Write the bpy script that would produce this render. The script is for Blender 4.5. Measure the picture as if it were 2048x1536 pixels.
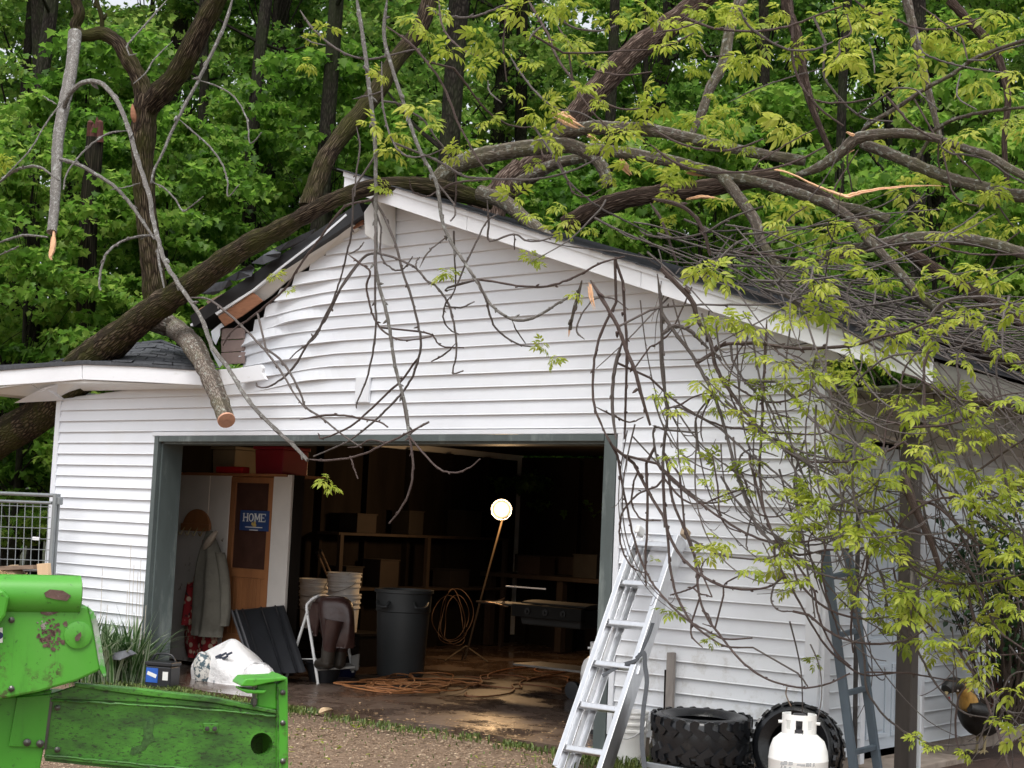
import bpy, math, random
import numpy as np
from mathutils import Vector, Matrix
random.seed(7); rng = np.random.default_rng(7)
for o in list(bpy.data.objects): bpy.data.objects.remove(o)
scene = bpy.context.scene
COL = scene.collection
PI = math.pi
# ------------------------------------------------------------------ camera
F = 3100.5                                   # focal length in pixels of the 2048 px wide photograph
CAM = np.array([11.149, -8.582, 1.294])
RT = np.array([0.77213571, 0.63389007, 0.04460743])
UP = np.array([0.02434714, -0.09965667, 0.99472396])
FW = np.array([-0.63499107, 0.76697583, 0.09238189])
cd = bpy.data.cameras.new('camera'); cam = bpy.data.objects.new('camera', cd); COL.objects.link(cam)
cd.sensor_width = 36; cd.sensor_fit = 'HORIZONTAL'; cd.lens = F / 2048 * 36
cd.clip_start = 0.1; cd.clip_end = 1500
m = Matrix.Identity(4)
for i in range(3):
    m[i][0] = RT[i]; m[i][1] = UP[i]; m[i][2] = -FW[i]; m[i][3] = CAM[i]
cam.matrix_world = m
scene.camera = cam
# ------------------------------------------------------------------ sky, sun, exposure
SUN_EL, SUN_AZ = math.radians(62), math.radians(150)     # soft sun behind an overcast, from the camera's side
w = bpy.data.worlds.new('World'); scene.world = w; w.use_nodes = True
nt = w.node_tree; nt.nodes.clear()
sky = nt.nodes.new('ShaderNodeTexSky'); sky.sky_type = 'NISHITA'; sky.sun_disc = False
sky.sun_elevation = SUN_EL; sky.sun_rotation = SUN_AZ; sky.dust_density = 4.0; sky.air_density = 1.2
hs = nt.nodes.new('ShaderNodeHueSaturation'); hs.inputs['Saturation'].default_value = 0.22
bg = nt.nodes.new('ShaderNodeBackground'); bg.inputs['Strength'].default_value = 0.15
ow = nt.nodes.new('ShaderNodeOutputWorld')
nt.links.new(sky.outputs[0], hs.inputs['Color']); nt.links.new(hs.outputs[0], bg.inputs['Color']); nt.links.new(bg.outputs[0], ow.inputs['Surface'])
sl = bpy.data.lights.new('sun', 'SUN'); sl.energy = 1.1; sl.angle = math.radians(30); sl.color = (1.0, 0.97, 0.93)
so = bpy.data.objects.new('sun', sl); COL.objects.link(so)
sd = Vector((math.sin(SUN_AZ) * math.cos(SUN_EL), math.cos(SUN_AZ) * math.cos(SUN_EL), math.sin(SUN_EL)))
so.rotation_euler = sd.to_track_quat('Z', 'Y').to_euler()
so.location = (20, -20, 30)
vs = scene.view_settings
vs.view_transform = 'Standard'; vs.look = 'None'; vs.exposure = 0.74; vs.gamma = 1.0; vs.use_curve_mapping = False
scene.cycles.use_denoising = True
scene.cycles.max_bounces = 8; scene.cycles.transparent_max_bounces = 4
# ------------------------------------------------------------------ helpers: rays of the photograph into the place
def ray(px, py):
    return RT * (px - 1024) / F - UP * (py - 768) / F + FW
def D(px, py, d): return CAM + ray(px, py) * d                                   # at a distance
def onx(px, py, x): r = ray(px, py); return CAM + r * ((x - CAM[0]) / r[0])
def ony(px, py, y): r = ray(px, py); return CAM + r * ((y - CAM[1]) / r[1])
def onz(px, py, z): r = ray(px, py); return CAM + r * ((z - CAM[2]) / r[2])
def depth(p): return float(np.dot(np.asarray(p) - CAM, FW))
FLOOR, GROUND = -0.15, -0.19
RH = np.array([0.773, 0.634, 0.0]); NH = np.array([0.634, -0.773, 0.0]); ZV = np.array([0, 0, 1.0])
# ------------------------------------------------------------------ helpers: objects
def props(o, label=None, cat=None, group=None, kind=None):
    if label: o['label'] = label
    if cat: o['category'] = cat
    if group: o['group'] = group
    if kind: o['kind'] = kind
    return o
def empty(name, loc=(0, 0, 0), label=None, cat=None, group=None):
    o = bpy.data.objects.new(name, None); COL.objects.link(o); o.location = Vector(loc)
    o.empty_display_size = 0.1
    return props(o, label, cat, group)
def link(name, me, parent=None, local=False):
    o = bpy.data.objects.new(name, me); COL.objects.link(o)
    if parent is not None:
        o.parent = parent
        if not local:                                    # mesh is in world coordinates
            t = Vector((0, 0, 0)); p = parent
            while p is not None: t += p.location; p = p.parent
            o.location = -t
    return o
def mesh(name, V, Fc, mt, parent=None, smooth=False, uv=None, rnd=None, local=False, bevel=0):
    me = bpy.data.meshes.new(name)
    me.from_pydata([tuple(map(float, v)) for v in V], [], [tuple(f) for f in Fc])
    if uv is not None:
        l = me.uv_layers.new(name='UVMap')
        l.data.foreach_set('uv', np.asarray(uv, dtype=np.float32)[[v for f in Fc for v in f]].ravel())
    if rnd is not None:
        a = me.attributes.new('rnd', 'FLOAT', 'POINT'); a.data.foreach_set('value', np.asarray(rnd, dtype=np.float32))
    if smooth: me.polygons.foreach_set('use_smooth', [True] * len(me.polygons))
    me.materials.append(mt); me.update()
    o = link(name, me, parent, local)
    if bevel:
        b = o.modifiers.new('bevel', 'BEVEL'); b.width = bevel; b.segments = 2; b.limit_method = 'ANGLE'
    return o
def bigmesh(name, V, T, mt, parent=None, rnd=None, local=False, smooth=False):     # numpy triangles
    me = bpy.data.meshes.new(name); V = np.asarray(V, dtype=np.float32); T = np.asarray(T, dtype=np.int32)
    me.vertices.add(len(V)); me.vertices.foreach_set('co', V.ravel())
    me.loops.add(T.size); me.loops.foreach_set('vertex_index', T.ravel())
    me.polygons.add(len(T)); me.polygons.foreach_set('loop_start', np.arange(0, T.size, 3, dtype=np.int32))
    if rnd is not None:
        a = me.attributes.new('rnd', 'FLOAT', 'POINT'); a.data.foreach_set('value', np.asarray(rnd, dtype=np.float32))
    if smooth: me.polygons.foreach_set('use_smooth', [True] * len(T))
    me.materials.append(mt); me.update(calc_edges=True); me.validate()
    return link(name, me, parent, local)
class MB:
    def __init__(s): s.v = []; s.f = []; s.uv = []
    def add(s, V, Fc, uv=None):
        b = len(s.v); s.v += [tuple(map(float, p)) for p in V]; s.f += [tuple(i + b for i in f) for f in Fc]
        s.uv += [tuple(u) for u in uv] if uv is not None else [(0, 0)] * len(V)
    def box(s, c, sz, R=None):
        c = np.asarray(c, float); h = np.asarray(sz, float) / 2
        V = [np.array([x, y, z]) * h for x in (-1, 1) for y in (-1, 1) for z in (-1, 1)]
        if R is not None: V = [R @ v for v in V]
        s.add([c + v for v in V], [(0, 1, 3, 2), (4, 6, 7, 5), (0, 4, 5, 1), (2, 3, 7, 6), (0, 2, 6, 4), (1, 5, 7, 3)])
    def bar(s, a, b, wd, hd, upv=(0, 0, 1)):             # square bar from a to b
        a = np.asarray(a, float); b = np.asarray(b, float); d = b - a; L = np.linalg.norm(d); d = d / L
        sd_ = np.cross(d, upv); sd_ = sd_ / np.linalg.norm(sd_); u = np.cross(sd_, d)
        s.box((a + b) / 2, (wd, L, hd), np.array([sd_, d, u]).T)
    def tube(s, pts, rad, n=6, caps=True):
        P = np.asarray(pts, float); k = len(P)
        if np.isscalar(rad): rad = [rad] * k
        Tn = np.gradient(P, axis=0); Tn /= np.maximum(np.linalg.norm(Tn, axis=1), 1e-9)[:, None]
        ref = np.array([0, 0, 1.0]) if abs(Tn[0][2]) < 0.9 else np.array([1.0, 0, 0])
        u = np.cross(Tn[0], ref); u /= np.linalg.norm(u); V = []; UVs = []; acc = 0
        for i in range(k):
            u = u - Tn[i] * np.dot(u, Tn[i]); u /= max(np.linalg.norm(u), 1e-9); w_ = np.cross(Tn[i], u)
            if i: acc += np.linalg.norm(P[i] - P[i - 1])
            for j in range(n):
                a = 2 * PI * j / n; V.append(P[i] + (u * math.cos(a) + w_ * math.sin(a)) * rad[i]); UVs.append((j / n, acc))
        Fc = [(i * n + j, i * n + (j + 1) % n, (i + 1) * n + (j + 1) % n, (i + 1) * n + j) for i in range(k - 1) for j in range(n)]
        if caps: Fc += [tuple(range(n))[::-1], tuple((k - 1) * n + j for j in range(n))]
        s.add(V, Fc, UVs)
    def lathe(s, c, prof, n=24, R=None, ax=None):          # prof: (radius, height)
        c = np.asarray(c, float); V = []
        for r, h in prof:
            for j in range(n):
                a = 2 * PI * j / n; p = np.array([r * math.cos(a), r * math.sin(a), h])
                V.append(c + (R @ p if R is not None else p))
        k = len(prof)
        Fc = [(i * n + j, i * n + (j + 1) % n, (i + 1) * n + (j + 1) % n, (i + 1) * n + j) for i in range(k - 1) for j in range(n)]
        if prof[0][0] > 1e-6: Fc.append(tuple(range(n))[::-1])
        if prof[-1][0] > 1e-6: Fc.append(tuple((k - 1) * n + j for j in range(n)))
        s.add(V, Fc)
    def prism(s, poly, off):                                # polygon of 3d points, thickness vector
        n = len(poly); off = np.asarray(off, float); P = [np.asarray(p, float) for p in poly]
        s.add(P + [p + off for p in P], [tuple(range(n)), tuple(range(n, 2 * n))[::-1]] + [(i, i + n, (i + 1) % n + n, (i + 1) % n) for i in range(n)])
    def build(s, name, mt, parent=None, smooth=False, bevel=0, local=False):
        o = mesh(name, s.v, s.f, mt, parent, smooth, uv=s.uv, local=local, bevel=bevel)
        me = o.data
        import bmesh
        b = bmesh.new(); b.from_mesh(me); bmesh.ops.recalc_face_normals(b, faces=b.faces[:]); b.to_mesh(me); b.free()
        if smooth:
            try: me.set_sharp_from_angle(angle=math.radians(42))
            except Exception: pass
        return o
def part(name, mt, parent, fn, **k):
    b = MB(); fn(b); return b.build(name, mt, parent, **k)
def Rz(a): c, s_ = math.cos(a), math.sin(a); return np.array([[c, -s_, 0], [s_, c, 0], [0, 0, 1.0]])
def Rx(a): c, s_ = math.cos(a), math.sin(a); return np.array([[1.0, 0, 0], [0, c, -s_], [0, s_, c]])
def Ry(a): c, s_ = math.cos(a), math.sin(a); return np.array([[c, 0, s_], [0, 1.0, 0], [-s_, 0, c]])
def toward(d):                                            # rotation taking z to d
    d = np.asarray(d, float); d /= np.linalg.norm(d); a = np.cross(d, [0, 0, 1.0] if abs(d[2]) < .95 else [1.0, 0, 0]); a /= np.linalg.norm(a)
    return np.array([a, np.cross(d, a), d]).T
def smoothpath(pts, sub=4):
    P = np.asarray(pts, float)
    if len(P) < 3: return np.array([P[0] + (P[-1] - P[0]) * t for t in np.linspace(0, 1, sub * 2)])
    Q = np.vstack([2 * P[0] - P[1], P, 2 * P[-1] - P[-2]]); out = []
    for i in range(1, len(Q) - 2):
        for t in np.arange(sub) / sub:
            a, b, c, d = Q[i - 1], Q[i], Q[i + 1], Q[i + 2]
            out.append(.5 * (2 * b + (c - a) * t + (2 * a - 5 * b + 4 * c - d) * t * t + (3 * b - a - 3 * c + d) * t ** 3))
    out.append(P[-1]); return np.array(out)
# ------------------------------------------------------------------ helpers: materials
class N:
    def __init__(s, name):
        s.m = bpy.data.materials.new(name); s.m.use_nodes = True; s.t = s.m.node_tree
        s.b = s.t.nodes['Principled BSDF']; s.out = s.t.nodes['Material Output']
    def n(s, typ, **k):
        x = s.t.nodes.new(typ)
        for a, v in k.items():
            if a in x.inputs: x.inputs[a].default_value = v
            else: setattr(x, a, v)
        return x
    def l(s, a, b): s.t.links.new(a, b)
    def coord(s, kind='Object', scale=(1, 1, 1)):
        c = s.n('ShaderNodeTexCoord'); mp = s.n('ShaderNodeMapping'); mp.inputs['Scale'].default_value = scale
        s.l(c.outputs[kind], mp.inputs['Vector']); return mp.outputs[0]
    def noise(s, vec, scale, detail=6, rough=.6):
        x = s.n('ShaderNodeTexNoise'); x.inputs['Scale'].default_value = scale; x.inputs['Detail'].default_value = detail; x.inputs['Roughness'].default_value = rough
        s.l(vec, x.inputs['Vector']); return x.outputs['Fac']
    def ramp(s, fac, stops):
        r = s.n('ShaderNodeValToRGB'); e = r.color_ramp.elements
        while len(e) < len(stops): e.new(.5)
        for i, (p, c) in enumerate(stops):
            e[i].position = p; e[i].color = (*c, 1) if len(c) == 3 else c
        s.l(fac, r.inputs[0]); return r.outputs[0]
    def mix(s, fac, a, b, mode='MIX'):
        x = s.n('ShaderNodeMix', data_type='RGBA'); x.blend_type = mode
        for sock, v in ((x.inputs[0], fac), (x.inputs[6], a), (x.inputs[7], b)):
            if isinstance(v, (int, float)): sock.default_value = v
            elif isinstance(v, tuple): sock.default_value = (*v, 1)
            else: s.l(v, sock)
        return x.outputs[2]
    def bump(s, h, strength=.3, dist=.01):
        x = s.n('ShaderNodeBump'); x.inputs['Strength'].default_value = strength; x.inputs['Distance'].default_value = dist
        s.l(h, x.inputs['Height']); s.l(x.outputs[0], s.b.inputs['Normal'])
def g(v): return (v, v, v)
def M(name, col, rough=.6, var=.18, scale=6, metal=0, bump=.15, bscale=40, bdist=.004, stretch=(1, 1, 1), spec=.5, dirt=None, dirt_scale=3, dirt_lo=.55, dirt_hi=.7, coord='Object', detail=6):
    a = N(name); v = a.coord(coord, stretch)
    f = a.noise(v, scale, detail)
    c = a.mix(a.ramp(f, [(.3, g(0)), (.7, g(1))]), tuple(x * (1 - var) for x in col), tuple(min(1, x * (1 + var)) for x in col))
    r_ = rough
    if dirt:
        d = a.ramp(a.noise(v, dirt_scale, 8, .65), [(dirt_lo, g(0)), (dirt_hi, g(1))]); c = a.mix(d, c, dirt)
    a.l(c, a.b.inputs['Base Color']); a.b.inputs['Roughness'].default_value = rough; a.b.inputs['Metallic'].default_value = metal
    a.b.inputs['Specular IOR Level'].default_value = spec
    if bump: a.bump(a.noise(v, bscale, 5), bump, bdist)
    return a.m
def bark(name, c1, c2, c3, moss=None, moss_amt=.5, bscale=9, bd=.02, lich=None, stretch=.12):
    a = N(name); uvc = a.coord('UV', (1, 1, 1)); ob = a.coord('Object')
    # furrows follow the limb: u goes round it, v along it
    c = a.n('ShaderNodeTexCoord'); sx = a.n('ShaderNodeSeparateXYZ'); a.l(c.outputs['UV'], sx.inputs[0])
    mp = a.n('ShaderNodeMapping'); mp.inputs['Scale'].default_value = (1, 1, stretch)
    an = a.n('ShaderNodeMath', operation='MULTIPLY'); an.inputs[1].default_value = 2 * PI; a.l(sx.outputs[0], an.inputs[0])
    cs = a.n('ShaderNodeMath', operation='COSINE'); a.l(an.outputs[0], cs.inputs[0]); sn = a.n('ShaderNodeMath', operation='SINE'); a.l(an.outputs[0], sn.inputs[0])
    vv = a.n('ShaderNodeMath', operation='MULTIPLY'); vv.inputs[1].default_value = 5.0; a.l(sx.outputs[1], vv.inputs[0])
    cb = a.n('ShaderNodeCombineXYZ'); a.l(cs.outputs[0], cb.inputs[0]); a.l(sn.outputs[0], cb.inputs[1]); a.l(vv.outputs[0], cb.inputs[2])
    a.l(cb.outputs[0], mp.inputs['Vector'])
    f = a.noise(mp.outputs[0], bscale * .55, 8, .62)
    wv = a.n('ShaderNodeTexVoronoi', feature='DISTANCE_TO_EDGE'); wv.inputs['Scale'].default_value = bscale * .5; a.l(mp.outputs[0], wv.inputs['Vector'])
    h = a.mix(.42, f, a.ramp(wv.outputs[0], [(.0, g(0)), (.28, g(1))]))
    col = a.ramp(h, [(.28, c1), (.5, c2), (.75, c3)])
    if moss is not None:
        mm = a.ramp(a.noise(ob, 2.6, 8, .65), [(.5 - .1 * moss_amt, g(0)), (.62, g(moss_amt))]); col = a.mix(mm, col, moss)
    if lich is not None:
        lm = a.ramp(a.noise(ob, 26, 6, .7), [(.55, g(0)), (.62, g(.9))]); col = a.mix(lm, col, lich)
    a.l(col, a.b.inputs['Base Color']); a.b.inputs['Roughness'].default_value = .9; a.b.inputs['Specular IOR Level'].default_value = .12
    a.bump(h, .9, bd); return a.m
def leafmat(name, lo, mid, hi, trans=.45, rough=.45, nscale=.7, rk=.55):
    a = N(name); at = a.n('ShaderNodeAttribute', attribute_name='rnd')
    ob = a.n('ShaderNodeNewGeometry'); nz = a.noise(ob.outputs['Position'], nscale, 3)
    sm = a.n('ShaderNodeMath', operation='MULTIPLY_ADD'); a.l(nz, sm.inputs[0]); sm.inputs[1].default_value = .9; 
    at2 = a.n('ShaderNodeMath', operation='MULTIPLY_ADD'); a.l(at.outputs['Fac'], at2.inputs[0]); at2.inputs[1].default_value = rk; at2.inputs[2].default_value = -.4 * rk
    oi = a.n('ShaderNodeObjectInfo'); at3 = a.n('ShaderNodeMath', operation='MULTIPLY_ADD'); a.l(oi.outputs['Random'], at3.inputs[0]); at3.inputs[1].default_value = .30; a.l(at2.outputs[0], at3.inputs[2])
    at4 = a.n('ShaderNodeMath', operation='ADD'); a.l(at3.outputs[0], at4.inputs[0]); at4.inputs[1].default_value = -.15; a.l(at4.outputs[0], sm.inputs[2])
    c = a.ramp(sm.outputs[0], [(.15, lo), (.5, mid), (.85, hi)])
    a.l(c, a.b.inputs['Base Color']); a.b.inputs['Roughness'].default_value = rough; a.b.inputs['Specular IOR Level'].default_value = .35
    tr = a.n('ShaderNodeBsdfTranslucent'); a.l(c, tr.inputs['Color'])
    mx = a.n('ShaderNodeMixShader'); mx.inputs[0].default_value = trans
    a.l(a.b.outputs[0], mx.inputs[1]); a.l(tr.outputs[0], mx.inputs[2]); a.l(mx.outputs[0], a.out.inputs['Surface'])
    return a.m
def emit(name, col, s):
    a = N(name); e = a.n('ShaderNodeEmission'); e.inputs['Color'].default_value = (*col, 1); e.inputs['Strength'].default_value = s
    a.l(e.outputs[0], a.out.inputs['Surface']); return a.m
# ------------------------------------------------------------------ materials of the setting
VINYL = M('white_vinyl', (.75, .775, .82), .38, .03, 2.2, bump=.05, bscale=9, bdist=.01, dirt=(.66, .67, .66), dirt_scale=1.1, dirt_lo=.56, dirt_hi=.85)
def _vinyl_splash():      # mud splashed up on the lowest boards: wear of the boards
    a = N('mud_splashed_vinyl'); v = a.coord('Object'); f = a.noise(v, 2.2)
    c = a.mix(f, (.745, .765, .80), (.785, .805, .835)); d = a.ramp(a.noise(v, 7, 10, .72), [(.52, g(0)), (.72, g(.75))])
    c = a.mix(d, c, (.42, .40, .36)); a.l(c, a.b.inputs['Base Color']); a.b.inputs['Roughness'].default_value = .45; return a.m
VINYLMUD = _vinyl_splash()
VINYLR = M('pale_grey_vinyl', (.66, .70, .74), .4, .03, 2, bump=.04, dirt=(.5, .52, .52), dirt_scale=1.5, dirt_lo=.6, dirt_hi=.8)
FASC = M('white_metal_fascia', (.80, .81, .84), .33, .03, 3, bump=.06, bscale=14, dirt=(.55, .54, .5), dirt_scale=5, dirt_lo=.62, dirt_hi=.8, stretch=(1, 1, 2))
SOFF = M('soffit_vinyl', (.74, .74, .73), .5, .04, 3, bump=.05)
TRIMG = M('green_grey_paint', (.085, .105, .104), .55, .2, 5, bump=.12, dirt=(.22, .25, .24), dirt_scale=6, dirt_lo=.55, dirt_hi=.75, stretch=(1, 1, .25))
SHING = M('charcoal_shingle', (.055, .058, .066), .85, .3, 30, bump=.5, bscale=260, bdist=.003)
TARP = M('black_felt', (.018, .018, .02), .6, .3, 6, bump=.2)
PLY = M('bare_sheathing', (.26, .115, .06), .8, .25, 9, bump=.25, stretch=(1, 1, 6))
PAPER = M('brown_backing_board', (.27, .20, .18), .8, .12, 12, bump=.1)
LUMB = M('weathered_lumber', (.20, .14, .10), .8, .35, 7, bump=.3, stretch=(1, 1, 6))
RAW = M('raw_split_wood', (.66, .40, .22), .75, .2, 12, bump=.4, stretch=(4, 4, 1))
BLOCK = M('foundation_block', (.33, .27, .22), .9, .2, 8, bump=.4, bscale=60, dirt=(.16, .12, .09), dirt_scale=3)
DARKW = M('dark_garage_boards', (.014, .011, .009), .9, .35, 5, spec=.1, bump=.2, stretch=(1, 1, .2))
def _wet():
    a = N('wet_concrete'); v = a.coord('Object'); f = a.noise(v, 1.6, 8, .6); f2 = a.noise(v, 14, 8, .65)
    c = a.ramp(f2, [(.3, (.058, .036, .026)), (.55, (.092, .062, .046)), (.75, (.15, .11, .088))]); dry = a.ramp(f, [(.52, g(0)), (.85, g(.6))])
    c = a.mix(dry, c, (.17, .13, .11)); a.l(c, a.b.inputs['Base Color'])
    a.l(a.ramp(f, [(.46, g(.10)), (.62, g(.5))]), a.b.inputs['Roughness']); a.bump(f2, .16, .006); return a.m
WET = _wet()
def _ground():
    a = N('gravel_and_dirt'); v = a.coord('Object'); big = a.noise(v, .55, 5); f = a.noise(v, 26, 9, .72); f2 = a.noise(v, 90, 5, .7)
    c = a.ramp(f, [(.3, (.09, .056, .034)), (.5, (.20, .132, .083)), (.68, (.36, .265, .185))])
    c = a.mix(a.ramp(big, [(.4, g(0)), (.62, g(.75))]), c, (.14, .092, .062)); c = a.mix(a.ramp(f2, [(.6, g(0)), (.72, g(.6))]), c, (.42, .36, .30))
    sx = a.n('ShaderNodeSeparateXYZ'); a.l(v, sx.inputs[0])
    far = a.n('ShaderNodeMath', operation='GREATER_THAN'); a.l(sx.outputs[1], far.inputs[0]); far.inputs[1].default_value = 7.5
    litter = a.ramp(a.noise(v, 5, 8), [(.35, (.02, .025, .012)), (.65, (.05, .045, .025))]); c = a.mix(far.outputs[0], c, litter)
    a.l(c, a.b.inputs['Base Color']); a.b.inputs['Roughness'].default_value = .9; a.bump(a.mix(.5, f, f2), .8, .02); return a.m
GRAVEL = _ground()
SOILM = M('dark_mulch_soil', (.055, .028, .018), .9, .4, 20, bump=.8, bscale=50, bdist=.02)
STONE = M('gravel_stone', (.27, .19, .125), .85, .35, 14, bump=.3)
# ------------------------------------------------------------------ ground
def _terrain():
    xs = np.concatenate([[-300, -120, -60, -30, -15], np.linspace(-8, 14, 67), [20, 40, 80, 150, 300]]); ys = np.concatenate([[-300, -100, -40, -15], np.linspace(-9, 12, 64), [16, 24, 40, 80, 150, 300]])
    V = []
    for y in ys:
        for x in xs:
            z = GROUND - .02 + .022 * math.sin(x * 2.1 + y) * math.sin(y * 1.7 + .6) if abs(x) < 20 and abs(y) < 20 else GROUND
            if y > 9: z += .04 * (y - 9) if y < 100 else 3.6
            V.append((x, y, z))
    n = len(xs); Fc = [(j * n + i, j * n + i + 1, (j + 1) * n + i + 1, (j + 1) * n + i) for j in range(len(ys) - 1) for i in range(n - 1)]
    return mesh('ground', V, Fc, GRAVEL, smooth=True)
props(_terrain(), kind='structure')
b = MB(); b.prism([(6.62, .9, GROUND + .012), (8.9, .5, GROUND + .02), (9.4, 6.2, GROUND + .02), (6.62, 6.2, GROUND + .012)], (0, 0, .05))
props(b.build('planting_bed', SOILM), kind='structure')
# slab: floor of the garage with a ragged front lip
V = [(-1.5, 6.95), (6.5, 6.95), (6.5, .02), (5.4, -.02), (5.0, -.08)] + [(5.0 - 5.0 * t / 14, -.10 - .05 * math.sin(t * 1.3) - .02 * math.sin(t * 4.1)) for t in range(1, 14)] + [(0, -.06), (-1.5, .02)]
b = MB(); b.prism([(x, y, FLOOR) for x, y in V], (0, 0, -.25)); slab = b.build('concrete_floor', WET); props(slab, kind='structure')
# pebbles and wood chips lying on the drive
def scatter(n, fn, fs):
    Vs, Ts = [], []
    base = np.array([(1, 0, 0), (-.5, .87, 0), (-.5, -.87, 0), (0, 0, .8), (.2, .1, -.5)]); tri = np.array([(0, 1, 3), (1, 2, 3), (2, 0, 3), (1, 0, 4), (2, 1, 4), (0, 2, 4)])
    for i in range(n):
        p = fn(); s_ = fs(); R = Rz(rng.uniform(0, 6.28)) @ Rx(rng.normal(0, .4))
        Vs.append((base * s_ * (1 + rng.normal(0, .18, (5, 1)))) @ R.T + p); Ts.append(tri + 5 * i)
    return np.vstack(Vs), np.vstack(Ts)
Vs, Ts = scatter(9000, lambda: np.array([(x := rng.uniform(1.5, 6)), rng.uniform(-3.6, -.25), GROUND + .004]), lambda: np.array([1, .7, .5]) * abs(rng.normal(.007, .006) + .003))
props(bigmesh('gravel', Vs, Ts, STONE), 'loose gravel and dirt of the drive in front of the garage', 'gravel', kind='stuff')
CHIP = M('wood_chip', (.50, .33, .18), .8, .3, 20, bump=.2)
Vs, Ts = scatter(420, lambda: np.array([rng.normal(3.9, .75), min(1.2, max(-1.2, rng.normal(.05, .4))), FLOOR + .004]), lambda: np.array([2.2, .6, .3]) * rng.uniform(.004, .013))
props(bigmesh('wood_chips', Vs, Ts, CHIP), 'pale sawdust and wood chips strewn on the wet floor below the lamp', 'wood chips', kind='stuff')
Vs, Ts = scatter(2600, lambda: np.array([rng.uniform(1.5, 6), rng.uniform(-3.6, -.2), GROUND + .006]), lambda: np.array([1.8, .6, .3]) * rng.uniform(.004, .014))
props(bigmesh('bark_litter', Vs, Ts, M('pale_litter', (.46, .36, .25), .85, .5, 30, bump=.2)), 'pale shreds of bark and wood littering the gravel drive', 'litter', kind='stuff')
# ------------------------------------------------------------------ forest behind the garage
LEAFM = leafmat('maple_leaf', (.055, .14, .016), (.15, .31, .038), (.30, .43, .08), .66)
LEAFD = leafmat('dark_forest_leaf', (.05, .13, .02), (.145, .29, .045), (.30, .42, .09), .66)
BARKF = bark('forest_bark', (.006, .005, .004), (.016, .013, .010), (.034, .030, .024), (.02, .028, .010), .5, 8, .008, None, .5)
def leaf_tpl(kind):
    if kind == 'maple':
        o = [(.0, .0), (.16, .06), (.46, .10), (.34, .30), (.52, .52), (.24, .58), (.0, 1.0), (-.24, .58), (-.52, .52), (-.34, .30), (-.46, .10), (-.16, .06)]
    elif kind == 'oval': o = [(0, 0), (.24, .3), (.26, .6), (0, 1), (-.26, .6), (-.24, .3)]
    else: o = [(0, 0), (.34, .45), (0, 1), (-.34, .45)]
    V = np.array([(x, y, -.18 * y * y + .22 * abs(x)) for x, y in o]); n = len(o)
    if kind == 'maple': T = [(0, i, i + 1) for i in range(1, n - 1)]
    else: T = [(0, i, i + 1) for i in range(1, n - 1)]
    return V, np.array(T)
def leaves(P, size, kind, nrm_tilt=.55, r=rng):
    n = len(P); tv, tt = leaf_tpl(kind); a = r.uniform(0, 2 * PI, n); til = r.normal(.45, nrm_tilt, n); ro = r.normal(0, .5, n)
    s_ = size * r.uniform(.6, 1.25, n)
    ca, sa, ct, st, cr, sr = np.cos(a), np.sin(a), np.cos(til), np.sin(til), np.cos(ro), np.sin(ro)
    x, y, z = [tv[:, i][None, :] * s_[:, None] for i in range(3)]
    x, z = x * cr[:, None] + z * sr[:, None], -x * sr[:, None] + z * cr[:, None]
    y, z = y * ct[:, None] + z * st[:, None], -y * st[:, None] + z * ct[:, None]
    X = x * ca[:, None] - y * sa[:, None]; Y = x * sa[:, None] + y * ca[:, None]
    V = np.stack([X, Y, z], -1) + P[:, None, :]; k = len(tv)
    T = (tt[None] + (np.arange(n) * k)[:, None, None]).reshape(-1, 3)
    return V.reshape(-1, 3), T, np.repeat(r.uniform(0, 1, n), k)
def crown_points(n, R, H, z0, layers, cl, flat=.22, r=rng):
    # leaf sprays in flat tiers: cluster centres in an uneven egg, leaves gathered round each
    a = r.uniform(0, 2 * PI, cl); zz = r.uniform(0, 1, cl); prof = np.sin(np.clip(zz, .04, 1) ** .7 * PI * .94 + .1) ** .7
    rad = R * prof * np.sqrt(r.uniform(.10, 1, cl)) * r.uniform(.7, 1.15, cl)
    c = np.stack([rad * np.cos(a), rad * np.sin(a), z0 + zz * H], -1); sz = r.uniform(.5, 1.3, cl) * R * .2
    i = r.integers(0, cl, n); q = r.normal(0, 1, (n, 3)); q /= np.maximum(np.linalg.norm(q, axis=1), .3)[:, None]; q *= r.uniform(0, 1, (n, 1)) ** .6
    q *= sz[i][:, None]; q[:, 2] *= flat; d = c[i, :2] - 0
    q[:, 2] -= .10 * (np.linalg.norm(q[:, :2], axis=1))
    return c[i] + q, c
def crown_mesh(name, n, R, H, z0, cl, size, kind, mt):
    P, c = crown_points(n, R, H, z0, 0, cl); V, T, rn = leaves(P, size, kind)
    o = bigmesh(name, V, T, mt, rnd=rn); me = o.data; bpy.data.objects.remove(o); return me, c
def trunk_mesh(name, H, r0, lean, centers, nb, rr=random, mt=None, z0=-.4):
    b = MB(); k = 9; ph = rr.uniform(0, 6); P = [(lean[0] * t + .12 * math.sin(ph + t * 5) * t, lean[1] * t + .1 * math.cos(ph + t * 4) * t, z0 + (H - z0) * t) for t in np.linspace(0, 1, k)]
    P = np.array(P); b.tube(smoothpath(P, 2), list(np.interp(np.linspace(0, 1, 17), [0, .06, .3, 1], [r0 * 1.35, r0, r0 * .85, r0 * .18])), 9)
    idx = rr.sample(range(len(centers)), min(nb, len(centers)))
    for i in idx:
        c = centers[i]; t = min(.95, max(.12, (c[2] * .8 - .3 - z0) / (H - z0))); s_ = np.array([np.interp(t, np.linspace(0, 1, k), P[:, j]) for j in range(3)])
        mid = (s_ + c) / 2 + np.array([0, 0, .12]); r1 = r0 * (1 - .8 * t) * .3
        b.tube(smoothpath([s_, mid, c], 3), list(np.linspace(r1, r1 * .25, 7)), 5, False)
    return b, P
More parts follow.
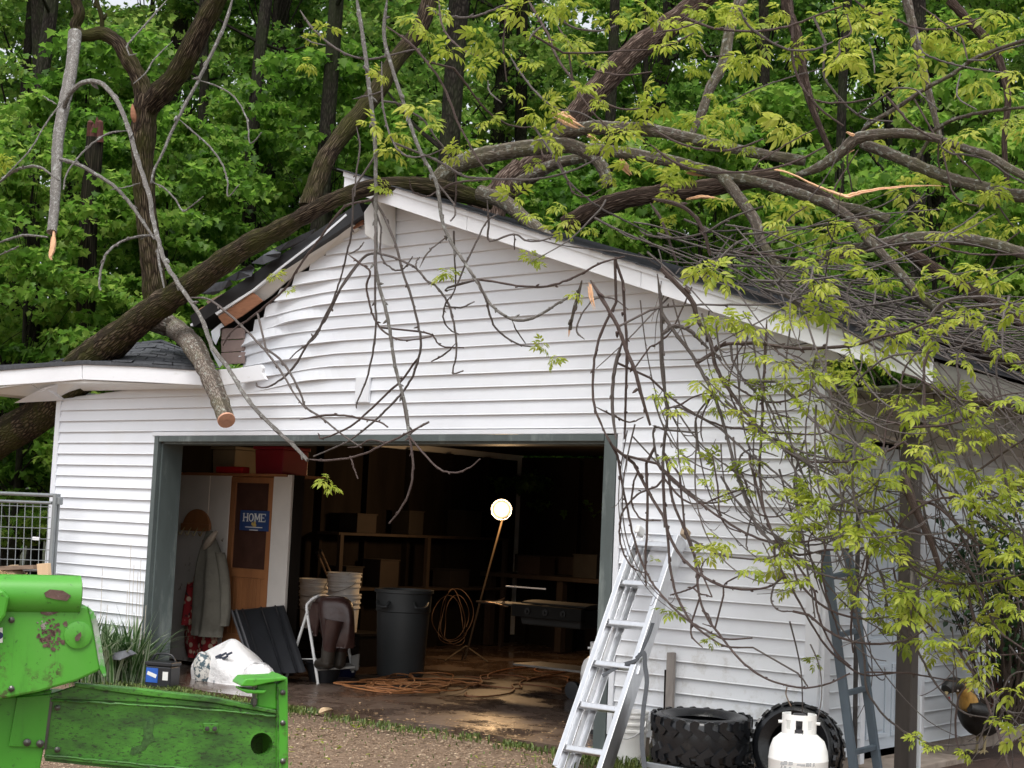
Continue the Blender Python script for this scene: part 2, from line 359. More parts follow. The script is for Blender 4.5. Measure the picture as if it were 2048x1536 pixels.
def tree_kind(n, R, H, z0, cl, size, kind, mt, r0, nb):
    me, c = crown_mesh('crown', n, R, H, z0, cl, size, kind, mt); b, P = trunk_mesh('trunk', z0 + H * .92, r0, (random.uniform(-.5, .5), random.uniform(-.5, .5)), list(c), nb)
    o = b.build('trunk', BARKF, smooth=True, local=True); tm = o.data; bpy.data.objects.remove(o); return tm, me
def place_tree(kind, name, x, y, s, rot, label, cat, group, zs=1.0):
    label = label
    tm, cm = kind; zg = GROUND + (.04 * (y - 9) if y > 9 else 0)
    e = empty(name, (x, y, zg), label, cat, group); e.rotation_euler = (0, 0, rot); e.scale = (s, s, s * zs)
    link('trunk', tm, e, True); link('crown', cm, e, True)
SAP = [tree_kind(12500, 2.0, 5.0, .9, 110, .090, 'maple', LEAFM, .05, 26) for _ in range(3)]
CAN = [tree_kind(25000, 3.8, 13.5, 1.6, 165, .12, 'maple', LEAFD, .15, 40) for _ in range(3)] + [tree_kind(21000, 3.3, 14.0, 2.0, 145, .118, 'maple', LEAFM, .12, 34)]
def atpx(px, d):
    p = D(px, 500, d); return p[0], p[1]
ORD = 'first second third fourth fifth sixth seventh eighth ninth tenth eleventh twelfth thirteenth'.split()
def ordinal(px, lst):
    xs = sorted(q[0] for q in lst); i = xs.index(px); n = len(xs)
    return 'leftmost' if i == 0 else 'rightmost' if i == n - 1 else ORD[i] + ' from the left' if i < (n + 1) // 2 else ORD[n - 1 - i] + ' from the right'
rt = random.Random(5)
SAPL = [(60, 18.6, 1.0), (190, 20.5, 1.15), (330, 19.2, .95), (430, 20.2, 1.1), (540, 18.8, .92), (640, 21.5, 1.15), (25, 22.5, 1.2), (-90, 19.8, 1.1), (800, 21.0, .98), (930, 22.5, 1.1), (1120, 20.5, 1.0), (1290, 19.5, 1.05), (1430, 21, 1.1), (1600, 18.6, 1.0), (1760, 20, 1.1), (1910, 18, 1.0), (2060, 20, 1.1), (480, 24, 1.3), (1010, 25, 1.3), (1540, 24.5, 1.3)]
for i, (px, d, s_) in enumerate(SAPL):
    x, y = atpx(px, d)
    if y < 7.6 and -3.4 < x < 9.5: y = 8.4
    place_tree(SAP[i % 3], 'maple_sapling', x, y, s_ * rt.uniform(.8, 1.25), rt.uniform(0, 6), 'bushy bright green maple sapling behind the roof, %s of the saplings' % ordinal(px, SAPL), 'tree', 'maple saplings behind the garage')
CANL = [(-140, 27, 1), (40, 25, .95), (110, 31, 1.05), (250, 34, 1.1), (385, 28, 1), (500, 25.5, .9), (545, 36, 1.1), (600, 30, 1), (690, 40, 1.1), (735, 33, .8), (880, 24.5, .85), (960, 39, 1.1), (1000, 29, .9), (1080, 34, 1), (1215, 37, 1.1), (1300, 27, .9), (1375, 33, 1), (1470, 40, 1.1), (1535, 29, 1), (1640, 34, 1.05), (1760, 25.5, .9), (1800, 38, 1.1), (1895, 30, 1), (1990, 26, .95), (2070, 34, 1.1), (2190, 28, 1)]
for i, (px, d, s_) in enumerate(CANL):
    x, y = atpx(px, d)
    place_tree(CAN[i % 4], 'forest_tree', x, y, s_, rt.uniform(0, 6), 'tall forest tree in the wood, %s of the tall trees' % ordinal(px, CANL), 'tree', 'tall forest trees behind the garage')
# bare slim trunks that stand dark between the leaves
BARE = [(70, 21, .13), (30, 24, .16), (505, 22, .12), (395, 24, .10), (530, 26, .15), (620, 20.5, .13), (860, 19.5, .16), (885, 23, .14), (965, 27, .17), (1050, 26, .14), (1200, 22, .1), (1660, 22, .09), (1840, 21, .15), (1862, 26, .2), (1500, 25, .12), (1290, 30, .2), (745, 25, .13), (300, 27, .2)]
for i, (px, d, r0) in enumerate(BARE):
    x, y = atpx(px, d); b = MB(); zg = GROUND + .04 * max(0, y - 9); ln = rt.uniform(-.5, .5)
    P = [(x + ln * t + .1 * math.sin(3 * t + i), y + .3 * t * rt.uniform(-1, 1), zg - .3 + 15 * t) for t in np.linspace(0, 1, 8)]
    e = empty('bare_tree', (x, y, zg), 'slim dark bare tree in the wood, %s of the bare trunks' % ordinal(px, BARE), 'tree', 'bare trunks behind the garage')
    b.tube(smoothpath(P, 2), list(np.linspace(r0, r0 * .55, 15)), 8); b.build('trunk', BARKF, e, smooth=True)
    for k in range(5):
        b = MB()
        p = np.array(P[rt.randint(2, 6)]); a = rt.uniform(0, 6); L = rt.uniform(.7, 1.8); q = p + np.array([math.cos(a) * L, math.sin(a) * L, rt.uniform(.2, 1.0)])
        b.tube(smoothpath([p, (p + q) / 2 + [0, 0, -.1], q], 3), list(np.linspace(r0 * .25, .008, 7)), 5, False)
        b.build('bough', BARKF, e, smooth=True)
# the far wood, one mass beyond the trees one can tell apart
P = []
for _ in range(270):
    px = rt.uniform(-350, 2400); d = rt.uniform(42, 72); x, y = atpx(px, d); z = rt.uniform(1.0, 21) ; zg = GROUND + .04 * (y - 9)
    k = 110; q = rng.normal(0, 1, (k, 3)) * np.array([1.3, 1.3, .7]); P.append(q + np.array([x, y, zg + z]))
V, T, rn = leaves(np.vstack(P), .34, 'diamond')
props(bigmesh('far_woods', V, T, LEAFD, rnd=rn), 'deep green mass of far woodland behind all the nearer trunks', 'woodland', kind='stuff')
# canopy over the wood, from the trees nearer than the frame shows: keeps the wood's floor dim
# ------------------------------------------------------------------ the garage
garage = empty('garage', (2.5, 3, GROUND), 'white sided garage, door open, the left half of its roof crushed by a tree', 'garage')
XL, XR, YB = -1.53, 6.569, 6.9
S_, Z1 = .1016, 2.206
APX, APZ, SL = 2.546, 3.989, .335
OVH = -.30
DX1, DZT = 5.011, 1.963
def rz(x): return APZ - SL * (x - APX)                     # top of the right rake
# carcass behind the boards
def carc(b):
    b.prism([(XL + .02, .012, -.05), (0, .012, -.05), (0, .012, DZT), (XL + .02, .012, DZT)], (0, .1, 0))
    b.prism([(DX1 - .02, .012, -.05), (XR - .02, .012, -.05), (XR - .02, .012, DZT), (DX1 - .02, .012, DZT)], (0, .1, 0))
    b.prism([(XL + .02, .012, DZT + .002), (XR - .02, .012, DZT + .002), (XR - .02, .012, rz(XR) - .17), (APX + .25, .012, rz(APX + .25) - .17), tuple(ony(705, 470, .012)), tuple(ony(520, 640, .012)), tuple(ony(500, 735, .012)), tuple(ony(450, 750, .012)), (-.9, .012, 2.36), (XL + .02, .012, 2.33)], (0, .1, 0))
    b.box((XL + .06, YB / 2 + .1, 1.14), (.1, YB - .2, 2.38))
part('front_sheathing', SOFF, garage, carc)
part('side_sheathing', SOFF, garage, lambda b: (b.box((XR - .062, .33, 1.14), (.1, .42, 2.38)), b.box((XR - .062, YB / 2 + .74, 1.14), (.1, YB - 1.5, 2.38)), b.box((XR - .062, .97, 2.15), (.1, .86, .36))))
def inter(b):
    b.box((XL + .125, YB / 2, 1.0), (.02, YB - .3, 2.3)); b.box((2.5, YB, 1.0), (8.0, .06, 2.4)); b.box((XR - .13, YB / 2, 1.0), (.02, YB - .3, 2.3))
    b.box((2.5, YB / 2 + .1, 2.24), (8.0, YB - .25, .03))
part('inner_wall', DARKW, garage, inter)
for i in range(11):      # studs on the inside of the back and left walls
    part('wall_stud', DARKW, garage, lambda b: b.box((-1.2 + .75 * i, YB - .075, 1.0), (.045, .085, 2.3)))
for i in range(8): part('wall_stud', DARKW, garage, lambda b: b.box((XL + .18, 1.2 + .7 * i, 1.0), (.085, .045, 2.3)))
for fc, fs in (((XR - .09, YB / 2 + .17, -.12), (.16, YB - .34, .19)), ((5.80, .07, -.12), (1.54, .16, .185)), ((-.77, .07, -.12), (1.5, .16, .185))): part('foundation', BLOCK, garage, lambda b: b.box(fc, fs))
# --- siding boards: every course a board of its own, with its lip standing proud
def board(x0, x1, zl, clipf=None, hurt=False, mt=VINYL, k=0, side=False, top=None, lap=0):
    if x1 - x0 > 3.0 and not hurt and lap == 0:              # long courses are lapped from two lengths
        xm = x0 + (x1 - x0) * (.35 + .3 * ((k * 37 % 17) / 17)); board(x0, xm + .03, zl, clipf, hurt, mt, k, side, top, .0022); return board(xm, x1, zl, clipf, hurt, mt, k, side, top, .0001)
    n = max(2, int(abs(x1 - x0) / (.07 if hurt else .8)) + 1); V = []; Fc = []
    for i in range(n + 1):
        x = x0 + (x1 - x0) * i / n; zt = zl + S_ + .006; zb = zl; yo = .021; dy = .002 * math.sin(k * 1.7 + x * .9)
        if hurt:
            s = min(1, max(0, (2.35 - x) / 1.3)); wv = math.sin(4.2 * x + k * 1.1); zd = -.10 * s * s + .018 * s * wv; bul = .055 * s * max(0, math.sin(5.1 * x + k * 2.3))
            zb += zd; zt += zd + .01 * s; yo += bul; dy += bul * .3
        if clipf:
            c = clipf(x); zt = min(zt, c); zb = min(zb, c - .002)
        if top: zt = min(zt, top)
        dy += lap
        prof = [(-.001 - dy * .3, zt), (-yo * .8 - dy, zb + .011), (-yo - dy, zb + .003), (-yo + .003 - dy, zb), (.004, zb + .001)]
        V += [((x, y, z) if not side else (XR - y, x, z)) for y, z in prof]
    for i in range(n):
        for j in range(4): Fc.append((i * 5 + j, (i + 1) * 5 + j, (i + 1) * 5 + j + 1, i * 5 + j + 1) if not side else (i * 5 + j + 1, (i + 1) * 5 + j + 1, (i + 1) * 5 + j, i * 5 + j))
    o = mesh('siding_board', V, Fc, mt, garage); return o
edge = [ony(497, 735, 0), ony(488, 690, 0), ony(492, 655, 0), ony(530, 610, 0), ony(600, 545, 0), ony(680, 478, 0), ony(735, 430, 0)]
ez = [p[2] for p in edge]; exx = [p[0] for p in edge]
oz = np.argsort(ez); EZ = np.array(ez)[oz]; EX = np.array(exx)[oz]
k = 1
for kk in range(-17, 24):
    zl = Z1 - S_ * (kk - 1)
    if zl > APZ - .3: continue
    xr = min(XR - .09, APX + (APZ - .15 - zl) / SL)
    if kk >= 4:
        lowm = VINYLMUD if kk >= 18 else VINYL
        board(XL + .068, -.004, zl, k=kk, top=2.35); board(DX1 + .048, XR - .094, zl, k=kk + 5, mt=lowm)
    else:
        xl = XL + .068 if zl < 2.34 else float(np.interp(zl + .05, EZ, EX))
        hurt = zl > 2.38
        if zl < 2.38 and zl > 2.2: board(xl, XR - .094, zl, clipf=lambda x: max(2.31, min(2.42, 2.31 + .2 * max(0, x + 1.0))) if x < .6 else rz(x) - .14, k=kk)
        elif not hurt: board(xl, XR - .094, zl, k=kk)
        else: board(xl, xr + .25, zl, clipf=lambda x: rz(x) - .148, hurt=True, k=kk)
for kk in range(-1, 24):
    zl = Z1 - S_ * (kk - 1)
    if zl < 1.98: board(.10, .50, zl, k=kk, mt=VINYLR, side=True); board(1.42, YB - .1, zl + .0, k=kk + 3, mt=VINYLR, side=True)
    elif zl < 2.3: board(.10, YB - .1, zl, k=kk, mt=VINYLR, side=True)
def ctrim(b):
    b.box((XL + .033, -.012, 1.14), (.07, .028, 2.36)); 
part('corner_post', VINYL, garage, ctrim, bevel=.004)
part('corner_post', VINYL, garage, lambda b: (b.box((XR - .045, -.012, 1.15), (.094, .03, 2.37)), b.box((XR + .012, .044, 1.15), (.03, .082, 2.37))), bevel=.004)
part('wall_plate', VINYL, garage, lambda b: b.box(tuple((ony(709, 754, -.03) + ony(743, 805, -.03)) / 2), (.148, .03, .205)), bevel=.006)
# --- the door opening
part('door_trim', TRIMG, garage, lambda b: b.box((.028, -.012, (DZT + FLOOR) / 2), (.056, .04, DZT - FLOOR - .002)), bevel=.003)
part('door_trim', TRIMG, garage, lambda b: b.box((DX1 - .052, -.010, (DZT + FLOOR) / 2 - .02), (.10, .04, DZT - FLOOR + .02)), bevel=.003)
part('door_trim', TRIMG, garage, lambda b: b.box((DX1 / 2 - .025, -.010, DZT - .026), (DX1 - .17, .036, .05)), bevel=.003)
part('door_jamb', TRIMG, garage, lambda b: b.box((.064, .12, (1.90 + FLOOR) / 2), (.022, .22, 1.9 - FLOOR)))
part('door_jamb', TRIMG, garage, lambda b: b.box((4.90, .12, (1.90 + FLOOR) / 2), (.022, .22, 1.9 - FLOOR)))
part('door_header', TRIMG, garage, lambda b: b.box((2.48, .12, 1.905), (4.8, .22, .022)))
part('door_casing', VINYL, garage, lambda b: b.box((DX1 / 2, -.008, DZT + .018), (DX1 + .09, .034, .034)), bevel=.002)
part('door_casing', VINYL, garage, lambda b: b.box((DX1 + .024, -.008, .965), (.042, .03, 2.02)), bevel=.002)
# --- right roof slope
def xz(x, dz=0): return (x, rz(x) + dz)
RX = 7.39
part('roof_deck', LUMB, garage, lambda b: b.prism([(APX, OVH + .03, rz(APX) - .02), (RX - .01, OVH + .03, rz(RX) - .02), (RX - .01, OVH + .03, rz(RX) - .13), (APX, OVH + .03, rz(APX) - .13)], (0, 7.2, 0)))
# shingle courses of the right slope near the rake, seen edge on
tabs = MB()
for r_ in range(36):
    x0 = RX + .02 - r_ * .137; z0 = rz(x0) - .012 + .012
    if x0 < APX: break
    tabs.box(((x0 - .08), 3.27, rz(x0 - .08) + .004), (.168, 7.22, .008), Ry(math.atan(SL) - .045))
o = tabs.build('shingle_course', SHING, garage); props(o, kind='stuff')
cuts = [2.50, 3.80, 5.35, 6.72, RX]
for a_, c_ in zip(cuts[:-1], cuts[1:]):
    part('rake_fascia', FASC, garage, lambda b: b.prism([(a_ + .002, OVH, rz(a_) - .018), (c_ - .002, OVH, rz(c_) - .018), (c_ - .002, OVH, rz(c_) - .15), (a_ + .002, OVH, rz(a_) - .15)], (0, .024, 0)), bevel=.003)
part('drip_edge', FASC, garage, lambda b: b.prism([(2.5, OVH - .012, rz(2.5) - .002), (RX + .01, OVH - .012, rz(RX) - .002), (RX + .01, OVH - .012, rz(RX) - .042), (2.5, OVH - .012, rz(2.5) - .042)], (0, .010, 0)))
part('soffit_panel', SOFF, garage, lambda b: b.prism([(2.75, OVH + .026, rz(2.75) - .142), (RX - .02, OVH + .026, rz(RX) - .142), (RX - .02, -.002, rz(RX) - .146), (2.75, -.002, rz(2.75) - .146)], (0, 0, .012)))
part('soffit_return', SOFF, garage, lambda b: b.prism([ony(727, 424, -.2), ony(741, 405, -.2), ony(760, 402, -.2), ony(760, 488, -.2), ony(742, 478, -.2), ony(729, 470, -.2)], (0, .18, 0)), bevel=.01)
OLIVE = M('porch_shade_olive', (.21, .21, .18), .7, .15, 4, bump=.1)  # olive grey is porch shade put into the eave, ceiling and beam colour
# --- porch along the right wall: the slope runs on past the wall to an eave on posts
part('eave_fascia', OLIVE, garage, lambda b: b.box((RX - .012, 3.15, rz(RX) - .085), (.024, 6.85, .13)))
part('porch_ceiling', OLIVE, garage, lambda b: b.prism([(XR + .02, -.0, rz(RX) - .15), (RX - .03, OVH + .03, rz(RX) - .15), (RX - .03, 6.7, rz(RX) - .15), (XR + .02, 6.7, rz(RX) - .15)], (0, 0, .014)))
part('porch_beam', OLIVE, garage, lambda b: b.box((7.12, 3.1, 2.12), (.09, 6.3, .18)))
POSTM = M('weathered_post', (.062, .052, .046), .85, .35, 6, bump=.6, bscale=22, bdist=.01, stretch=(1, 1, .15), dirt=(.34, .32, .29), dirt_scale=9, dirt_lo=.62, dirt_hi=.7)
pp = ony(1815, 1300, .12)
part('porch_post', POSTM, garage, lambda b: b.box((pp[0], .12, .93), (.10, .10, 2.2)), bevel=.008)
part('post_board', VINYLR, garage, lambda b: b.box((pp[0] + .02, .181, .1), (.09, .018, .62)))
# --- side door behind the post
DOORP = M('blue_white_door_paint', (.50, .56, .62), .45, .05, 3, bump=.06, dirt=(.33, .34, .34), dirt_scale=6, dirt_lo=.62, dirt_hi=.72)
sdoor = part('side_door', DOORP, garage, lambda b: b.box((XR - .03, .965, .93), (.04, .80, 2.0)))
for (y0, y1, z0, z1) in [(.64, .93, .05, .52), (1.0, 1.29, .05, .52), (.64, .93, .66, 1.25), (1.0, 1.29, .66, 1.25), (.64, .93, 1.38, 1.85), (1.0, 1.29, 1.38, 1.85)]:
    def pan(b):
        for a_, c_, e_, f_ in ((y0, y1, z0, z0 + .03), (y0, y1, z1 - .03, z1), (y0, y0 + .03, z0 + .031, z1 - .031), (y1 - .03, y1, z0 + .031, z1 - .031)): b.box((XR - .004, (a_ + c_) / 2, (e_ + f_) / 2), (.012, c_ - a_, f_ - e_))
        b.box((XR - .006, (y0 + y1) / 2, (z0 + z1) / 2), (.009, y1 - y0 - .1, z1 - z0 - .1))
    part('door_panel', DOORP, sdoor, pan, bevel=.003)
part('door_frame', VINYL, garage, lambda b: b.box((XR + .006, .53, .95), (.05, .055, 2.1)), bevel=.003)
part('door_frame', VINYL, garage, lambda b: b.box((XR + .006, 1.40, .95), (.05, .055, 2.1)), bevel=.003)
part('door_sill', BLOCK, garage, lambda b: b.box((XR + .14, .97, -.13), (.3, 1.1, .09)), bevel=.01)
def plight(b):
    c = np.array([XR + .03, .34, 1.86]); b.lathe(c, [(.05, 0), (.05, .02)], 16, toward((1, 0, 0)))
    b.tube([c + [.02, 0, 0], c + [.10, 0, .05], c + [.14, 0, .02]], .012, 8); b.lathe(c + np.array([.14, 0, -.10]), [(.075, 0), (.07, .05), (.045, .095), (.012, .12)], 18)
part('porch_lamp', M('grey_enamel', (.42, .43, .44), .3), garage, plight, smooth=True)
# --- crushed left slope
def loft(A, B, n, m_, sag=0):
    A = np.asarray(A); B = np.asarray(B); V = []; ta = np.linspace(0, 1, len(A)); tb = np.linspace(0, 1, len(B))
    for j in range(m_ + 1):
        for i in range(n + 1):
            t = i / n; a = np.array([np.interp(t, ta, A[:, q]) for q in range(3)]); c = np.array([np.interp(t, tb, B[:, q]) for q in range(3)]); s = j / m_
            V.append(a + (c - a) * s + np.array([0, 0, -sag * math.sin(PI * s)]))
    return V, [(j * (n + 1) + i, j * (n + 1) + i + 1, (j + 1) * (n + 1) + i + 1, (j + 1) * (n + 1) + i) for j in range(m_) for i in range(n)]
def bez(t, A):
    tt = np.linspace(0, 1, len(A)); return np.array([np.interp(t, tt, np.asarray(A)[:, q]) for q in range(3)])
fa = [ony(px, py, OVH - .01) for px, py in [(-60, 737), (0, 735), (90, 729), (164, 724), (280, 728), (395, 735), (440, 737)]]
bk = [ony(-70, 735, .75), ony(-40, 733, .9), ony(110, 727, .95), ony(200, 695, .95), ony(322, 679, .85), ony(372, 700, .7), ony(420, 722, .6)]
V, Fc = loft(fa, bk, 24, 6, .02); mesh('crushed_deck', [np.asarray(v) + [0, 0, -.02] for v in V], Fc, TARP, garage)
me_tab = None
for j in range(8):
    for i in range(17):
        u0, u1 = (i + .5 * (j % 2) - .02) / 17, (i + .5 * (j % 2) + .93) / 17
        if u1 > 1.0 or u0 < 0: continue
        s0, s1 = j / 8, (j + 1.35) / 8
        def q(u, s): a = bez(u, fa); c = bez(u, bk); return a + (c - a) * s
        z = rng.normal(0, .004); P = [q(u0, s0) + [0, 0, .012 + z], q(u1, s0) + [0, 0, .012 + z], q(u1, min(1, s1)) + [0, 0, .004], q(u0, min(1, s1)) + [0, 0, .004]]
        mb = MB(); mb.prism(P, (0, 0, -.006)); mb.build('shingle', SHING, garage)
def fasc_strip(name, top, bot, y, th, mt):
    mb = MB(); mb.prism([ony(*p, y) for p in top] + [ony(*p, y) for p in bot[::-1]], (0, th, 0)); return mb.build(name, mt, garage, bevel=.003)
fasc_strip('rake_fascia', [(-70, 745), (0, 739), (90, 732), (163, 727)], [(-70, 778), (0, 771), (90, 765), (163, 759)], OVH, .022, FASC)
fasc_strip('rake_fascia', [(165, 727), (280, 731), (395, 740), (410, 742)], [(165, 759), (280, 764), (395, 770), (412, 771)], OVH, .022, FASC)
fasc_strip('broken_fascia', [(408, 741), (470, 737), (521, 729), (526, 736)], [(405, 772), (450, 770), (531, 759), (524, 745)], OVH + .04, .03, FASC)
fasc_strip('drip_edge', [(-70, 734), (0, 732), (90, 726), (164, 721), (280, 727), (392, 734)], [(-70, 746), (0, 741), (90, 734), (164, 729), (280, 733), (392, 741)], OVH - .014, .01, SHING)
part('soffit_panel', SOFF, garage, lambda b: b.prism([ony(40, 768, OVH + .03), ony(163, 760, OVH + .03), ony(400, 771, OVH + .03), ony(412, 778, -.005), ony(160, 782, -.005), ony(110, 800, -.005)], (0, 0, .012)))
part('eave_soffit', SOFF, garage, lambda b: b.prism([ony(-70, 785, OVH + .02), ony(60, 768, OVH + .02), ony(112, 800, .0), (XL - .02, 6.0, 2.32), (XL - .75, 6.0, 2.32)], (0, 0, .014)))
part('frieze_board', VINYL, garage, lambda b: b.prism([ony(28, 806, -.22), ony(88, 775, -.25), ony(112, 769, -.25), ony(130, 775, -.03), ony(127, 792, -.03), ony(125, 801, -.03)], (0, .012, .004)))
# upper left slope still hanging from the ridge, its rake torn open
U0, U1 = ony(718, 405, -.12), ony(380, 632, -.12)
part('broken_deck', TARP, garage, lambda b: b.prism([U0, U1, U1 + [0.06, 0, -.10], U0 + [.06, 0, -.10]], (0, 5.5, .15)))
T6 = lambda x, y: (380 + x / 3.84, 380 + y / 3.84)
def patch(name, pts, y, th, mt, crop=T6, bev=.002, dy=None):
    mb = MB(); P = []
    for i, p in enumerate(pts): P.append(ony(*crop(*p), y + (dy[i] if dy else 0)))
    mb.prism(P, (0, th, 0)); return mb.build(name, mt, garage, bevel=bev)
patch('hanging_soffit', [(195, 955), (480, 770), (700, 590), (1000, 360), (1200, 190), (1235, 250), (1305, 300), (1090, 450), (900, 590), (740, 700), (620, 810), (560, 850), (480, 785), (215, 968)], -.10, .014, SOFF, dy=[0, 0, 0, 0, 0, 0, .08, .09, .09, .09, .09, .09, .02, .0])
patch('fascia_edge', [(190, 945), (480, 762), (700, 583), (1000, 353), (1195, 182), (1203, 196), (1003, 372), (702, 602), (484, 780), (205, 962)], -.125, .02, VINYL)
patch('bare_sheathing', [(213, 972), (480, 787), (520, 815), (556, 852), (400, 965), (265, 1046)], -.115, .012, PLY)
patch('bare_sheathing', [(1200, 200), (1240, 165), (1300, 180), (1325, 215), (1322, 262), (1250, 300), (1215, 255)], -.06, .02, PLY)
for z0, z1 in [(1062, 1150), (1153, 1246), (1249, 1340)]:
    patch('backing_board', [(238, z0 + 2), (414, z0 - 6), (410, z1 - 10), (240, z1)], -.035 - .01 * ((z0 // 90) % 2), .02, PAPER)
patch('torn_siding', [(160, 1085), (240, 1020), (262, 1050), (230, 1065), (228, 1120), (196, 1190), (172, 1150)], -.07, .006, VINYL)
patch('torn_siding', [(150, 1215), (180, 1200), (225, 1260), (250, 1340), (225, 1365), (190, 1300)], -.06, .006, VINYL)
patch('broken_rafter', [(0, 1030), (120, 965), (200, 915), (215, 935), (60, 1025), (5, 1048)], -.02, .05, VINYL)
patch('broken_rafter', [(60, 920), (150, 870), (250, 905), (330, 880), (270, 930), (160, 930)], .06, .05, RAW)
patch('broken_rafter', [(120, 855), (330, 760), (560, 620), (570, 640), (340, 790), (140, 880)], .02, .05, LUMB)
for pts, y in [([(10, 805), (150, 722), (300, 690), (325, 722), (250, 770), (180, 808), (90, 795)], -.16), ([(262, 690), (372, 622), (462, 572), (492, 600), (470, 662), (350, 698)], -.17), ([(470, 562), (560, 500), (640, 455), (700, 480), (680, 520), (560, 572)], -.15), ([(640, 450), (760, 392), (840, 350), (962, 295), (900, 372), (780, 440), (690, 470)], -.16), ([(780, 440), (900, 372), (1010, 300), (1060, 300), (900, 430), (700, 545)], -.12)]:
    patch('torn_shingle', pts, y, .006, SHING, dy=[rng.normal(0, .03) for _ in pts])
# ------------------------------------------------------------------ inside the garage
WHITEP = M('old_white_panel', (.62, .58, .54), .6, .06, 4, bump=.06, dirt=(.2, .15, .1), dirt_scale=7, dirt_lo=.66, dirt_hi=.7)
BROWND = M('stained_pine', (.30, .125, .048), .5, .2, 6, bump=.15, stretch=(1, 1, .15))
PANE = M('dark_mesh_pane', (.06, .028, .02), .25, .2, 8, bump=0)
BLACKP = M('black_plastic', (.016, .017, .02), .38, .2, 8, bump=.1)
STEELW = M('white_enamel_tube', (.74, .74, .73), .35, .05, 8, bump=.03, dirt=(.35, .3, .26), dirt_scale=12, dirt_lo=.66, dirt_hi=.72)
yc = 1.2
def Cc(px, py, dy=0): return ony(px, py, yc + dy)
clo = empty('storage_closet', Cc(460, 1310) + [0, .3, 0], 'white panelled closet with a brown wooden door just inside the garage door', 'closet')
def zx(px, py): p = Cc(px, py); return p[0], p[2]
x0, z1 = zx(330, 944); xs, _ = zx(421, 950); x2, _ = zx(463, 950); x3, _ = zx(549, 955); x4, _ = zx(586, 956); z1 = 1.69
part('panel', WHITEP, clo, lambda b: b.box(((x0 + xs) / 2, yc + .01, (z1 + FLOOR) / 2), (xs - x0 - .006, .02, z1 - FLOOR - .04)), bevel=.003)
part('panel', WHITEP, clo, lambda b: b.box(((xs + x2) / 2, yc + .01, (z1 + FLOOR) / 2), (x2 - xs - .006, .02, z1 - FLOOR - .04)), bevel=.003)
part('panel', WHITEP, clo, lambda b: b.box(((x3 + x4) / 2, yc + .005, (z1 + FLOOR) / 2), (x4 - x3 - .006, .03, z1 - FLOOR)), bevel=.003)
part('side_panel', DARKW, clo, lambda b: b.box((x4 - .012, yc + .09, (z1 + FLOOR) / 2), (.02, .12, z1 - FLOOR)))
part('top_board', BROWND, clo, lambda b: b.box(((x0 + x4) / 2 - .04, yc + .22, z1 - .006), (x4 - x0 - .04, .5, .025)), bevel=.003)
dr = part('wooden_door', BROWND, clo, lambda b: [b.box(((x2 + x3) / 2, yc + .016, zz), (x3 - x2 - .004, .028, hh)) for zz, hh in ((1.635, .055), (.76, .085), (.06, .25))] + [b.box((xx, yc + .016, .75), (.07, .03, 1.75)) for xx in (x2 + .037, x3 - .037)], bevel=.003)
part('pane', PANE, dr, lambda b: b.box(((x2 + x3) / 2, yc + .022, 1.2), (x3 - x2 - .14, .008, .82)))
nb_ = 9
for i in range(nb_):
    wd = (x3 - x2 - .14) / nb_; part('board', BROWND, dr, lambda b: b.box((x2 + .07 + wd * (i + .5), yc + .020, .45), (wd - .006, .014, .53)), bevel=.002)
# the sign on its pane
def text(body, size, loc, mt, parent, name='lettering', ext=.001, R=None, bold=0):
    cu = bpy.data.curves.new(name, 'FONT'); cu.body = body; cu.size = size; cu.extrude = ext; cu.align_x = 'CENTER'; cu.align_y = 'CENTER'; cu.offset = bold
    ob = bpy.data.objects.new(name, cu); COL.objects.link(ob); dg = bpy.context.evaluated_depsgraph_get()
    me = bpy.data.meshes.new_from_object(ob.evaluated_get(dg)); bpy.data.objects.remove(ob); bpy.data.curves.remove(cu)
    me.materials.clear(); me.materials.append(mt); o = bpy.data.objects.new(name, me); COL.objects.link(o)
    mm = Matrix.Rotation(PI / 2, 4, 'X') if R is None else R; p = Vector((0, 0, 0)); q = parent
    while q is not None: p += q.location; q = q.parent
    o.parent = parent; o.matrix_local = Matrix.Translation(Vector(loc) - p) @ mm; return o
sx0, sz0 = zx(482, 1020); sx1, sz1 = zx(537, 1063)
sg = empty('home_sign', (sx0, yc + .005, sz0), 'small dark blue sign reading HOME on the brown wooden door', 'sign')
part('sign_board', M('sign_blue', (.02, .05, .16), .5, .1, 9, bump=0), sg, lambda b: b.box(((sx0 + sx1) / 2, yc + .0, (sz0 + sz1) / 2), (sx1 - sx0, .01, sz0 - sz1)))
SIGNW = M('sign_white', (.7, .7, .68), .6, .02, 4, bump=0)
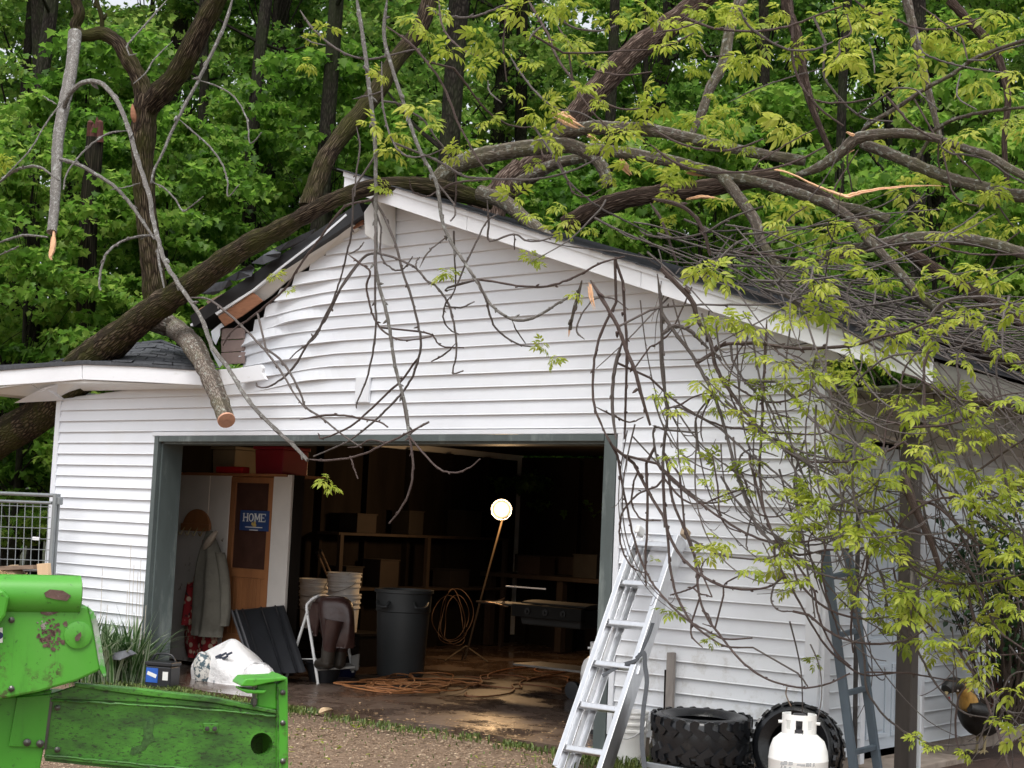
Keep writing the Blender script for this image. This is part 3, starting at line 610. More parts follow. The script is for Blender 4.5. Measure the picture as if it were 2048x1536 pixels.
def letter(ch, xc, zc, w_, h):
    def f(b):
        t = .013; y = yc - .0065; bx_ = lambda x, z, a, c: b.box((xc + x, y, zc + z), (a, .002, c))
        ser = lambda x: (bx_(x, h / 2 - .003, .028, .006), bx_(x, -h / 2 + .003, .028, .006))
        if ch in 'HM':
            for s_ in (-1, 1): bx_(s_ * (w_ / 2 - .008), 0, t, h - .012); ser(s_ * (w_ / 2 - .008))
            if ch == 'H': bx_(0, 0, w_ - .03, .010)
            else:
                for s_ in (-1, 1): b.bar((xc + s_ * (w_ / 2 - .014), y, zc + h / 2 - .008), (xc, y, zc - h / 4), .011, .0022, (0, 1, 0))
        elif ch == 'O':
            n = 20; V = []
            for i in range(n):
                a = 2 * PI * i / n
                for r1, r2 in ((w_ / 2, h / 2), (w_ / 2 - .015, h / 2 - .010)): V += [(xc + r1 * math.cos(a), y - .001, zc + r2 * math.sin(a)), (xc + r1 * math.cos(a), y + .001, zc + r2 * math.sin(a))]
            b.add(V, [(4 * i, 4 * ((i + 1) % n), 4 * ((i + 1) % n) + 2, 4 * i + 2) for i in range(n)] + [(4 * i, 4 * i + 1, 4 * ((i + 1) % n) + 1, 4 * ((i + 1) % n)) for i in range(n)])
        else:
            bx_(-w_ / 2 + .012, 0, t, h - .002)
            for z_, a in ((h / 2 - .004, w_), (0, w_ * .72), (-h / 2 + .004, w_)): bx_(-w_ / 2 + a / 2, z_, a, .008)
            bx_(w_ / 2 - .003, h / 2 - .012, .006, .02); bx_(w_ / 2 - .003, -h / 2 + .012, .006, .02)
    return part('letter', SIGNW, sg, f)
for ch, dx in zip('HOME', (-.122, -.043, .043, .124)): letter(ch, (sx0 + sx1) / 2 + dx, sz0 - .066, .078 if ch == 'M' else .070, .078)
part('emblem', M('sign_yellow', (.5, .36, .1), .6, bump=0), sg, lambda b: [b.lathe(((sx0 + sx1) / 2 + dx, yc - .007, sz0 - .125 + dz), [(.0, 0), (.016, .001), (.0, .002)], 8, toward((0, -1, 0))) for dx, dz in ((-.02, 0), (.012, .012), (.02, -.012), (0, -.014))])
part('print_line', SIGNW, sg, lambda b: (b.box(((sx0 + sx1) / 2, yc - .0065, sz0 - .157), (.24, .002, .008)), b.box(((sx0 + sx1) / 2, yc - .0065, sz0 - .183), (.12, .002, .008))))
# half round coat board
cbp = Cc(391, 1061, -.03)
cb_ = empty('coat_board', cbp, 'half round brown wooden coat board on the white closet panel', 'coat rack')
def half(b):
    R_ = .21; P = [(cbp[0] + R_ * math.cos(t), yc - .03, cbp[2] + .015 + R_ * .92 * math.sin(t)) for t in np.linspace(0, PI, 15)]; b.prism(P, (0, .025, 0)); 
part('half_disc', BROWND, cb_, half, bevel=.004)
part('rail', BROWND, cb_, lambda b: b.box((cbp[0], yc - .035, cbp[2] + .03), (.43, .02, .07)), bevel=.006)
for i in range(4):
    hx = cbp[0] - .15 + .1 * i
    part('hook', M('brass_hook', (.5, .4, .22), .35, metal=1) if i == 0 else bpy.data.materials['brass_hook'], cb_, lambda b: b.tube(smoothpath([(hx, yc - .04, cbp[2] + .03), (hx, yc - .07, cbp[2] - .01), (hx, yc - .09, cbp[2] - .05), (hx, yc - .115, cbp[2] - .02)], 3), .006, 6))
def garment(name, rows, y, mt, parent, dep=.09, folds=5, amp=.25, ph=0):
    V = []; n = 28; mh = max(np.linalg.norm(ony(r_, py, y) - ony(l, py, y)) / 2 for l, r_, py in rows)
    for k, (l, r_, py) in enumerate(rows):
        a = ony(l, py, y); c = ony(r_, py, y); ce = (a + c) / 2; hw = np.linalg.norm(c - a) / 2; dk = dep * min(1, 1.4 * hw / mh)
        for j in range(n):
            t = 2 * PI * j / n; f = 1 + (amp * math.sin(folds * t + ph + .25 * k) + .14 * math.sin(11 * t + .9 * k + ph) + .09 * math.sin(17 * t - 1.3 * k)) * min(1, k / 3)
            V.append(ce + np.array([hw * math.cos(t) * (1 + .08 * math.sin(3 * t + k)), dk * math.sin(t) * f, 0]))
    Fc = [(k * n + j, k * n + (j + 1) % n, (k + 1) * n + (j + 1) % n, (k + 1) * n + j) for k in range(len(rows) - 1) for j in range(n)] + [tuple(range(n)), tuple((len(rows) - 1) * n + j for j in range(n))[::-1]]
    o = mesh(name, V, Fc, mt, parent, smooth=True); s = o.modifiers.new('sub', 'SUBSURF'); s.levels = 1; s.render_levels = 1; return o
COATG = M('olive_grey_cloth', (.17, .16, .13), .9, .15, 10, bump=.5, bscale=30, bdist=.01)
def _floral():
    a = N('red_floral_cloth'); v = a.coord('Object'); vo = a.n('ShaderNodeTexVoronoi'); vo.inputs['Scale'].default_value = 16; a.l(v, vo.inputs['Vector'])
    c = a.mix(a.ramp(vo.outputs['Distance'], [(.3, g(1)), (.42, g(0))]), (.32, .02, .025), (.62, .50, .36)); c = a.mix(a.ramp(a.noise(v, 21, 3), [(.6, g(0)), (.64, g(1))]), c, (.03, .02, .02))
    a.l(c, a.b.inputs['Base Color']); a.b.inputs['Roughness'].default_value = .9; return a.m
FLOR = _floral()
e = empty('grey_coat', Cc(425, 1280, -.12), 'olive grey canvas coat hanging from the half round board', 'coat')
garment('coat_body', [(414, 424, 1062), (408, 432, 1085), (404, 442, 1108), (396, 447, 1150), (392, 449, 1200), (389, 447, 1245), (388, 440, 1272)], yc - .14, COATG, e, .10, 5, .3)
garment('sleeve', [(434, 446, 1105), (441, 455, 1140), (446, 459, 1190), (447, 458, 1240), (445, 454, 1252)], yc - .15, COATG, e, .05, 3, .15)
part('collar', M('tan_collar', (.36, .30, .24), .9, bump=.3), e, lambda b: b.tube(smoothpath([Cc(408, 1098, -.2), Cc(420, 1080, -.22), Cc(434, 1062, -.18)], 3), [.015, .03, .035, .035, .03, .025, .015], 8), smooth=True)
e = empty('red_floral_coat', Cc(400, 1310, -.1), 'red floral patterned garment hanging behind the grey coat', 'coat')
garment('coat_body', [(405, 416, 1080), (398, 424, 1115), (384, 430, 1170), (374, 432, 1230), (370, 436, 1275), (372, 438, 1305), (376, 418, 1316)], yc - .06, FLOR, e, .06, 6, .35, 1)
garment('sleeve', [(378, 390, 1165), (369, 384, 1210), (366, 378, 1250)], yc - .12, FLOR, e, .045, 3, .2)
# things on top of the closet
def bx(name, a, c, y, dp, mt, label, cat, lidm=None, group=None):
    A = ony(*a, y); B = ony(*c, y); zb = z1 + .0075; e = empty(name, (A[0], y, zb), label, cat, group)
    part('body', mt, e, lambda b: b.prism([(A[0] + .015, y, zb), (B[0] - .015, y, zb), (B[0], y - .01, A[2] - .03), (A[0], y - .01, A[2] - .03)], (0, dp, 0)), bevel=.008)
    part('lid', lidm or mt, e, lambda b: b.box(((A[0] + B[0]) / 2, y + dp / 2 - .01, A[2] - .012), (B[0] - A[0] + .03, dp + .03, .03)), bevel=.008)
REDP = M('red_plastic', (.30, .02, .035), .4, .1, 4, bump=.02)
bx('red_bin', (512, 893), (567, 940), yc + .12, .32, REDP, 'dark red plastic bin on top of the closet, right of the tan box', 'bin')
bx('tan_box', (427, 893), (470, 930), yc + .14, .3, M('tan_card', (.30, .24, .16), .8, .1), 'tan box on top of the closet with a red tray in front', 'box')
e = empty('red_tray', ony(455, 945, yc + .02), 'flat bright red tray at the front of the closet top', 'tray')
A = ony(430, 931, yc + .0); B = ony(482, 945, yc + .0)
part('body', M('bright_red_plastic', (.5, .015, .02), .35, .1, 4, bump=.02), e, lambda b: b.box(((A[0] + B[0]) / 2, yc + .06, z1 + .04), (B[0] - A[0], .1, .062)), bevel=.01)
# black truck panel leaning below the door
e = empty('tonneau_cover', onz(540, 1345, FLOOR), 'ridged black plastic truck bed cover leaning below the brown door', 'bed cover')
P0 = [Cc(462, 1222, -.08), Cc(562, 1212, -.05), Cc(606, 1345, -.35), Cc(505, 1352, -.4)]
part('sheet', BLACKP, e, lambda b: b.prism(P0, (.01, .03, .01)), bevel=.006)
for t in (.03, .12, .25, .62, .9):
    part('rib', M('worn_black_rim', (.13, .13, .14), .4) if t == .03 else bpy.data.materials['worn_black_rim' if t < .2 else 'black_plastic'], e, lambda b: b.bar(P0[0] + (P0[1] - P0[0]) * t + [0, -.012, .005], P0[3] + (P0[2] - P0[3]) * t + [0, -.012, .005], .014, .02))
# white sack
def blob(b, c, r, seed, n=26, m_=16, amp=.16, flat=True):
    q = np.random.default_rng(seed); K = q.normal(0, 2.1, (9, 3)); ph = q.uniform(0, 6, 9); V = []
    for i in range(m_ + 1):
        for j in range(n):
            th = PI * i / m_; p = 2 * PI * j / n; u = np.array([math.sin(th) * math.cos(p), math.sin(th) * math.sin(p), math.cos(th)])
            s_ = 1 + amp * sum(abs(math.sin(K[a] @ u + ph[a])) - .6 for a in range(9)) / 2.6 + (.10 * amp * sum(abs(math.sin(3.1 * K[a] @ u + 2 * ph[a])) - .6 for a in range(4)) if n > 30 else 0); w_ = u * s_ * np.array(r); w_[2] = max(w_[2], -r[2] * .55); V.append(np.array(c) + w_)
    b.add(V, [(i * n + j, i * n + (j + 1) % n, (i + 1) * n + (j + 1) % n, (i + 1) * n + j) for i in range(m_) for j in range(n)])
SACK = M('white_sack', (.80, .79, .79), .38, .04, 5, bump=.7, bscale=11, bdist=.035, dirt=(.30, .33, .36), dirt_scale=9, dirt_lo=.66, dirt_hi=.68)
c = onz(450, 1366, FLOOR); e = empty('white_sack', c, 'crumpled white plastic sack on the floor below the coats', 'sack')
garment('sack', [(386, 548, 1368), (388, 546, 1352), (396, 536, 1336), (410, 520, 1318), (428, 500, 1302), (444, 484, 1290), (456, 476, 1281), (462, 470, 1278)], c[1] + .14, SACK, e, .22, 5, .16, 1.1)
garment('sack_corner', [(488, 546, 1368), (490, 545, 1350), (500, 538, 1334), (512, 528, 1326)], c[1] + .06, SACK, e, .13, 4, .2, .4)
part('print', M('sack_print', (.05, .06, .09), .6, bump=0), e, lambda b: [b.box(c + np.array([dx, -.06 + .02 * abs(dx), .17 + dz]), (.07, .012, .016), Ry(-.4)) for dx, dz in ((-.04, .06), (.03, .08), (.10, .09), (-.03, .04), (.05, .055))])
e = empty('leafy_print_bag', c + [-.2, -.05, 0], 'small blue and white patterned bag beside the white sack', 'bag')
def _pb():
    a = N('patterned_bag'); v = a.coord('Object'); c_ = a.mix(a.ramp(a.noise(v, 24, 4), [(.5, g(0)), (.54, g(1))]), (.62, .6, .56), (.06, .10, .12)); a.l(c_, a.b.inputs['Base Color']); a.b.inputs['Roughness'].default_value = .6; return a.m
part('body', _pb(), e, lambda b: blob(b, onz(398, 1362, FLOOR) + [.0, .05, .09], (.10, .09, .16), 12), smooth=True)
# battery by the jamb
BATB = BLACKP
c = np.array([.50, -.17, GROUND]); e = empty('car_battery', c, 'black car battery with a blue label by the left door jamb', 'battery')
part('case', BATB, e, lambda b: b.box(c + [0, 0, .10], (.24, .17, .19), Rz(.4)), bevel=.01)
part('cover', BATB, e, lambda b: b.box(c + [0, 0, .215], (.25, .18, .035), Rz(.4)), bevel=.008)
part('carry_handle', BATB, e, lambda b: b.tube(smoothpath([c + [-.10, -.04, .235], c + [-.06, -.02, .29], c + [.06, .03, .29], c + [.10, .05, .235]], 3), .008, 6), smooth=True)
part('label', M('label_blue', (.02, .10, .42), .4, .2, 6, bump=0), e, lambda b: b.box(c + Rz(.4) @ np.array([-.05, -.0875, .12]), (.11, .004, .12), Rz(.4)))
part('label_stripe', SIGNW, e, lambda b: b.box(c + Rz(.4) @ np.array([-.05, -.0905, .125]), (.09, .002, .03), Rz(.4) @ Ry(.3)))
part('label', bpy.data.materials['sign_white'], e, lambda b: b.box(c + Rz(.4) @ np.array([.075, -.0875, .12]), (.05, .004, .07), Rz(.4)))
# step stool with waders over it
c = onz(640, 1368, FLOOR); ys = c[1]
def S(px, py, dy=0): return ony(px, py, ys + dy)
st = empty('step_stool', c, 'white tubular folding step stool with brown waders over it', 'step stool')
part('front_frame', STEELW, st, lambda b: b.tube(smoothpath([S(636, 1369), S(626, 1300), S(614, 1222), S(618, 1205, .02), S(634, 1193, .05), S(652, 1192, .25), S(676, 1205, .42), S(690, 1260, .42), S(706, 1345, .42)], 5), .0135, 10), smooth=True)
part('back_leg', STEELW, st, lambda b: b.tube([S(614, 1226, -.01), S(594, 1290, -.02), S(570, 1362, -.03)], .013, 10), smooth=True)
part('back_leg', STEELW, st, lambda b: b.tube([S(684, 1236, .44), S(662, 1290, .44), S(650, 1340, .44)], .013, 10), smooth=True)
part('step', M('stool_tread', (.30, .29, .27), .7, .2), st, lambda b: b.prism([S(634, 1342), S(710, 1337, .3), S(700, 1330, .45), S(640, 1334, .3)], (0, 0, .02)), bevel=.004)
part('step', bpy.data.materials['stool_tread'], st, lambda b: b.prism([S(622, 1266), S(664, 1263, .3), S(660, 1258, .45), S(628, 1260, .3)], (0, 0, .015)), bevel=.004)
part('side_plate', bpy.data.materials['stool_tread'], st, lambda b: b.prism([S(702, 1312, .40), S(716, 1308, .40), S(714, 1340, .40), S(700, 1342, .40)], (0, .02, 0)))
part('brace', STEELW, st, lambda b: b.tube([S(586, 1318), S(632, 1318)], .006, 6))
WAD = M('brown_rubber_waders', (.042, .020, .017), .35, .25, 8, bump=.4, bscale=22, bdist=.012)
BOOT = M('dark_rubber_boot', (.032, .026, .02), .45, .2, 8, bump=.15)
wd = empty('waders', S(665, 1330, .2), 'dark brown rubber waders draped over the white step stool, boots down', 'waders')
garment('bib', [(648, 684, 1193), (636, 697, 1199), (632, 702, 1212), (636, 706, 1238), (645, 707, 1262), (652, 706, 1288), (655, 702, 1294)], ys + .13, WAD, wd, .13, 4, .35, .7)
garment('bib_flap', [(628, 646, 1204), (622, 645, 1218), (622, 640, 1240), (626, 636, 1262), (628, 634, 1272)], ys + .05, WAD, wd, .05, 3, .3, 2)
for dx, dy in ((-14, .02), (10, .18)):
    lg = part('leg', WAD, wd, lambda b: b.tube(smoothpath([S(676 + dx * .6, 1240, dy), S(676 + dx, 1272, dy - .01), S(672 + dx, 1300, dy)], 4), list(np.interp(np.linspace(0, 1, 9), [0, .5, 1], [.09, .075, .062])), 12), smooth=True)
    part('boot', BOOT, lg, lambda b: (b.tube(smoothpath([S(673 + dx, 1285, dy), S(670 + dx, 1310, dy), S(668 + dx, 1326, dy)], 4), list(np.linspace(.066, .058, 9)), 12), b.tube(smoothpath([S(676 + dx, 1327, dy), S(660 + dx, 1326, dy), S(645 + dx, 1330, dy)], 4), [.035, .05, .055, .055, .05, .048, .05, .042, .02], 12)), smooth=True)
c = onz(605, 1366, FLOOR) + [0, .25, 0]; e = empty('black_tub', c, 'low black plastic tub behind the step stool legs', 'tub')
part('body', BLACKP, e, lambda b: b.lathe(c, [(.0, 0), (.12, 0), (.17, .17), (.18, .17), (.18, .185), (.165, .185), (.115, .012), (0, .012)], 24), smooth=True)
c = onz(678, 1352, FLOOR) + [0, .05, 0]; e = empty('blue_basin', c, 'small dark blue basin on the floor under the step stool', 'basin')
part('body', M('dark_blue_plastic', (.01, .016, .07), .35, bump=.02), e, lambda b: b.lathe(c, [(.0, 0), (.11, 0), (.14, .09), (.148, .09), (.148, .1), (.135, .1), (.105, .01), (0, .01)], 24), smooth=True)
# buckets
BUCK = M('white_bucket', (.84, .83, .81), .4, .05, 5, bump=.04, dirt=(.35, .3, .28), dirt_scale=8, dirt_lo=.6, dirt_hi=.75)
WIRE = M('zinc_wire', (.5, .5, .5), .4, metal=.8)
def bucket(e, c, r, h, mt=BUCK, tilt=None, handle=True):
    prof = [(0, 0), (r * .86, 0), (r * .93, h * .6), (r * 1.0, h * .62), (r * 1.0, h * .66), (r * .94, h * .67), (r * .95, h * .74), (r * 1.02, h * .75), (r * 1.02, h * .79), (r * .955, h * .8), (r * .97, h * .88), (r * 1.04, h * .89), (r * 1.04, h * .93), (r * .98, h * .94), (r * .985, h * .97), (r * 1.05, h * .975), (r * 1.05, h), (r * .97, h), (r * .86, .02), (0, .02)]
    part('body', mt, e, lambda b: b.lathe(c, prof, 28), smooth=True)
    if handle: part('handle', WIRE, e, lambda b: b.tube(smoothpath([c + [r * 1.04, 0, h * .84], c + [r * 1.08, -r * .3, h * .7], c + [r * .6, -r * 1.02, h * .52], c + [-r * .5, -r * 1.05, h * .56], c + [-r * 1.04, -r * .3, h * .74], c + [-r * 1.03, 0, h * .84]], 3), .004, 6), smooth=True)
boxc = np.array([-.30, 2.72, FLOOR]); e = empty('wooden_crate', boxc, 'dark wooden crate behind the step stool, carrying white buckets', 'crate')
for zz in (.055, .155, .25): part('slat', DARKW, e, lambda b: b.box(boxc + [0, -.2, zz], (.9, .02, .085)))
part('top', DARKW, e, lambda b: b.box(boxc + [0, 0, .317], (.92, .44, .025))); [part('end', DARKW, e, lambda b: b.box(boxc + [q_ * .44, 0, .15], (.02, .38, .30))) for q_ in (-1, 1)]
zt = boxc[2] + .33
def at_y(px, y): p = ony(px, 1240, y); return np.array([p[0], p[1], 0])
for (px, y, dz, h, lab) in [(628, 2.66, .12, .36, 'white ribbed bucket in the left stack behind the stool, the upper one'), (629, 2.66, 0, .36, 'white ribbed bucket at the bottom of the left stack behind the stool'), (684, 2.56, .19, .38, 'white ribbed bucket on top of the taller right stack behind the stool'), (685, 2.56, 0, .38, 'white ribbed bucket at the bottom of the taller right stack')]:
    c = at_y(px, y); c[2] = zt + dz + (.02 if dz else 0); e = empty('bucket', c, lab, 'bucket', 'white buckets behind the step stool'); bucket(e, c, .172, h, handle=True)
# grey bin
c = onz(800, 1351, FLOOR); e = empty('trash_can', c, 'big round dark grey plastic trash can at the middle of the floor', 'trash can')
CAN = M('grey_bin_plastic', (.050, .054, .056), .5, .1, 4, bump=.05)
part('body', CAN, e, lambda b: b.lathe(c, [(0, 0), (.215, 0), (.225, .02), (.252, .60), (.262, .61), (.262, .64), (.268, .78), (.285, .785), (.285, .815), (.262, .815), (.215, .03), (0, .03)], 36), smooth=True)
for s_ in (-1, 1): part('handle', CAN, e, lambda b: b.tube(smoothpath([c + RH * s_ * .12 + NH * .24 + [0, 0, .70], c + RH * s_ * .14 + NH * .3 + [0, 0, .66], c + RH * s_ * .22 + NH * .24 + [0, 0, .66], c + RH * s_ * .24 + NH * .15 + [0, 0, .70]], 3), .014, 8), smooth=True)
# orange cord in loops on the floor
CORD = M('orange_cord', (.34, .14, .05), .6, .15, 8, bump=.05)
cen = onz(800, 1368, FLOOR + .01); e = empty('orange_cord', cen, 'long orange extension cord coiled on the wet floor before the grey trash can', 'cord')
b = MB(); P = []
for i in range(150):
    a = i * .47 + .3 * math.sin(i * .6); k_ = i / 150; px = 815 + 45 * math.sin(i * .071) + (70 + 38 * math.sin(i * .33)) * math.cos(a) + 9 * math.sin(i * 1.7); py = 1366 + 4 * math.sin(i * .11) + (10 + 7 * math.sin(i * .37 + 1)) * math.sin(a) + 1.5 * math.sin(i * 1.3)
    q = onz(px, py, FLOOR + .012 + .035 * abs(math.sin(i * .21))); P.append(q)
b.tube(smoothpath(P, 3), .0068, 6); b.build('cord', CORD, e, smooth=True)
b = MB()
for kx in range(4):
    P = [onz(930 + 45 * t + 20 * math.sin(t * 3 + kx), 1352 + 12 * kx - t * 4 + 9 * math.sin(t * 1.9 + kx * 2), FLOOR + .012) for t in np.linspace(0, 5, 14)]; b.tube(smoothpath(P, 3), .008, 6)
ext = empty('brown_cord', onz(1000, 1370, FLOOR), 'loose brown cord lengths trailing over the floor toward the grill', 'cord'); b.build('cord', M('brown_cord', (.22, .09, .04), .55, bump=.05), ext, smooth=True)
# lamp on its stand: the one lit lamp
LX = onz(930, 1322, FLOOR); dl = depth(LX)
lm = empty('work_lamp', LX, 'lit work lamp on a tall slim tripod stand, glaring in the dark garage', 'work lamp')
POLE = M('tan_pole', (.065, .045, .026), .5, .1, 5, bump=.05)
hd = D(1003, 1019, dl - .1)
part('pole', POLE, lm, lambda b: b.tube(smoothpath([LX + [0, 0, .02], (LX + hd) / 2 + [0, .02, 0], hd + [0, .05, -.03]], 3), .011, 8), smooth=True)
for a in (.3, 2.4, 4.5): part('foot', POLE, lm, lambda b: b.tube([LX + [0, 0, .16], LX + [.27 * math.cos(a), .27 * math.sin(a), .008]], .010, 6))
def _lit():
    a = N('lit_bulb'); e_ = a.n('ShaderNodeEmission'); gp = a.n('ShaderNodeNewGeometry'); vd = a.n('ShaderNodeVectorMath', operation='DISTANCE'); a.l(gp.outputs['Position'], vd.inputs[0]); vd.inputs[1].default_value = tuple(hd)
    r_ = a.ramp(vd.outputs['Value'], [(.0, (1, .84, .58)), (.075, (1, .80, .50)), (.098, (1.0, .50, .16))]); a.l(r_, e_.inputs['Color']); s_ = a.ramp(vd.outputs['Value'], [(.0, g(1)), (.045, g(.22)), (.075, g(.035)), (.098, g(.008))])
    mu = a.n('ShaderNodeMath', operation='MULTIPLY'); a.l(s_, mu.inputs[0]); mu.inputs[1].default_value = 40; a.l(mu.outputs[0], e_.inputs['Strength']); a.l(e_.outputs[0], a.out.inputs['Surface']); return a.m
LITB = _lit()
pl = bpy.data.lights.new('lamp_light', 'POINT'); pl.energy = 38; pl.color = (1, .62, .30); pl.shadow_soft_size = .09; plo = bpy.data.objects.new('lamp_light', pl); COL.objects.link(plo); plo.location = Vector(hd + (CAM - hd) / np.linalg.norm(CAM - hd) * .16)
fd = CAM - hd; fd[2] += .3; Rl = toward(fd)
part('reflector', M('lamp_reflector', (.6, .6, .6), .25, metal=1), lm, lambda b: b.lathe(hd - Rl[:, 2] * .05, [(.02, -.06), (.05, -.04), (.085, -.02), (.112, .02), (.108, .02), (.08, -.012), (.045, -.035), (.0, -.04)], 28, Rl), smooth=True)
part('bulb', LITB, lm, lambda b: b.lathe(hd, [(0, -.03), (.05, -.03), (.078, -.01), (.096, .005), (.078, .02), (.045, .032), (0, .036)], 24, Rl), smooth=True)
c = D(905, 1245, dl); part('hung_cord', M('dull_cord', (.085, .045, .024), .7), lm, lambda b: b.tube([c + Rz(.6) @ np.array([.15 * math.cos(t) * (1 + .25 * math.sin(i * .31)) + .05 * math.sin(i * .17), .04 * math.sin(i), .27 * math.sin(t) * (1 + .2 * math.sin(i * .23)) - .04 * math.cos(i * .11)]) for i, t in enumerate(np.linspace(0, 25, 110))], .0045, 5), smooth=True)
# grill
GR = M('black_grill_steel', (.020, .019, .018), .7, .2, 6, bump=.1, spec=.25)
gy = 2.35
def G(px, py, dy=0): return ony(px, py, gy + dy)
gc = onz(1075, 1392, FLOOR); e = empty('grill_cart', gc, 'black gas grill cart on two wheels, right of the lamp stand', 'grill')
gx0, gx1 = 2.30, 3.02; gz = .72
part('firebox', GR, e, lambda b: b.prism([(gx0 + .03, gy, .44), (gx1 - .03, gy, .44), (gx1, gy - .02, .60), (gx0, gy - .02, .60)], (0, .42, 0)), bevel=.015)
part('control_panel', M('grill_panel', (.012, .011, .010), .8, spec=.1), e, lambda b: b.box(((gx0 + gx1) / 2, gy - .05, .565), (gx1 - gx0 + .06, .05, .11)), bevel=.006)
for i in range(3): part('knob', GR, e, lambda b: b.lathe((gx0 + .16 + .2 * i, gy - .074, .565), [(.03, 0), (.03, .014), (.014, .017), (.012, .034), (0, .034)], 14, toward((0, -1, 0))), smooth=True)
part('lid', GR, e, lambda b: b.prism([(gx0, gy + .02 + .2 - .2 * math.cos(t), .625 + .03 * math.sin(t)) for t in np.linspace(0, PI, 11)], (gx1 - gx0, 0, 0)), smooth=True)
for lx, ly in ((gx0 - .02, gy - .02), (gx1 - .0, gy - .02), (gx0 - .02, gy + .4), (gx1 - .0, gy + .4)): part('leg', GR, e, lambda b: b.bar((lx, ly, .5), (lx, ly, FLOOR + (.01 if lx < gx1 - .1 else .07)), .045, .045))
for ly in (gy - .02, gy + .4): part('wheel', BLACKP, e, lambda b: b.lathe((gx1 - .02, ly - .03, FLOOR + .075), [(.02, 0), (.075, .004), (.075, .05), (.02, .054)], 20, toward((0, -1, 0))), smooth=True)
part('shelf', M('steel_shelf', (.20, .19, .18), .35, metal=.6), e, lambda b: b.box(((gx0 + gx1) / 2, gy + .19, .08), (gx1 - gx0 + .08, .40, .018)))
part('side_shelf', GR, e, lambda b: b.box((gx0 - .26, gy + .18, .60), (.46, .36, .02)), bevel=.005)
part('shelf_rim', M('bright_steel', (.62, .58, .55), .25, metal=1), e, lambda b: b.bar(G(1012, 1172, -.06), G(1092, 1178, -.06), .008, .012))
tg = empty('grill_tongs', ony(985, 1200, gy - .1), 'bright metal tongs sticking out from the grill side shelf', 'tongs')
TG = M('brass_tongs', (.75, .55, .35), .3, metal=1)
for a_ in ([(953, 1202), (990, 1202), (1003, 1199), (1009, 1196)], [(953, 1203), (985, 1206), (1010, 1212), (1016, 1213)]): part('arm', TG, tg, lambda b: b.tube(smoothpath([ony(*p, gy - .02) for p in a_], 3), .006, 6), smooth=True)
part('tip', TG, tg, lambda b: b.lathe(ony(1007, 1205, gy - .02), [(0, -.02), (.018, 0), (0, .02)], 8, toward((1, 0, -.4))), smooth=True)
def propane(name, c, R_, H, mt, label, cat='propane tank', labeled=True, rot=0.0):
    e = empty(name, c, label, cat); hb = H - .125
    prof = [(R_ * .72, 0), (R_ * .72, .03), (R_ * .55, .035)] 
    part('foot_ring', mt, e, lambda b: b.lathe(c, [(R_ * .70, 0), (R_ * .72, 0), (R_ * .72, .045), (R_ * .70, .045)], 32), smooth=True)
    part('tank_body', mt, e, lambda b: b.lathe(c, [(0, .03), (R_ * .5, .03), (R_ * .82, .05), (R_ * .97, .10), (R_, .15), (R_, hb - .115), (R_ * 1.008, hb - .112), (R_ * 1.008, hb - .106), (R_, hb - .103), (R_ * .97, hb - .06), (R_ * .86, hb - .012), (R_ * .62, hb + .02), (R_ * .3, hb + .035), (0, hb + .038)], 40), smooth=True)
    A0 = math.atan2(CAM[1] - c[1], CAM[0] - c[0]) + rot
    # guard collar with hand holes, open in the middle toward the valve
    def strip(b, a0, a1, z0, z1_, r=R_ * .58):
        n = max(2, int((a1 - a0) / .12)); V = []
        for i in range(n + 1):
            a = A0 + a0 + (a1 - a0) * i / n
            for rr, zz in ((r, z0), (r, z1_), (r - .006, z1_), (r - .006, z0)): V.append(c + np.array([rr * math.cos(a), rr * math.sin(a), zz]))
        b.add(V, [(i * 4 + j, (i + 1) * 4 + j, (i + 1) * 4 + (j + 1) % 4, i * 4 + (j + 1) % 4) for i in range(n) for j in range(4)] + [(0, 1, 2, 3), (n * 4 + 3, n * 4 + 2, n * 4 + 1, n * 4)])
    zc0, zc1 = hb + .02, H
    def col(b):
        strip(b, -2.6, 2.6, H - .028, H); strip(b, -2.6, -.26, zc0 + .0, zc0 + .03); strip(b, .26, 2.6, zc0, zc0 + .03)
        for a_, c_ in ((-.52, -.20), (.20, .52), (-1.6, -.86), (.86, 1.6), (-2.6, -2.2), (2.2, 2.6)): strip(b, a_, c_, zc0 + .03, H - .028)
    part('collar', mt, e, col, smooth=True)
    for s_ in (-1, 1): part('collar_lug', mt, e, lambda b: b.tube([c + np.array([R_ * .57 * math.cos(A0 + s_ * 1.45), R_ * .57 * math.sin(A0 + s_ * 1.45), H - .045]), c + np.array([R_ * .70 * math.cos(A0 + s_ * 1.45), R_ * .70 * math.sin(A0 + s_ * 1.45), H - .045])], .008, 8))
    fx = np.array([math.cos(A0), math.sin(A0), 0])
    v_ = part('valve', M('black_valve', (.04, .04, .045), .4) if 'black_valve' not in bpy.data.materials else bpy.data.materials['black_valve'], e, lambda b: (b.lathe(c + [0, 0, hb + .03], [(0, 0), (.02, 0), (.02, .07), (.012, .075), (0, .076)], 12), b.lathe(c + fx * .02 + np.array([0, 0, hb + .06]), [(.030, 0), (.034, .03), (.028, .05), (.012, .05), (.01, .03), (0, .03)], 18, toward(fx)), b.lathe(c + [0, 0, hb + .105], [(0, 0), (.034, 0), (.034, .02), (0, .024)], 12)), smooth=True)
    return e, A0, hb
pc = ony(1200, 1400, .75); ph_ = ony(1197, 1284, .75)[2] - FLOOR; pc[2] = FLOOR
propane('gas_bottle', pc, .15, ph_, M('grey_tank_paint', (.50, .50, .50), .4, .05, bump=.04), 'grey gas bottle with a black hose inside the right door edge', 'gas bottle')
e = empty('gas_hose', pc + NH * .17, 'black rubber hose drooping over the grey gas bottle', 'hose')
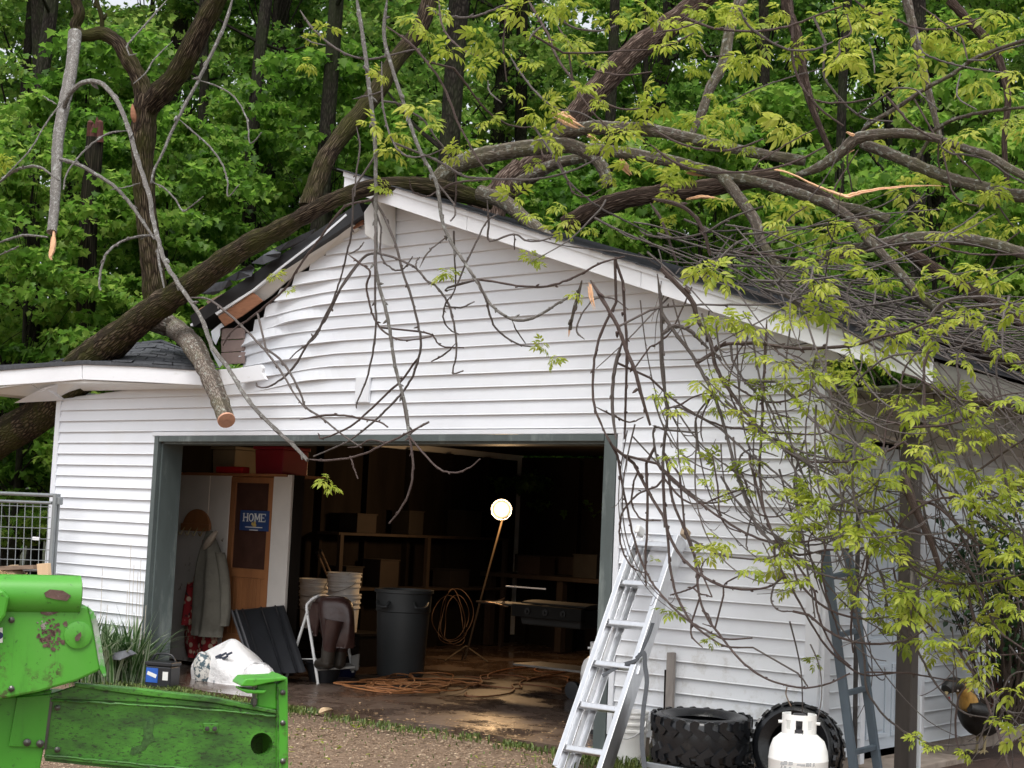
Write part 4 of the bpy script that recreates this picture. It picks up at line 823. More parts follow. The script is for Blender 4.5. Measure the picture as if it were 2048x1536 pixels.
part('hose', BLACKP, e, lambda b: b.tube(smoothpath([pc + NH * .17 + RH * -.10 + [0, 0, .19], pc + NH * .185 + RH * -.03 + [0, 0, .2], pc + NH * .19 + RH * .04 + [0, 0, .15], pc + NH * .19 + RH * .0 + [0, 0, .02], pc + NH * .23 + RH * -.06 + [0, 0, .012]], 4), .026, 8), smooth=True)
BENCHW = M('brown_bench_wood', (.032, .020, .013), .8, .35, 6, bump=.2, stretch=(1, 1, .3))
# workbench and clutter along the back
e = empty('workbench', (-.2, 6.4, FLOOR), 'dark workbench along the back wall of the garage', 'workbench')
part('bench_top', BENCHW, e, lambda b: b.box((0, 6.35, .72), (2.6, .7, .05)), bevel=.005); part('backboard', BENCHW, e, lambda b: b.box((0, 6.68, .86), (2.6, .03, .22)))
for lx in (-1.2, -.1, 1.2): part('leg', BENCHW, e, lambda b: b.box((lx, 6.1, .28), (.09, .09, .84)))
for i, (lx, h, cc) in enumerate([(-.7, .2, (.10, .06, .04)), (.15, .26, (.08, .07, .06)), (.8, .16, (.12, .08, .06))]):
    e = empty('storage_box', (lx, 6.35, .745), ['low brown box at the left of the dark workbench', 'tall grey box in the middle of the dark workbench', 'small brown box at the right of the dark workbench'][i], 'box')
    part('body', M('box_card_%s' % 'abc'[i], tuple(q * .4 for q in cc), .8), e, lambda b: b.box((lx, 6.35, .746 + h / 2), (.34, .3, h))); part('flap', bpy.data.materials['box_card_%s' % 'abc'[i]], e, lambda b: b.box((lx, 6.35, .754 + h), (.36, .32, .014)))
e = empty('picture_frame', ony(640, 1020, 6.78), 'dim framed picture on the back wall of the garage', 'picture')
A, B = ony(612, 985, 6.7), ony(672, 1052, 6.7)
part('frame', BENCHW, e, lambda b: b.box(((A[0] + B[0]) / 2, 6.74, (A[2] + B[2]) / 2), (B[0] - A[0], .03, A[2] - B[2])), bevel=.01)
part('print', M('dim_print', (.10, .11, .12), .5), e, lambda b: b.box(((A[0] + B[0]) / 2, 6.722, (A[2] + B[2]) / 2), ((B[0] - A[0]) * .8, .008, (A[2] - B[2]) * .8)))
for i, (a_, c_) in enumerate([((634, 1104), (660, 1165)), ((641, 1100), (668, 1160))]):
    e = empty('tool_handle', ony(*c_, 3.0), ['dark tool handle rising behind the buckets, the left one', 'dark tool handle rising behind the buckets, the right one'][i], 'tool'); part('shaft', LUMB, e, lambda b: b.tube([ony(*a_, 3.05), ony(*c_, 2.95), onz(c_[0] + 22, 1345, FLOOR)], .012, 6)); part('grip', BLACKP, e, lambda b: b.tube([ony(*a_, 3.05), ony(a_[0] + 5, a_[1] + 12, 3.04)], .017, 8))

# shelf and clutter on the left wall, dim behind the lamp
e = empty('wall_shelf', (-1.2, 4.6, .8), 'dim brown wooden shelf on the left wall behind the grey trash can', 'shelf')
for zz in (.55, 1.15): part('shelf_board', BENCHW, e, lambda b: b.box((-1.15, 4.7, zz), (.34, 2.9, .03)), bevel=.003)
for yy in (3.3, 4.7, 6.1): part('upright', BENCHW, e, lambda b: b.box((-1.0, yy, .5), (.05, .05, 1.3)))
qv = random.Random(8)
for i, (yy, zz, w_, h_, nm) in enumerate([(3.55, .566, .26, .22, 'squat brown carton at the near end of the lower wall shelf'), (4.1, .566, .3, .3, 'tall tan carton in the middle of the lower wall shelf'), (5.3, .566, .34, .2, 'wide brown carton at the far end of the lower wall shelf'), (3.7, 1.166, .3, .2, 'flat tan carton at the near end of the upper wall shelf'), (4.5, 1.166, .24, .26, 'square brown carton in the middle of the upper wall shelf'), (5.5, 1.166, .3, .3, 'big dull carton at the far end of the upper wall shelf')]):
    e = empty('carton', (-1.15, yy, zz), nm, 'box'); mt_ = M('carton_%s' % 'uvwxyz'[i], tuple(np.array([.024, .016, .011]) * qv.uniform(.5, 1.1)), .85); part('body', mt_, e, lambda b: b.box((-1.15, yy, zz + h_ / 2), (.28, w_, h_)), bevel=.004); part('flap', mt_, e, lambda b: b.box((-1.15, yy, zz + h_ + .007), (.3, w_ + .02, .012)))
# ------------------------------------------------------------------ in front of the garage
ALU = M('worn_aluminium', (.74, .75, .77), .30, .08, 5, metal=.9, bump=.06, bscale=30, stretch=(6, 6, .6), dirt=(.45, .45, .45), dirt_scale=10, dirt_lo=.6, dirt_hi=.75)
lt = ony(1287, 1070, -.05); lt2 = ony(1378, 1078, -.05); lb = onx(1124, 1550, lt[0])
dl_ = lb - lt; lb = lt + dl_ * ((lt[2] - GROUND) / (lt[2] - lb[2]))
wv = np.array([lt2[0] - lt[0], 0, 0]); LW = abs(wv[0]); dirl = (lt - lb) / np.linalg.norm(lt - lb); nl = np.cross(dirl, [1.0, 0, 0]); nl = nl / np.linalg.norm(nl)
if nl[1] > 0: nl = -nl                                     # toward the viewer
LL = np.linalg.norm(lt - lb); Rl = np.array([[1.0, 0, 0], nl, dirl]).T
lad = empty('extension_ladder', lb, 'aluminium extension ladder leaning on the siding right of the garage door', 'ladder')
def lrail(b, o_, s_, L0, L1, w_=.074):
    c = o_ + dirl * (L0 + L1) / 2; b.box(c, (.004, w_, L1 - L0), Rl); 
    for q in (-1, 1): b.box(c + nl * q * (w_ / 2 - .003) + np.array([s_ * .0185, 0, 0]), (.036, .006, L1 - L0), Rl)
for sec, (off, x0_, wd_, L0, L1) in enumerate([(.0, .035, LW - .07, .02, LL - .02), (.084, .0, LW, 0.0, LL - .05)]):
    oz_ = lb + nl * off
    for s_ in (0, 1):
        o_ = oz_ + np.array([x0_ + wd_ * s_, 0, 0]); part('rail', ALU, lad, lambda b: lrail(b, o_, -1 if s_ else 1, L0, L1), bevel=.0015)
    nr = 6
    for i in range(nr):
        L_ = .13 + (.285 if True else 0) * i + (0 if sec else .03)
        if L_ > L1 - .05: break
        c = oz_ + dirl * L_ + np.array([x0_ + wd_ / 2, 0, 0]); part('rung', ALU, lad, lambda b: b.box(c, (wd_ - .01, .038, .038), Rl), bevel=.006)
for s_ in (0, 1):
    part('rail_cap', M('tan_rubber', (.42, .33, .24), .8) if s_ else bpy.data.materials['white_enamel_tube'], lad, lambda b: b.box(lb + nl * .05 + dirl * (LL + .0) + np.array([LW * s_, 0, 0]), (.035, .08, .06), Rl), bevel=.01)
    part('rung_lock', ALU, lad, lambda b: b.box(lb + nl * .07 + dirl * .72 + np.array([LW + .006, 0, 0]) * s_ + np.array([-.006 * (1 - s_), 0, 0]), (.012, .03, .10), Rl), bevel=.003)
STRAP = M('grey_webbing', (.055, .06, .068), .8, .2, 40, bump=.2)
def ribbon(b, pts, w_, up):
    P = smoothpath(pts, 4); up = np.asarray(up, float); V = []
    for i, p in enumerate(P):
        t = P[min(i + 1, len(P) - 1)] - P[max(i - 1, 0)]; s_ = np.cross(t, up); s_ = s_ / max(1e-6, np.linalg.norm(s_)) * w_ / 2; V += [p + s_, p - s_, p - s_ + up * .003, p + s_ + up * .003]
    b.add(V, [(i * 4 + j, i * 4 + (j + 1) % 4, (i + 1) * 4 + (j + 1) % 4, (i + 1) * 4 + j) for i in range(len(P) - 1) for j in range(4)])
def onlad(px, py, o=.11):                                  # a point on the ladder's front plane
    r = ray(px, py); q = lb + nl * o; return CAM + r * (np.dot(q - CAM, nl) / np.dot(r, nl))
e = empty('webbing_strap', onlad(1280, 1320), 'dark grey ratchet strap tied round the ladder rungs, tail hanging', 'strap')
part('webbing', STRAP, e, lambda b: ribbon(b, [onlad(1306, 1246), onlad(1296, 1275), onlad(1278, 1312, .12), onlad(1270, 1322, .13), onlad(1240, 1332, .09), onlad(1205, 1352, .1)], .026, nl))
part('webbing', STRAP, e, lambda b: ribbon(b, [onlad(1272, 1318, .13), onlad(1288, 1306, .14), onlad(1290, 1330, .13), onlad(1294, 1365, .13), onlad(1287, 1420, .12), onlad(1284, 1480, .12), onlad(1290, 1540, .11)], .03, nl))
part('buckle', ALU, e, lambda b: b.box(onlad(1276, 1343, .13), (.02, .012, .045), Rl), bevel=.003)
# board and bucket behind the ladder
gb = empty('grey_plank', ony(1340, 1400, -.08), 'short weathered grey plank upright against the siding behind the ladder', 'plank')
part('plank', M('grey_plank_wood', (.30, .27, .25), .85, .25, 8, bump=.4, stretch=(1, 1, .15)), gb, lambda b: b.bar(ony(1343, 1305, -.045), ony(1338, 1455, -.12), .055, .03, (0, 1, 0)), bevel=.003)
part('plank', DARKW, gb, lambda b: b.bar(ony(1334, 1340, -.05), ony(1331, 1455, -.11), .02, .03, (0, 1, 0)))
pb = np.array([ony(1262, 1420, -.17)[0], -.17, GROUND]); e = empty('paint_bucket', pb, 'old white paint bucket on the ground behind the ladder', 'bucket'); bucket(e, pb, .115, .34)
# tyres
RUB = M('black_tyre_rubber', (.009, .010, .012), .27, .25, 10, bump=.25, bscale=70, spec=.5, dirt=(.035, .034, .033), dirt_scale=8, dirt_lo=.6, dirt_hi=.8)
def tyre(c, Rr, W, axis, label, spin=0, group=None):
    R = toward(axis); e = empty('tyre', c, label, 'tyre', group)
    ri = Rr * .58
    prof = [(ri, -W * .36), (ri + .012, -W * .42), (ri + .05, -W * .49), (Rr * .80, -W * .52), (Rr * .90, -W * .48), (Rr * .955, -W * .40), (Rr * .965, 0), (Rr * .955, W * .40), (Rr * .90, W * .48), (Rr * .80, W * .52), (ri + .05, W * .49), (ri + .012, W * .42), (ri, W * .36), (ri + .03, W * .34), (Rr * .82, W * .42), (Rr * .90, 0), (Rr * .82, -W * .42), (ri + .03, -W * .34), (ri, -W * .36)]
    part('casing', RUB, e, lambda b: b.lathe(c, prof, 40, R), smooth=True)
    me = None
    for i in range(22):
        for s_ in (-1, 1):
            a = 2 * PI * (i + (.5 if s_ > 0 else 0)) / 22 + spin; Ra = R @ Rz(a)
            if me is None:
                mb = MB(); x1, x0 = Rr * .992, Rr * .93
                pl = [(.02, .015), (W * .30, -.055), (W * .46, -.055), (W * .52, -.03), (W * .50, .0), (W * .34, -.012), (.06, .05)]
                mb.prism([(x0, y, z) for z, y in pl], (x1 - x0, 0, 0)); ob = mb.build('tread_lug', RUB, None, local=True, bevel=.004); me = ob.data
                for f_ in me.polygons: pass
                bpy.data.objects.remove(ob)
            ob = link('tread_lug', me, e, True); mm = Matrix.Identity(4); Fm = Ra @ np.diag([1, 1, s_ * 1.0])
            for r_ in range(3):
                for c_ in range(3): mm[r_][c_] = Fm[r_][c_]
            ob.matrix_local = mm
    return e
tc = ony(1402, 1462, -.52); tc[2] = .105
tyre(tc, .305, .25, (.02, -.03, 1), 'big black knobby tyre lying flat right of the ladder, top of its stack', .1)
tyre(np.array([tc[0] - .04, tc[1] + .08, GROUND + .075]), .315, .15, (0, .03, 1), 'black tyre underneath the flat knobby tyre, bottom of the stack', .3)
t2 = ony(1592, 1500, -.26); t2[2] = GROUND + .262; t2[1] = -.24
tyre(t2, .262, .22, (.25, -1, .18), 'black knobby tyre standing upright against the corner behind the white propane tank', .05)
e = empty('grey_bar', tc + [.1, -.3, -.2], 'grey metal bar lying below the flat tyre', 'metal bar'); part('bar', M('grey_steel', (.25, .27, .29), .45, metal=.5), e, lambda b: b.bar((tc[0] - .16, tc[1] - .34, -.055), (tc[0] + .34, tc[1] - .26, -.075), .03, .03), bevel=.003)
# propane tank
TANK = M('white_tank_paint', (.80, .80, .78), .36, .03, 4, bump=.05, bscale=30, dirt=(.46, .42, .38), dirt_scale=16, dirt_lo=.69, dirt_hi=.73)
pt = D(1597, 1500, 8.2); pt[2] = GROUND - .01
dtop = D(1594, 1428, 8.2)
pe, A0, hb = propane('propane_tank', pt, .156, dtop[2] - pt[2], TANK, 'white propane tank standing in front of the upright tyre')
def worn(b):
    q = np.random.default_rng(4)
    for r_ in range(5):
        for k_ in range(9):
            if q.random() < .26: continue
            a0 = A0 - .62 + .14 * k_ + q.uniform(-.03, .03); a1 = a0 + q.uniform(.06, .15); z0 = hb - .125 - .024 * r_ + q.uniform(-.004, .004); z1_ = z0 + q.uniform(.008, .02)
            V = [pt + np.array([.1575 * math.cos(a), .1575 * math.sin(a), z + pt[2] * 0]) for a, z in ((a0, z0), (a1, z0 + q.uniform(-.004, .004)), (a1, z1_), (a0 + .02, z1_))]
            b.add(V + [v * 1 - np.array([math.cos(a0), math.sin(a0), 0]) * .003 for v in V], [(0, 1, 2, 3), (7, 6, 5, 4)])
part('worn_label', M('grey_worn_print', (.36, .37, .38), .6, .2, 20, bump=0), pe, worn)
e = empty('wire_hook', ony(1577, 1410, -.3), 'thin bent wire above the upright tyre', 'wire'); part('wire', LUMB, e, lambda b: b.tube(smoothpath([ony(1574, 1374, -.3), ony(1572, 1388, -.33), ony(1578, 1404, -.36), ony(1582, 1412, -.38)], 3), .004, 5))
# blue grey wooden ladder in the recess
BLUW = M('blue_grey_paint', (.075, .10, .125), .65, .25, 8, bump=.25, stretch=(1, 1, .2), dirt=(.2, .19, .17), dirt_scale=14, dirt_lo=.68, dirt_hi=.72)
def BL(px, py):                                            # leaning plane through the recess
    t = (py - 1100) / 436; return onx(px, py, 6.80 + .22 * t)
bl = empty('wooden_ladder', BL(1730, 1560), 'narrow blue grey wooden ladder leaning in the corner beside the side door', 'ladder')
part('rail', BLUW, bl, lambda b: b.bar(BL(1650, 1100), BL(1712, 1570), .05, .03, (0, 1, 0)), bevel=.003)
part('rail', BLUW, bl, lambda b: b.bar(BL(1695, 1098), BL(1760, 1570), .05, .03, (0, 1, 0)), bevel=.003)
for y0 in (1150, 1266, 1382, 1500):
    t = (y0 - 1100) / 470; part('rung', BLUW, bl, lambda b: b.bar(BL(1650 + 62 * t, y0 + 6), BL(1695 + 65 * t, y0 - 6), .03, .03), bevel=.004)
POLM = M('rusty_pole', (.040, .034, .032), .7, .5, 20, bump=.4)
e = empty('dark_pole', onx(1715, 1500, 6.75), 'thin dark rusty pole upright beside the blue grey ladder', 'pole'); part('pole', POLM, e, lambda b: b.tube([onx(1709, 1540, 6.74), onx(1712, 1300, 6.70), onx(1717, 1010, 6.66)], .015, 8), smooth=True)
# fence panel at the left corner
GALV = M('galvanised_steel', (.27, .29, .30), .45, .1, 9, metal=.5, bump=.05)
fy = -.28
fe = empty('fence_panel', ony(60, 1150, fy), 'galvanised wire mesh kennel fence panel at the left corner of the garage', 'fence')
def Fp(px, py): return ony(px, py, fy)
part('post', GALV, fe, lambda b: b.tube([Fp(111, 988), Fp(98, 1180), Fp(96, 1230), np.array([Fp(93, 1300)[0], fy, GROUND])], .022, 10), smooth=True)
part('post', GALV, fe, lambda b: b.tube([ony(118, 988, fy + .05), ony(106, 1175, fy + .05), np.array([ony(100, 1300, fy + .05)[0], fy + .05, GROUND])], .016, 10), smooth=True)
part('top_rail', GALV, fe, lambda b: b.tube([Fp(-80, 983), Fp(112, 991)], .018, 10), smooth=True)
part('rail', GALV, fe, lambda b: b.tube([Fp(-80, 999), Fp(104, 1006)], .015, 10), smooth=True)
part('rail', GALV, fe, lambda b: b.tube([np.array([Fp(-84, 1138)[0], fy, GROUND]), Fp(-80, 983)], .018, 10), smooth=True)
part('rail', GALV, fe, lambda b: b.tube([Fp(-84, 1290), Fp(94, 1310)], .015, 10), smooth=True)
part('rail', GALV, fe, lambda b: b.tube([Fp(-80, 1138), Fp(97, 1140)], .015, 10), smooth=True)
for i in range(10): x = 96 - 15.5 * i; part('wire', GALV, fe, lambda b: b.tube([Fp(x + 1, 1006), Fp(x - 11, 1300)], .004, 5))
for i in range(6): y = 1014 + 21.5 * i; part('wire', GALV, fe, lambda b: b.tube([Fp(-80, y - 6), Fp(101, y)], .004, 5))
part('tag', FASC, fe, lambda b: b.box(Fp(72, 1077), (.11, .006, .03)))
part('latch', GALV, fe, lambda b: b.box(ony(119, 1002, fy + .03), (.05, .05, .07)), bevel=.01)
sy = -.62
hp_ = ony(10, 1160, sy)
e = empty('straw_heap', ony(30, 1175, sy), 'heap of tan straw behind the green machine at the left edge', 'straw')
def straw(b):
    q = np.random.default_rng(9)
    for _ in range(700):
        a_ = q.uniform(0, 6.28); t_ = q.uniform(.05, 1.0); p = np.array([hp_[0] + .6 * math.sin(t_ * 1.5) * math.cos(a_), hp_[1] + .05 + .33 * math.sin(t_ * 1.5) * math.sin(a_), GROUND + (hp_[2] - GROUND + .07) * math.cos(t_ * 1.5)]); d = q.normal(0, 1, 3) * [1, 1, .35]; d /= np.linalg.norm(d); b.bar(p - d * .06, p + d * .06, .006, .004)
o = part('straw', M('straw', (.42, .30, .16), .85, .35, 30), e, straw); o['kind'] = 'stuff'
part('heap', M('straw_base', (.24, .17, .10), .95, .3, 20, bump=.8), e, lambda b: blob(b, np.array([hp_[0], hp_[1] + .05, GROUND]), (.62, .34, hp_[2] - GROUND + .06), 17, 40, 24, .12), smooth=True)
e = empty('rough_board', ony(40, 1138, sy), 'rough grey board edge lying over the straw heap', 'board'); part('board', LUMB, e, lambda b: b.bar(ony(-60, 1139, sy + .05), ony(78, 1134, sy + .05), .12, .035))
e = empty('pale_plank', ony(88, 1160, sy - .03), 'short pale new plank end standing by the fence post', 'plank'); part('plank', M('fresh_pine', (.62, .44, .27), .7, .12, 8, stretch=(1, 1, .2)), e, lambda b: b.prism([ony(73, 1128, sy), ony(94, 1126, sy), ony(104, 1290, sy), ony(86, 1290, sy)], (0, .04, 0)), bevel=.003)
# --- the green machine arm
def _green():
    a = N('chipped_green_paint'); v = a.coord('Object'); f = a.noise(v, 3.5)
    c = a.mix(f, (.045, .26, .016), (.075, .335, .026)); sc = a.ramp(a.noise(v, 30, 6, .7), [(.62, g(0)), (.66, g(.8))]); c = a.mix(a.ramp(a.noise(v, 1.7, 6, .6), [(.45, g(0)), (.72, g(.45))]), c, (.13, .33, .075)); c = a.mix(sc, c, (.03, .10, .015)); c = a.mix(a.ramp(a.noise(a.coord('Object', (1, 1, .16)), 16, 8, .7), [(.56, g(0)), (.74, g(.55))]), c, (.03, .075, .016))
    patch_ = a.ramp(a.noise(v, 4.2, 3), [(.60, g(0)), (.70, g(1))]); fl = a.ramp(a.noise(v, 46, 8, .75), [(.50, g(0)), (.535, g(1))]); mu = a.mix(1.0, patch_, fl, 'MULTIPLY')
    c = a.mix(mu, c, (.055, .03, .02)); a.l(c, a.b.inputs['Base Color']); a.b.inputs['Roughness'].default_value = .36; a.bump(a.mix(.5, a.noise(v, 60, 4), mu), .15, .003); return a.m
GREEN = _green()
def _greendirty():
    a = N('grimy_green_paint'); v = a.coord('Object', (1, 1, 2.2)); f = a.noise(v, 5, 8, .65)
    c = a.ramp(f, [(.32, (.022, .06, .014)), (.5, (.045, .165, .018)), (.68, (.065, .26, .022))]); fl = a.ramp(a.noise(v, 48, 8, .72), [(.54, g(0)), (.60, g(.9))]); c = a.mix(fl, c, (.02, .035, .012))
    a.l(c, a.b.inputs['Base Color']); a.b.inputs['Roughness'].default_value = .42; a.bump(a.noise(v, 50, 5), .2, .004); return a.m
GREEND = _greendirty()
RUSTM = M('bare_rusty_steel', (.10, .055, .045), .7, .45, 24, bump=.4, bscale=60, dirt=(.30, .27, .25), dirt_scale=18, dirt_lo=.55, dirt_hi=.65)
BOLT = M('bolt_steel', (.10, .10, .09), .4, metal=.8)
T7 = lambda x, y: (x / 2.622, 950 + y / 2.622)
d0, d1 = 5.62, 5.93
def Mp(x, y, dz=0):                                        # the machine's near face: turns slightly toward the drive on its right
    px, py = T7(x, y); r = ray(px, py); a, c = D(T7(280, 1300)[0], T7(280, 1300)[1], d0), D(T7(1480, 1300)[0], T7(1480, 1300)[1], d1)
    u = (c - a) * [1, 1, 0]; u /= np.linalg.norm(u); n = np.array([u[1], -u[0], 0]); a = a + n * dz; return CAM + r * (np.dot(a - CAM, n) / np.dot(r, n))
_a, _c = Mp(280, 1300), Mp(1480, 1300); mu_ = (_c - _a) * [1, 1, 0]; mu_ /= np.linalg.norm(mu_); mn = np.array([mu_[1], -mu_[0], 0])  # mn toward the viewer
gm = empty('green_machine', Mp(120, 1536), 'bright green steel machine with a box arm and chipped paint at the front left', 'machine')
def mp(name, pts, dz, th, mt, bevel=.006, parent=None, smooth=False): mb = MB(); mb.prism([Mp(x, y, dz) for x, y in pts], -mn * th); return mb.build(name, mt, parent or gm, bevel=bevel)
hole = [Mp(1372 + 58 * math.cos(t), 1412 + 60 * math.sin(t), 0) for t in np.linspace(0, 2 * PI, 25)[:-1]]
def beamface(b):
    O = [(262, 1158), (700, 1183), (1120, 1210), (1452, 1245), (1452, 1412), (1452, 1600), (1372, 1600), (800, 1560), (236, 1500), (236, 1412), (248, 1300)]
    k_ = len(O); ang = [math.atan2(y - 1412, x - 1372) for x, y in O]
    H_ = []; OV = [Mp(*p) for p in O]
    for f_, z_ in ((0, 0), (1, -.012)):
        pass
    P = [(p if True else p) for p in OV]
    m_ = 72; ring = []; hol = []
    def outer(a):
        dx, dy = math.cos(a), math.sin(a); best = 1e9
        for i in range(k_):
            x1, y1 = O[i]; x2, y2 = O[(i + 1) % k_]; x1 -= 1372; y1 -= 1412; x2 -= 1372; y2 -= 1412
            den = dx * (y2 - y1) - dy * (x2 - x1)
            if abs(den) < 1e-9: continue
            t = (x1 * (y2 - y1) - y1 * (x2 - x1)) / den; s_ = (x1 * dy - y1 * dx) / den
            if t > 0 and -1e-6 <= s_ <= 1 + 1e-6: best = min(best, t)
        return 1372 + dx * best, 1412 + dy * best
    angs = sorted(set([2 * PI * i / m_ - PI for i in range(m_)] + ang))
    for a in angs: ring.append(Mp(*outer(a))); hol.append(Mp(1372 + 58 * math.cos(a), 1412 + 60 * math.sin(a)))
    n_ = len(angs); hb_ = [h - mn * .05 for h in hol]; b.add(ring + hol + hb_, [(i, (i + 1) % n_, n_ + (i + 1) % n_, n_ + i) for i in range(n_)] + [(n_ + i, n_ + (i + 1) % n_, 2 * n_ + (i + 1) % n_, 2 * n_ + i) for i in range(n_)])
bm_ = part('beam', GREEND, gm, beamface)
mp('beam_top', [(262, 1156), (700, 1181), (1120, 1208), (1452, 1243), (1452, 1249), (1120, 1214), (700, 1187), (262, 1162)], .0, .24, GREEND, 0)
mp('beam_back', [(262, 1158), (1452, 1245), (1452, 1600), (236, 1500)], -.23, .01, GREEND, 0)
mp('top_flange', [(395, 1092), (700, 1118), (1120, 1165), (1450, 1232), (1452, 1254), (1120, 1196), (700, 1152), (395, 1112)], .018, .05, GREEND, .004)
mp('flange_strip', [(262, 1150), (400, 1105), (430, 1112), (700, 1153), (1120, 1197), (1452, 1256), (1452, 1275), (1120, 1222), (700, 1190), (262, 1176)], .008, .02, GREEND, .003)
mp('bottom_lip', [(234, 1470), (800, 1528), (1450, 1590), (1450, 1606), (800, 1545), (234, 1488)], .014, .03, GREEND, .003)
mp('end_plate', [(1452, 1100), (1510, 1062), (1514, 1600), (1452, 1600)], .012, .26, GREEN)
mp('end_post', [(1350, 1098), (1452, 1090), (1452, 1232), (1350, 1216)], .006, .10, GREEN)
mp('clamp_plate', [(1268, 1095), (1290, 1070), (1400, 1066), (1506, 1060), (1508, 1074), (1400, 1092), (1330, 1108), (1262, 1108)], .05, .16, GREEN, .004)
mp('clamp_jaw', [(1262, 1120), (1330, 1128), (1400, 1130), (1385, 1148), (1300, 1146), (1264, 1132)], .04, .10, GREEN, .004)
part('clamp_bolt', BOLT, gm, lambda b: b.tube([Mp(1330, 1112, .03), Mp(1333, 1215, .03)], .006, 8)); part('clamp_nut', BOLT, gm, lambda b: b.lathe(Mp(1333, 1190, .03), [(0, -.01), (.013, -.01), (.013, .012), (0, .012)], 6))
mp('lug_plate', [(1066, 1300), (1146, 1302), (1144, 1348), (1120, 1356), (1066, 1346)], .008, .01, GREEND, .003)
for x in (1085, 1125): part('bolt', BOLT, gm, lambda b: b.lathe(Mp(x, 1330, .008), [(.009, 0), (.009, .006), (0, .007)], 6, toward(mn)))
for x, y in ((142, 1402), (210, 1408)): part('bolt', BOLT, gm, lambda b: b.lathe(Mp(x, y, .02), [(.014, 0), (.014, .008), (.006, .014), (0, .015)], 10, toward(mn)), smooth=True)
mp('wear_patch', [(770, 1282), (800, 1276), (808, 1310), (800, 1350), (812, 1392), (780, 1410), (760, 1440), (700, 1470), (680, 1462), (690, 1430), (740, 1415), (755, 1370), (752, 1320)], .0025, .002, M('scuffed_dark_green', (.03, .09, .015), .6, .5, 60, bump=.5, bscale=90), 0)
LEGD = .10
mp('leg', [(-220, 1180), (92, 1160), (275, 1125), (262, 1180), (236, 1400), (200, 1600), (120, 2390), (-220, 2390)], .0, .20, GREEN)
mp('leg_plate', [(90, 1165), (268, 1150), (232, 1432), (45, 1424)], .012, .014, GREEN, .003)
mp('leg_shadow_bar', [(262, 1170), (280, 1168), (244, 1440), (228, 1440)], .012, .05, BOLT, .002)
mp('head_box', [(-200, 720), (62, 695), (450, 684), (470, 700), (532, 1018), (515, 1030), (400, 1082), (200, 1140), (30, 1172), (-200, 1215)], .16, .26, GREEN, .012)
mp('head_lid', [(-200, 580), (150, 572), (330, 588), (360, 600), (200, 640), (-200, 650)], .10, .26, GREEN, .02)
def roll(b):
    p0, p1 = Mp(-200, 622, .125), Mp(424, 630, .125); b.tube([p0, p0 + (p1 - p0) * .5, p1 - (p1 - p0) * .012, p1], [.07, .07, .07, .05], 20)
part('lid_roll', GREEN, gm, roll, smooth=True)
mp('rust_patch', [(232, 618), (262, 600), (330, 606), (372, 632), (350, 660), (290, 652), (240, 640)], .198, .004, RUSTM, 0)
mp('rust_patch', [(208, 706), (260, 698), (330, 694), (322, 712), (290, 728), (250, 738), (214, 728)], .1635, .004, RUSTM, 0)
q_ = np.random.default_rng(3); 
def chips(b):
    for _ in range(120):
        x, y = 258 + q_.normal(0, 34), 820 + q_.normal(0, 55); s_ = abs(q_.normal(0, 5)) + 1.5
        if y < 700: continue
        P = [Mp(x + s_ * q_.uniform(.6, 1.6) * math.cos(t), y + s_ * q_.uniform(.6, 1.6) * math.sin(t), .1625) for t in np.linspace(0, 2 * PI, 7)[:-1]]; b.add(P, [tuple(range(6))])
o = part('paint_chips', RUSTM, gm, chips); o['kind'] = 'stuff'
part('boss', GREEN, gm, lambda b: b.lathe(Mp(408, 838, .158), [(.048, 0), (.048, .010), (.034, .014), (0, .014)], 24, toward(mn)), smooth=True)
mp('rust_patch', [(392, 852), (404, 838), (424, 822), (428, 842), (414, 870), (396, 872)], .182, .003, RUSTM, 0)
mp('edge_strip', [(462, 690), (492, 716), (512, 770), (560, 1050), (545, 1064), (524, 1020), (488, 800)], .168, .03, M('scraped_grey_edge', (.26, .30, .25), .6, .4, 20, bump=.4, dirt=(.06, .3, .03), dirt_scale=14, dirt_lo=.45, dirt_hi=.55), .003)
part('bolt', BOLT, gm, lambda b: b.lathe(Mp(510, 882, .145), [(.014, 0), (.014, .008), (0, .012)], 8, toward(mn)))
mp('side_bracket', [(-120, 620), (20, 600), (52, 640), (30, 740), (-40, 830), (-120, 900)], .215, .05, GREEN, .01)
mp('sticker', [(-16, 803), (14, 800), (14, 878), (-16, 884)], .1625, .002, SIGNW, 0); part('sticker_mark', M('sticker_navy', (.01, .02, .1), .5, bump=0), gm, lambda b: b.lathe(Mp(-2, 842, .1627), [(.012, 0), (0, .0005)], 16, toward(mn)))
for pts in ([(268, 1182), (700, 1206), (1120, 1233), (1440, 1266)], [(1456, 1110), (1456, 1300), (1456, 1560)], [(240, 1470), (800, 1524), (1440, 1584)]):
    P_ = smoothpath([Mp(x, y, .012) for x, y in pts], 14); part('weld_bead', GREEND, gm, lambda b: b.tube(P_ + rng.normal(0, .0012, P_.shape), .0045 + rng.uniform(-.001, .001, len(P_)), 6), smooth=True)
for x, y in ((1482, 1140), (1482, 1300), (1482, 1500), (300, 1220), (300, 1440), (60, 760), (60, 1120)): part('bolt', BOLT, gm, lambda b: b.lathe(Mp(x, y, .012 if x > 100 else .16), [(.011, 0), (.011, .007), (.005, .011), (0, .012)], 8, toward(mn)))
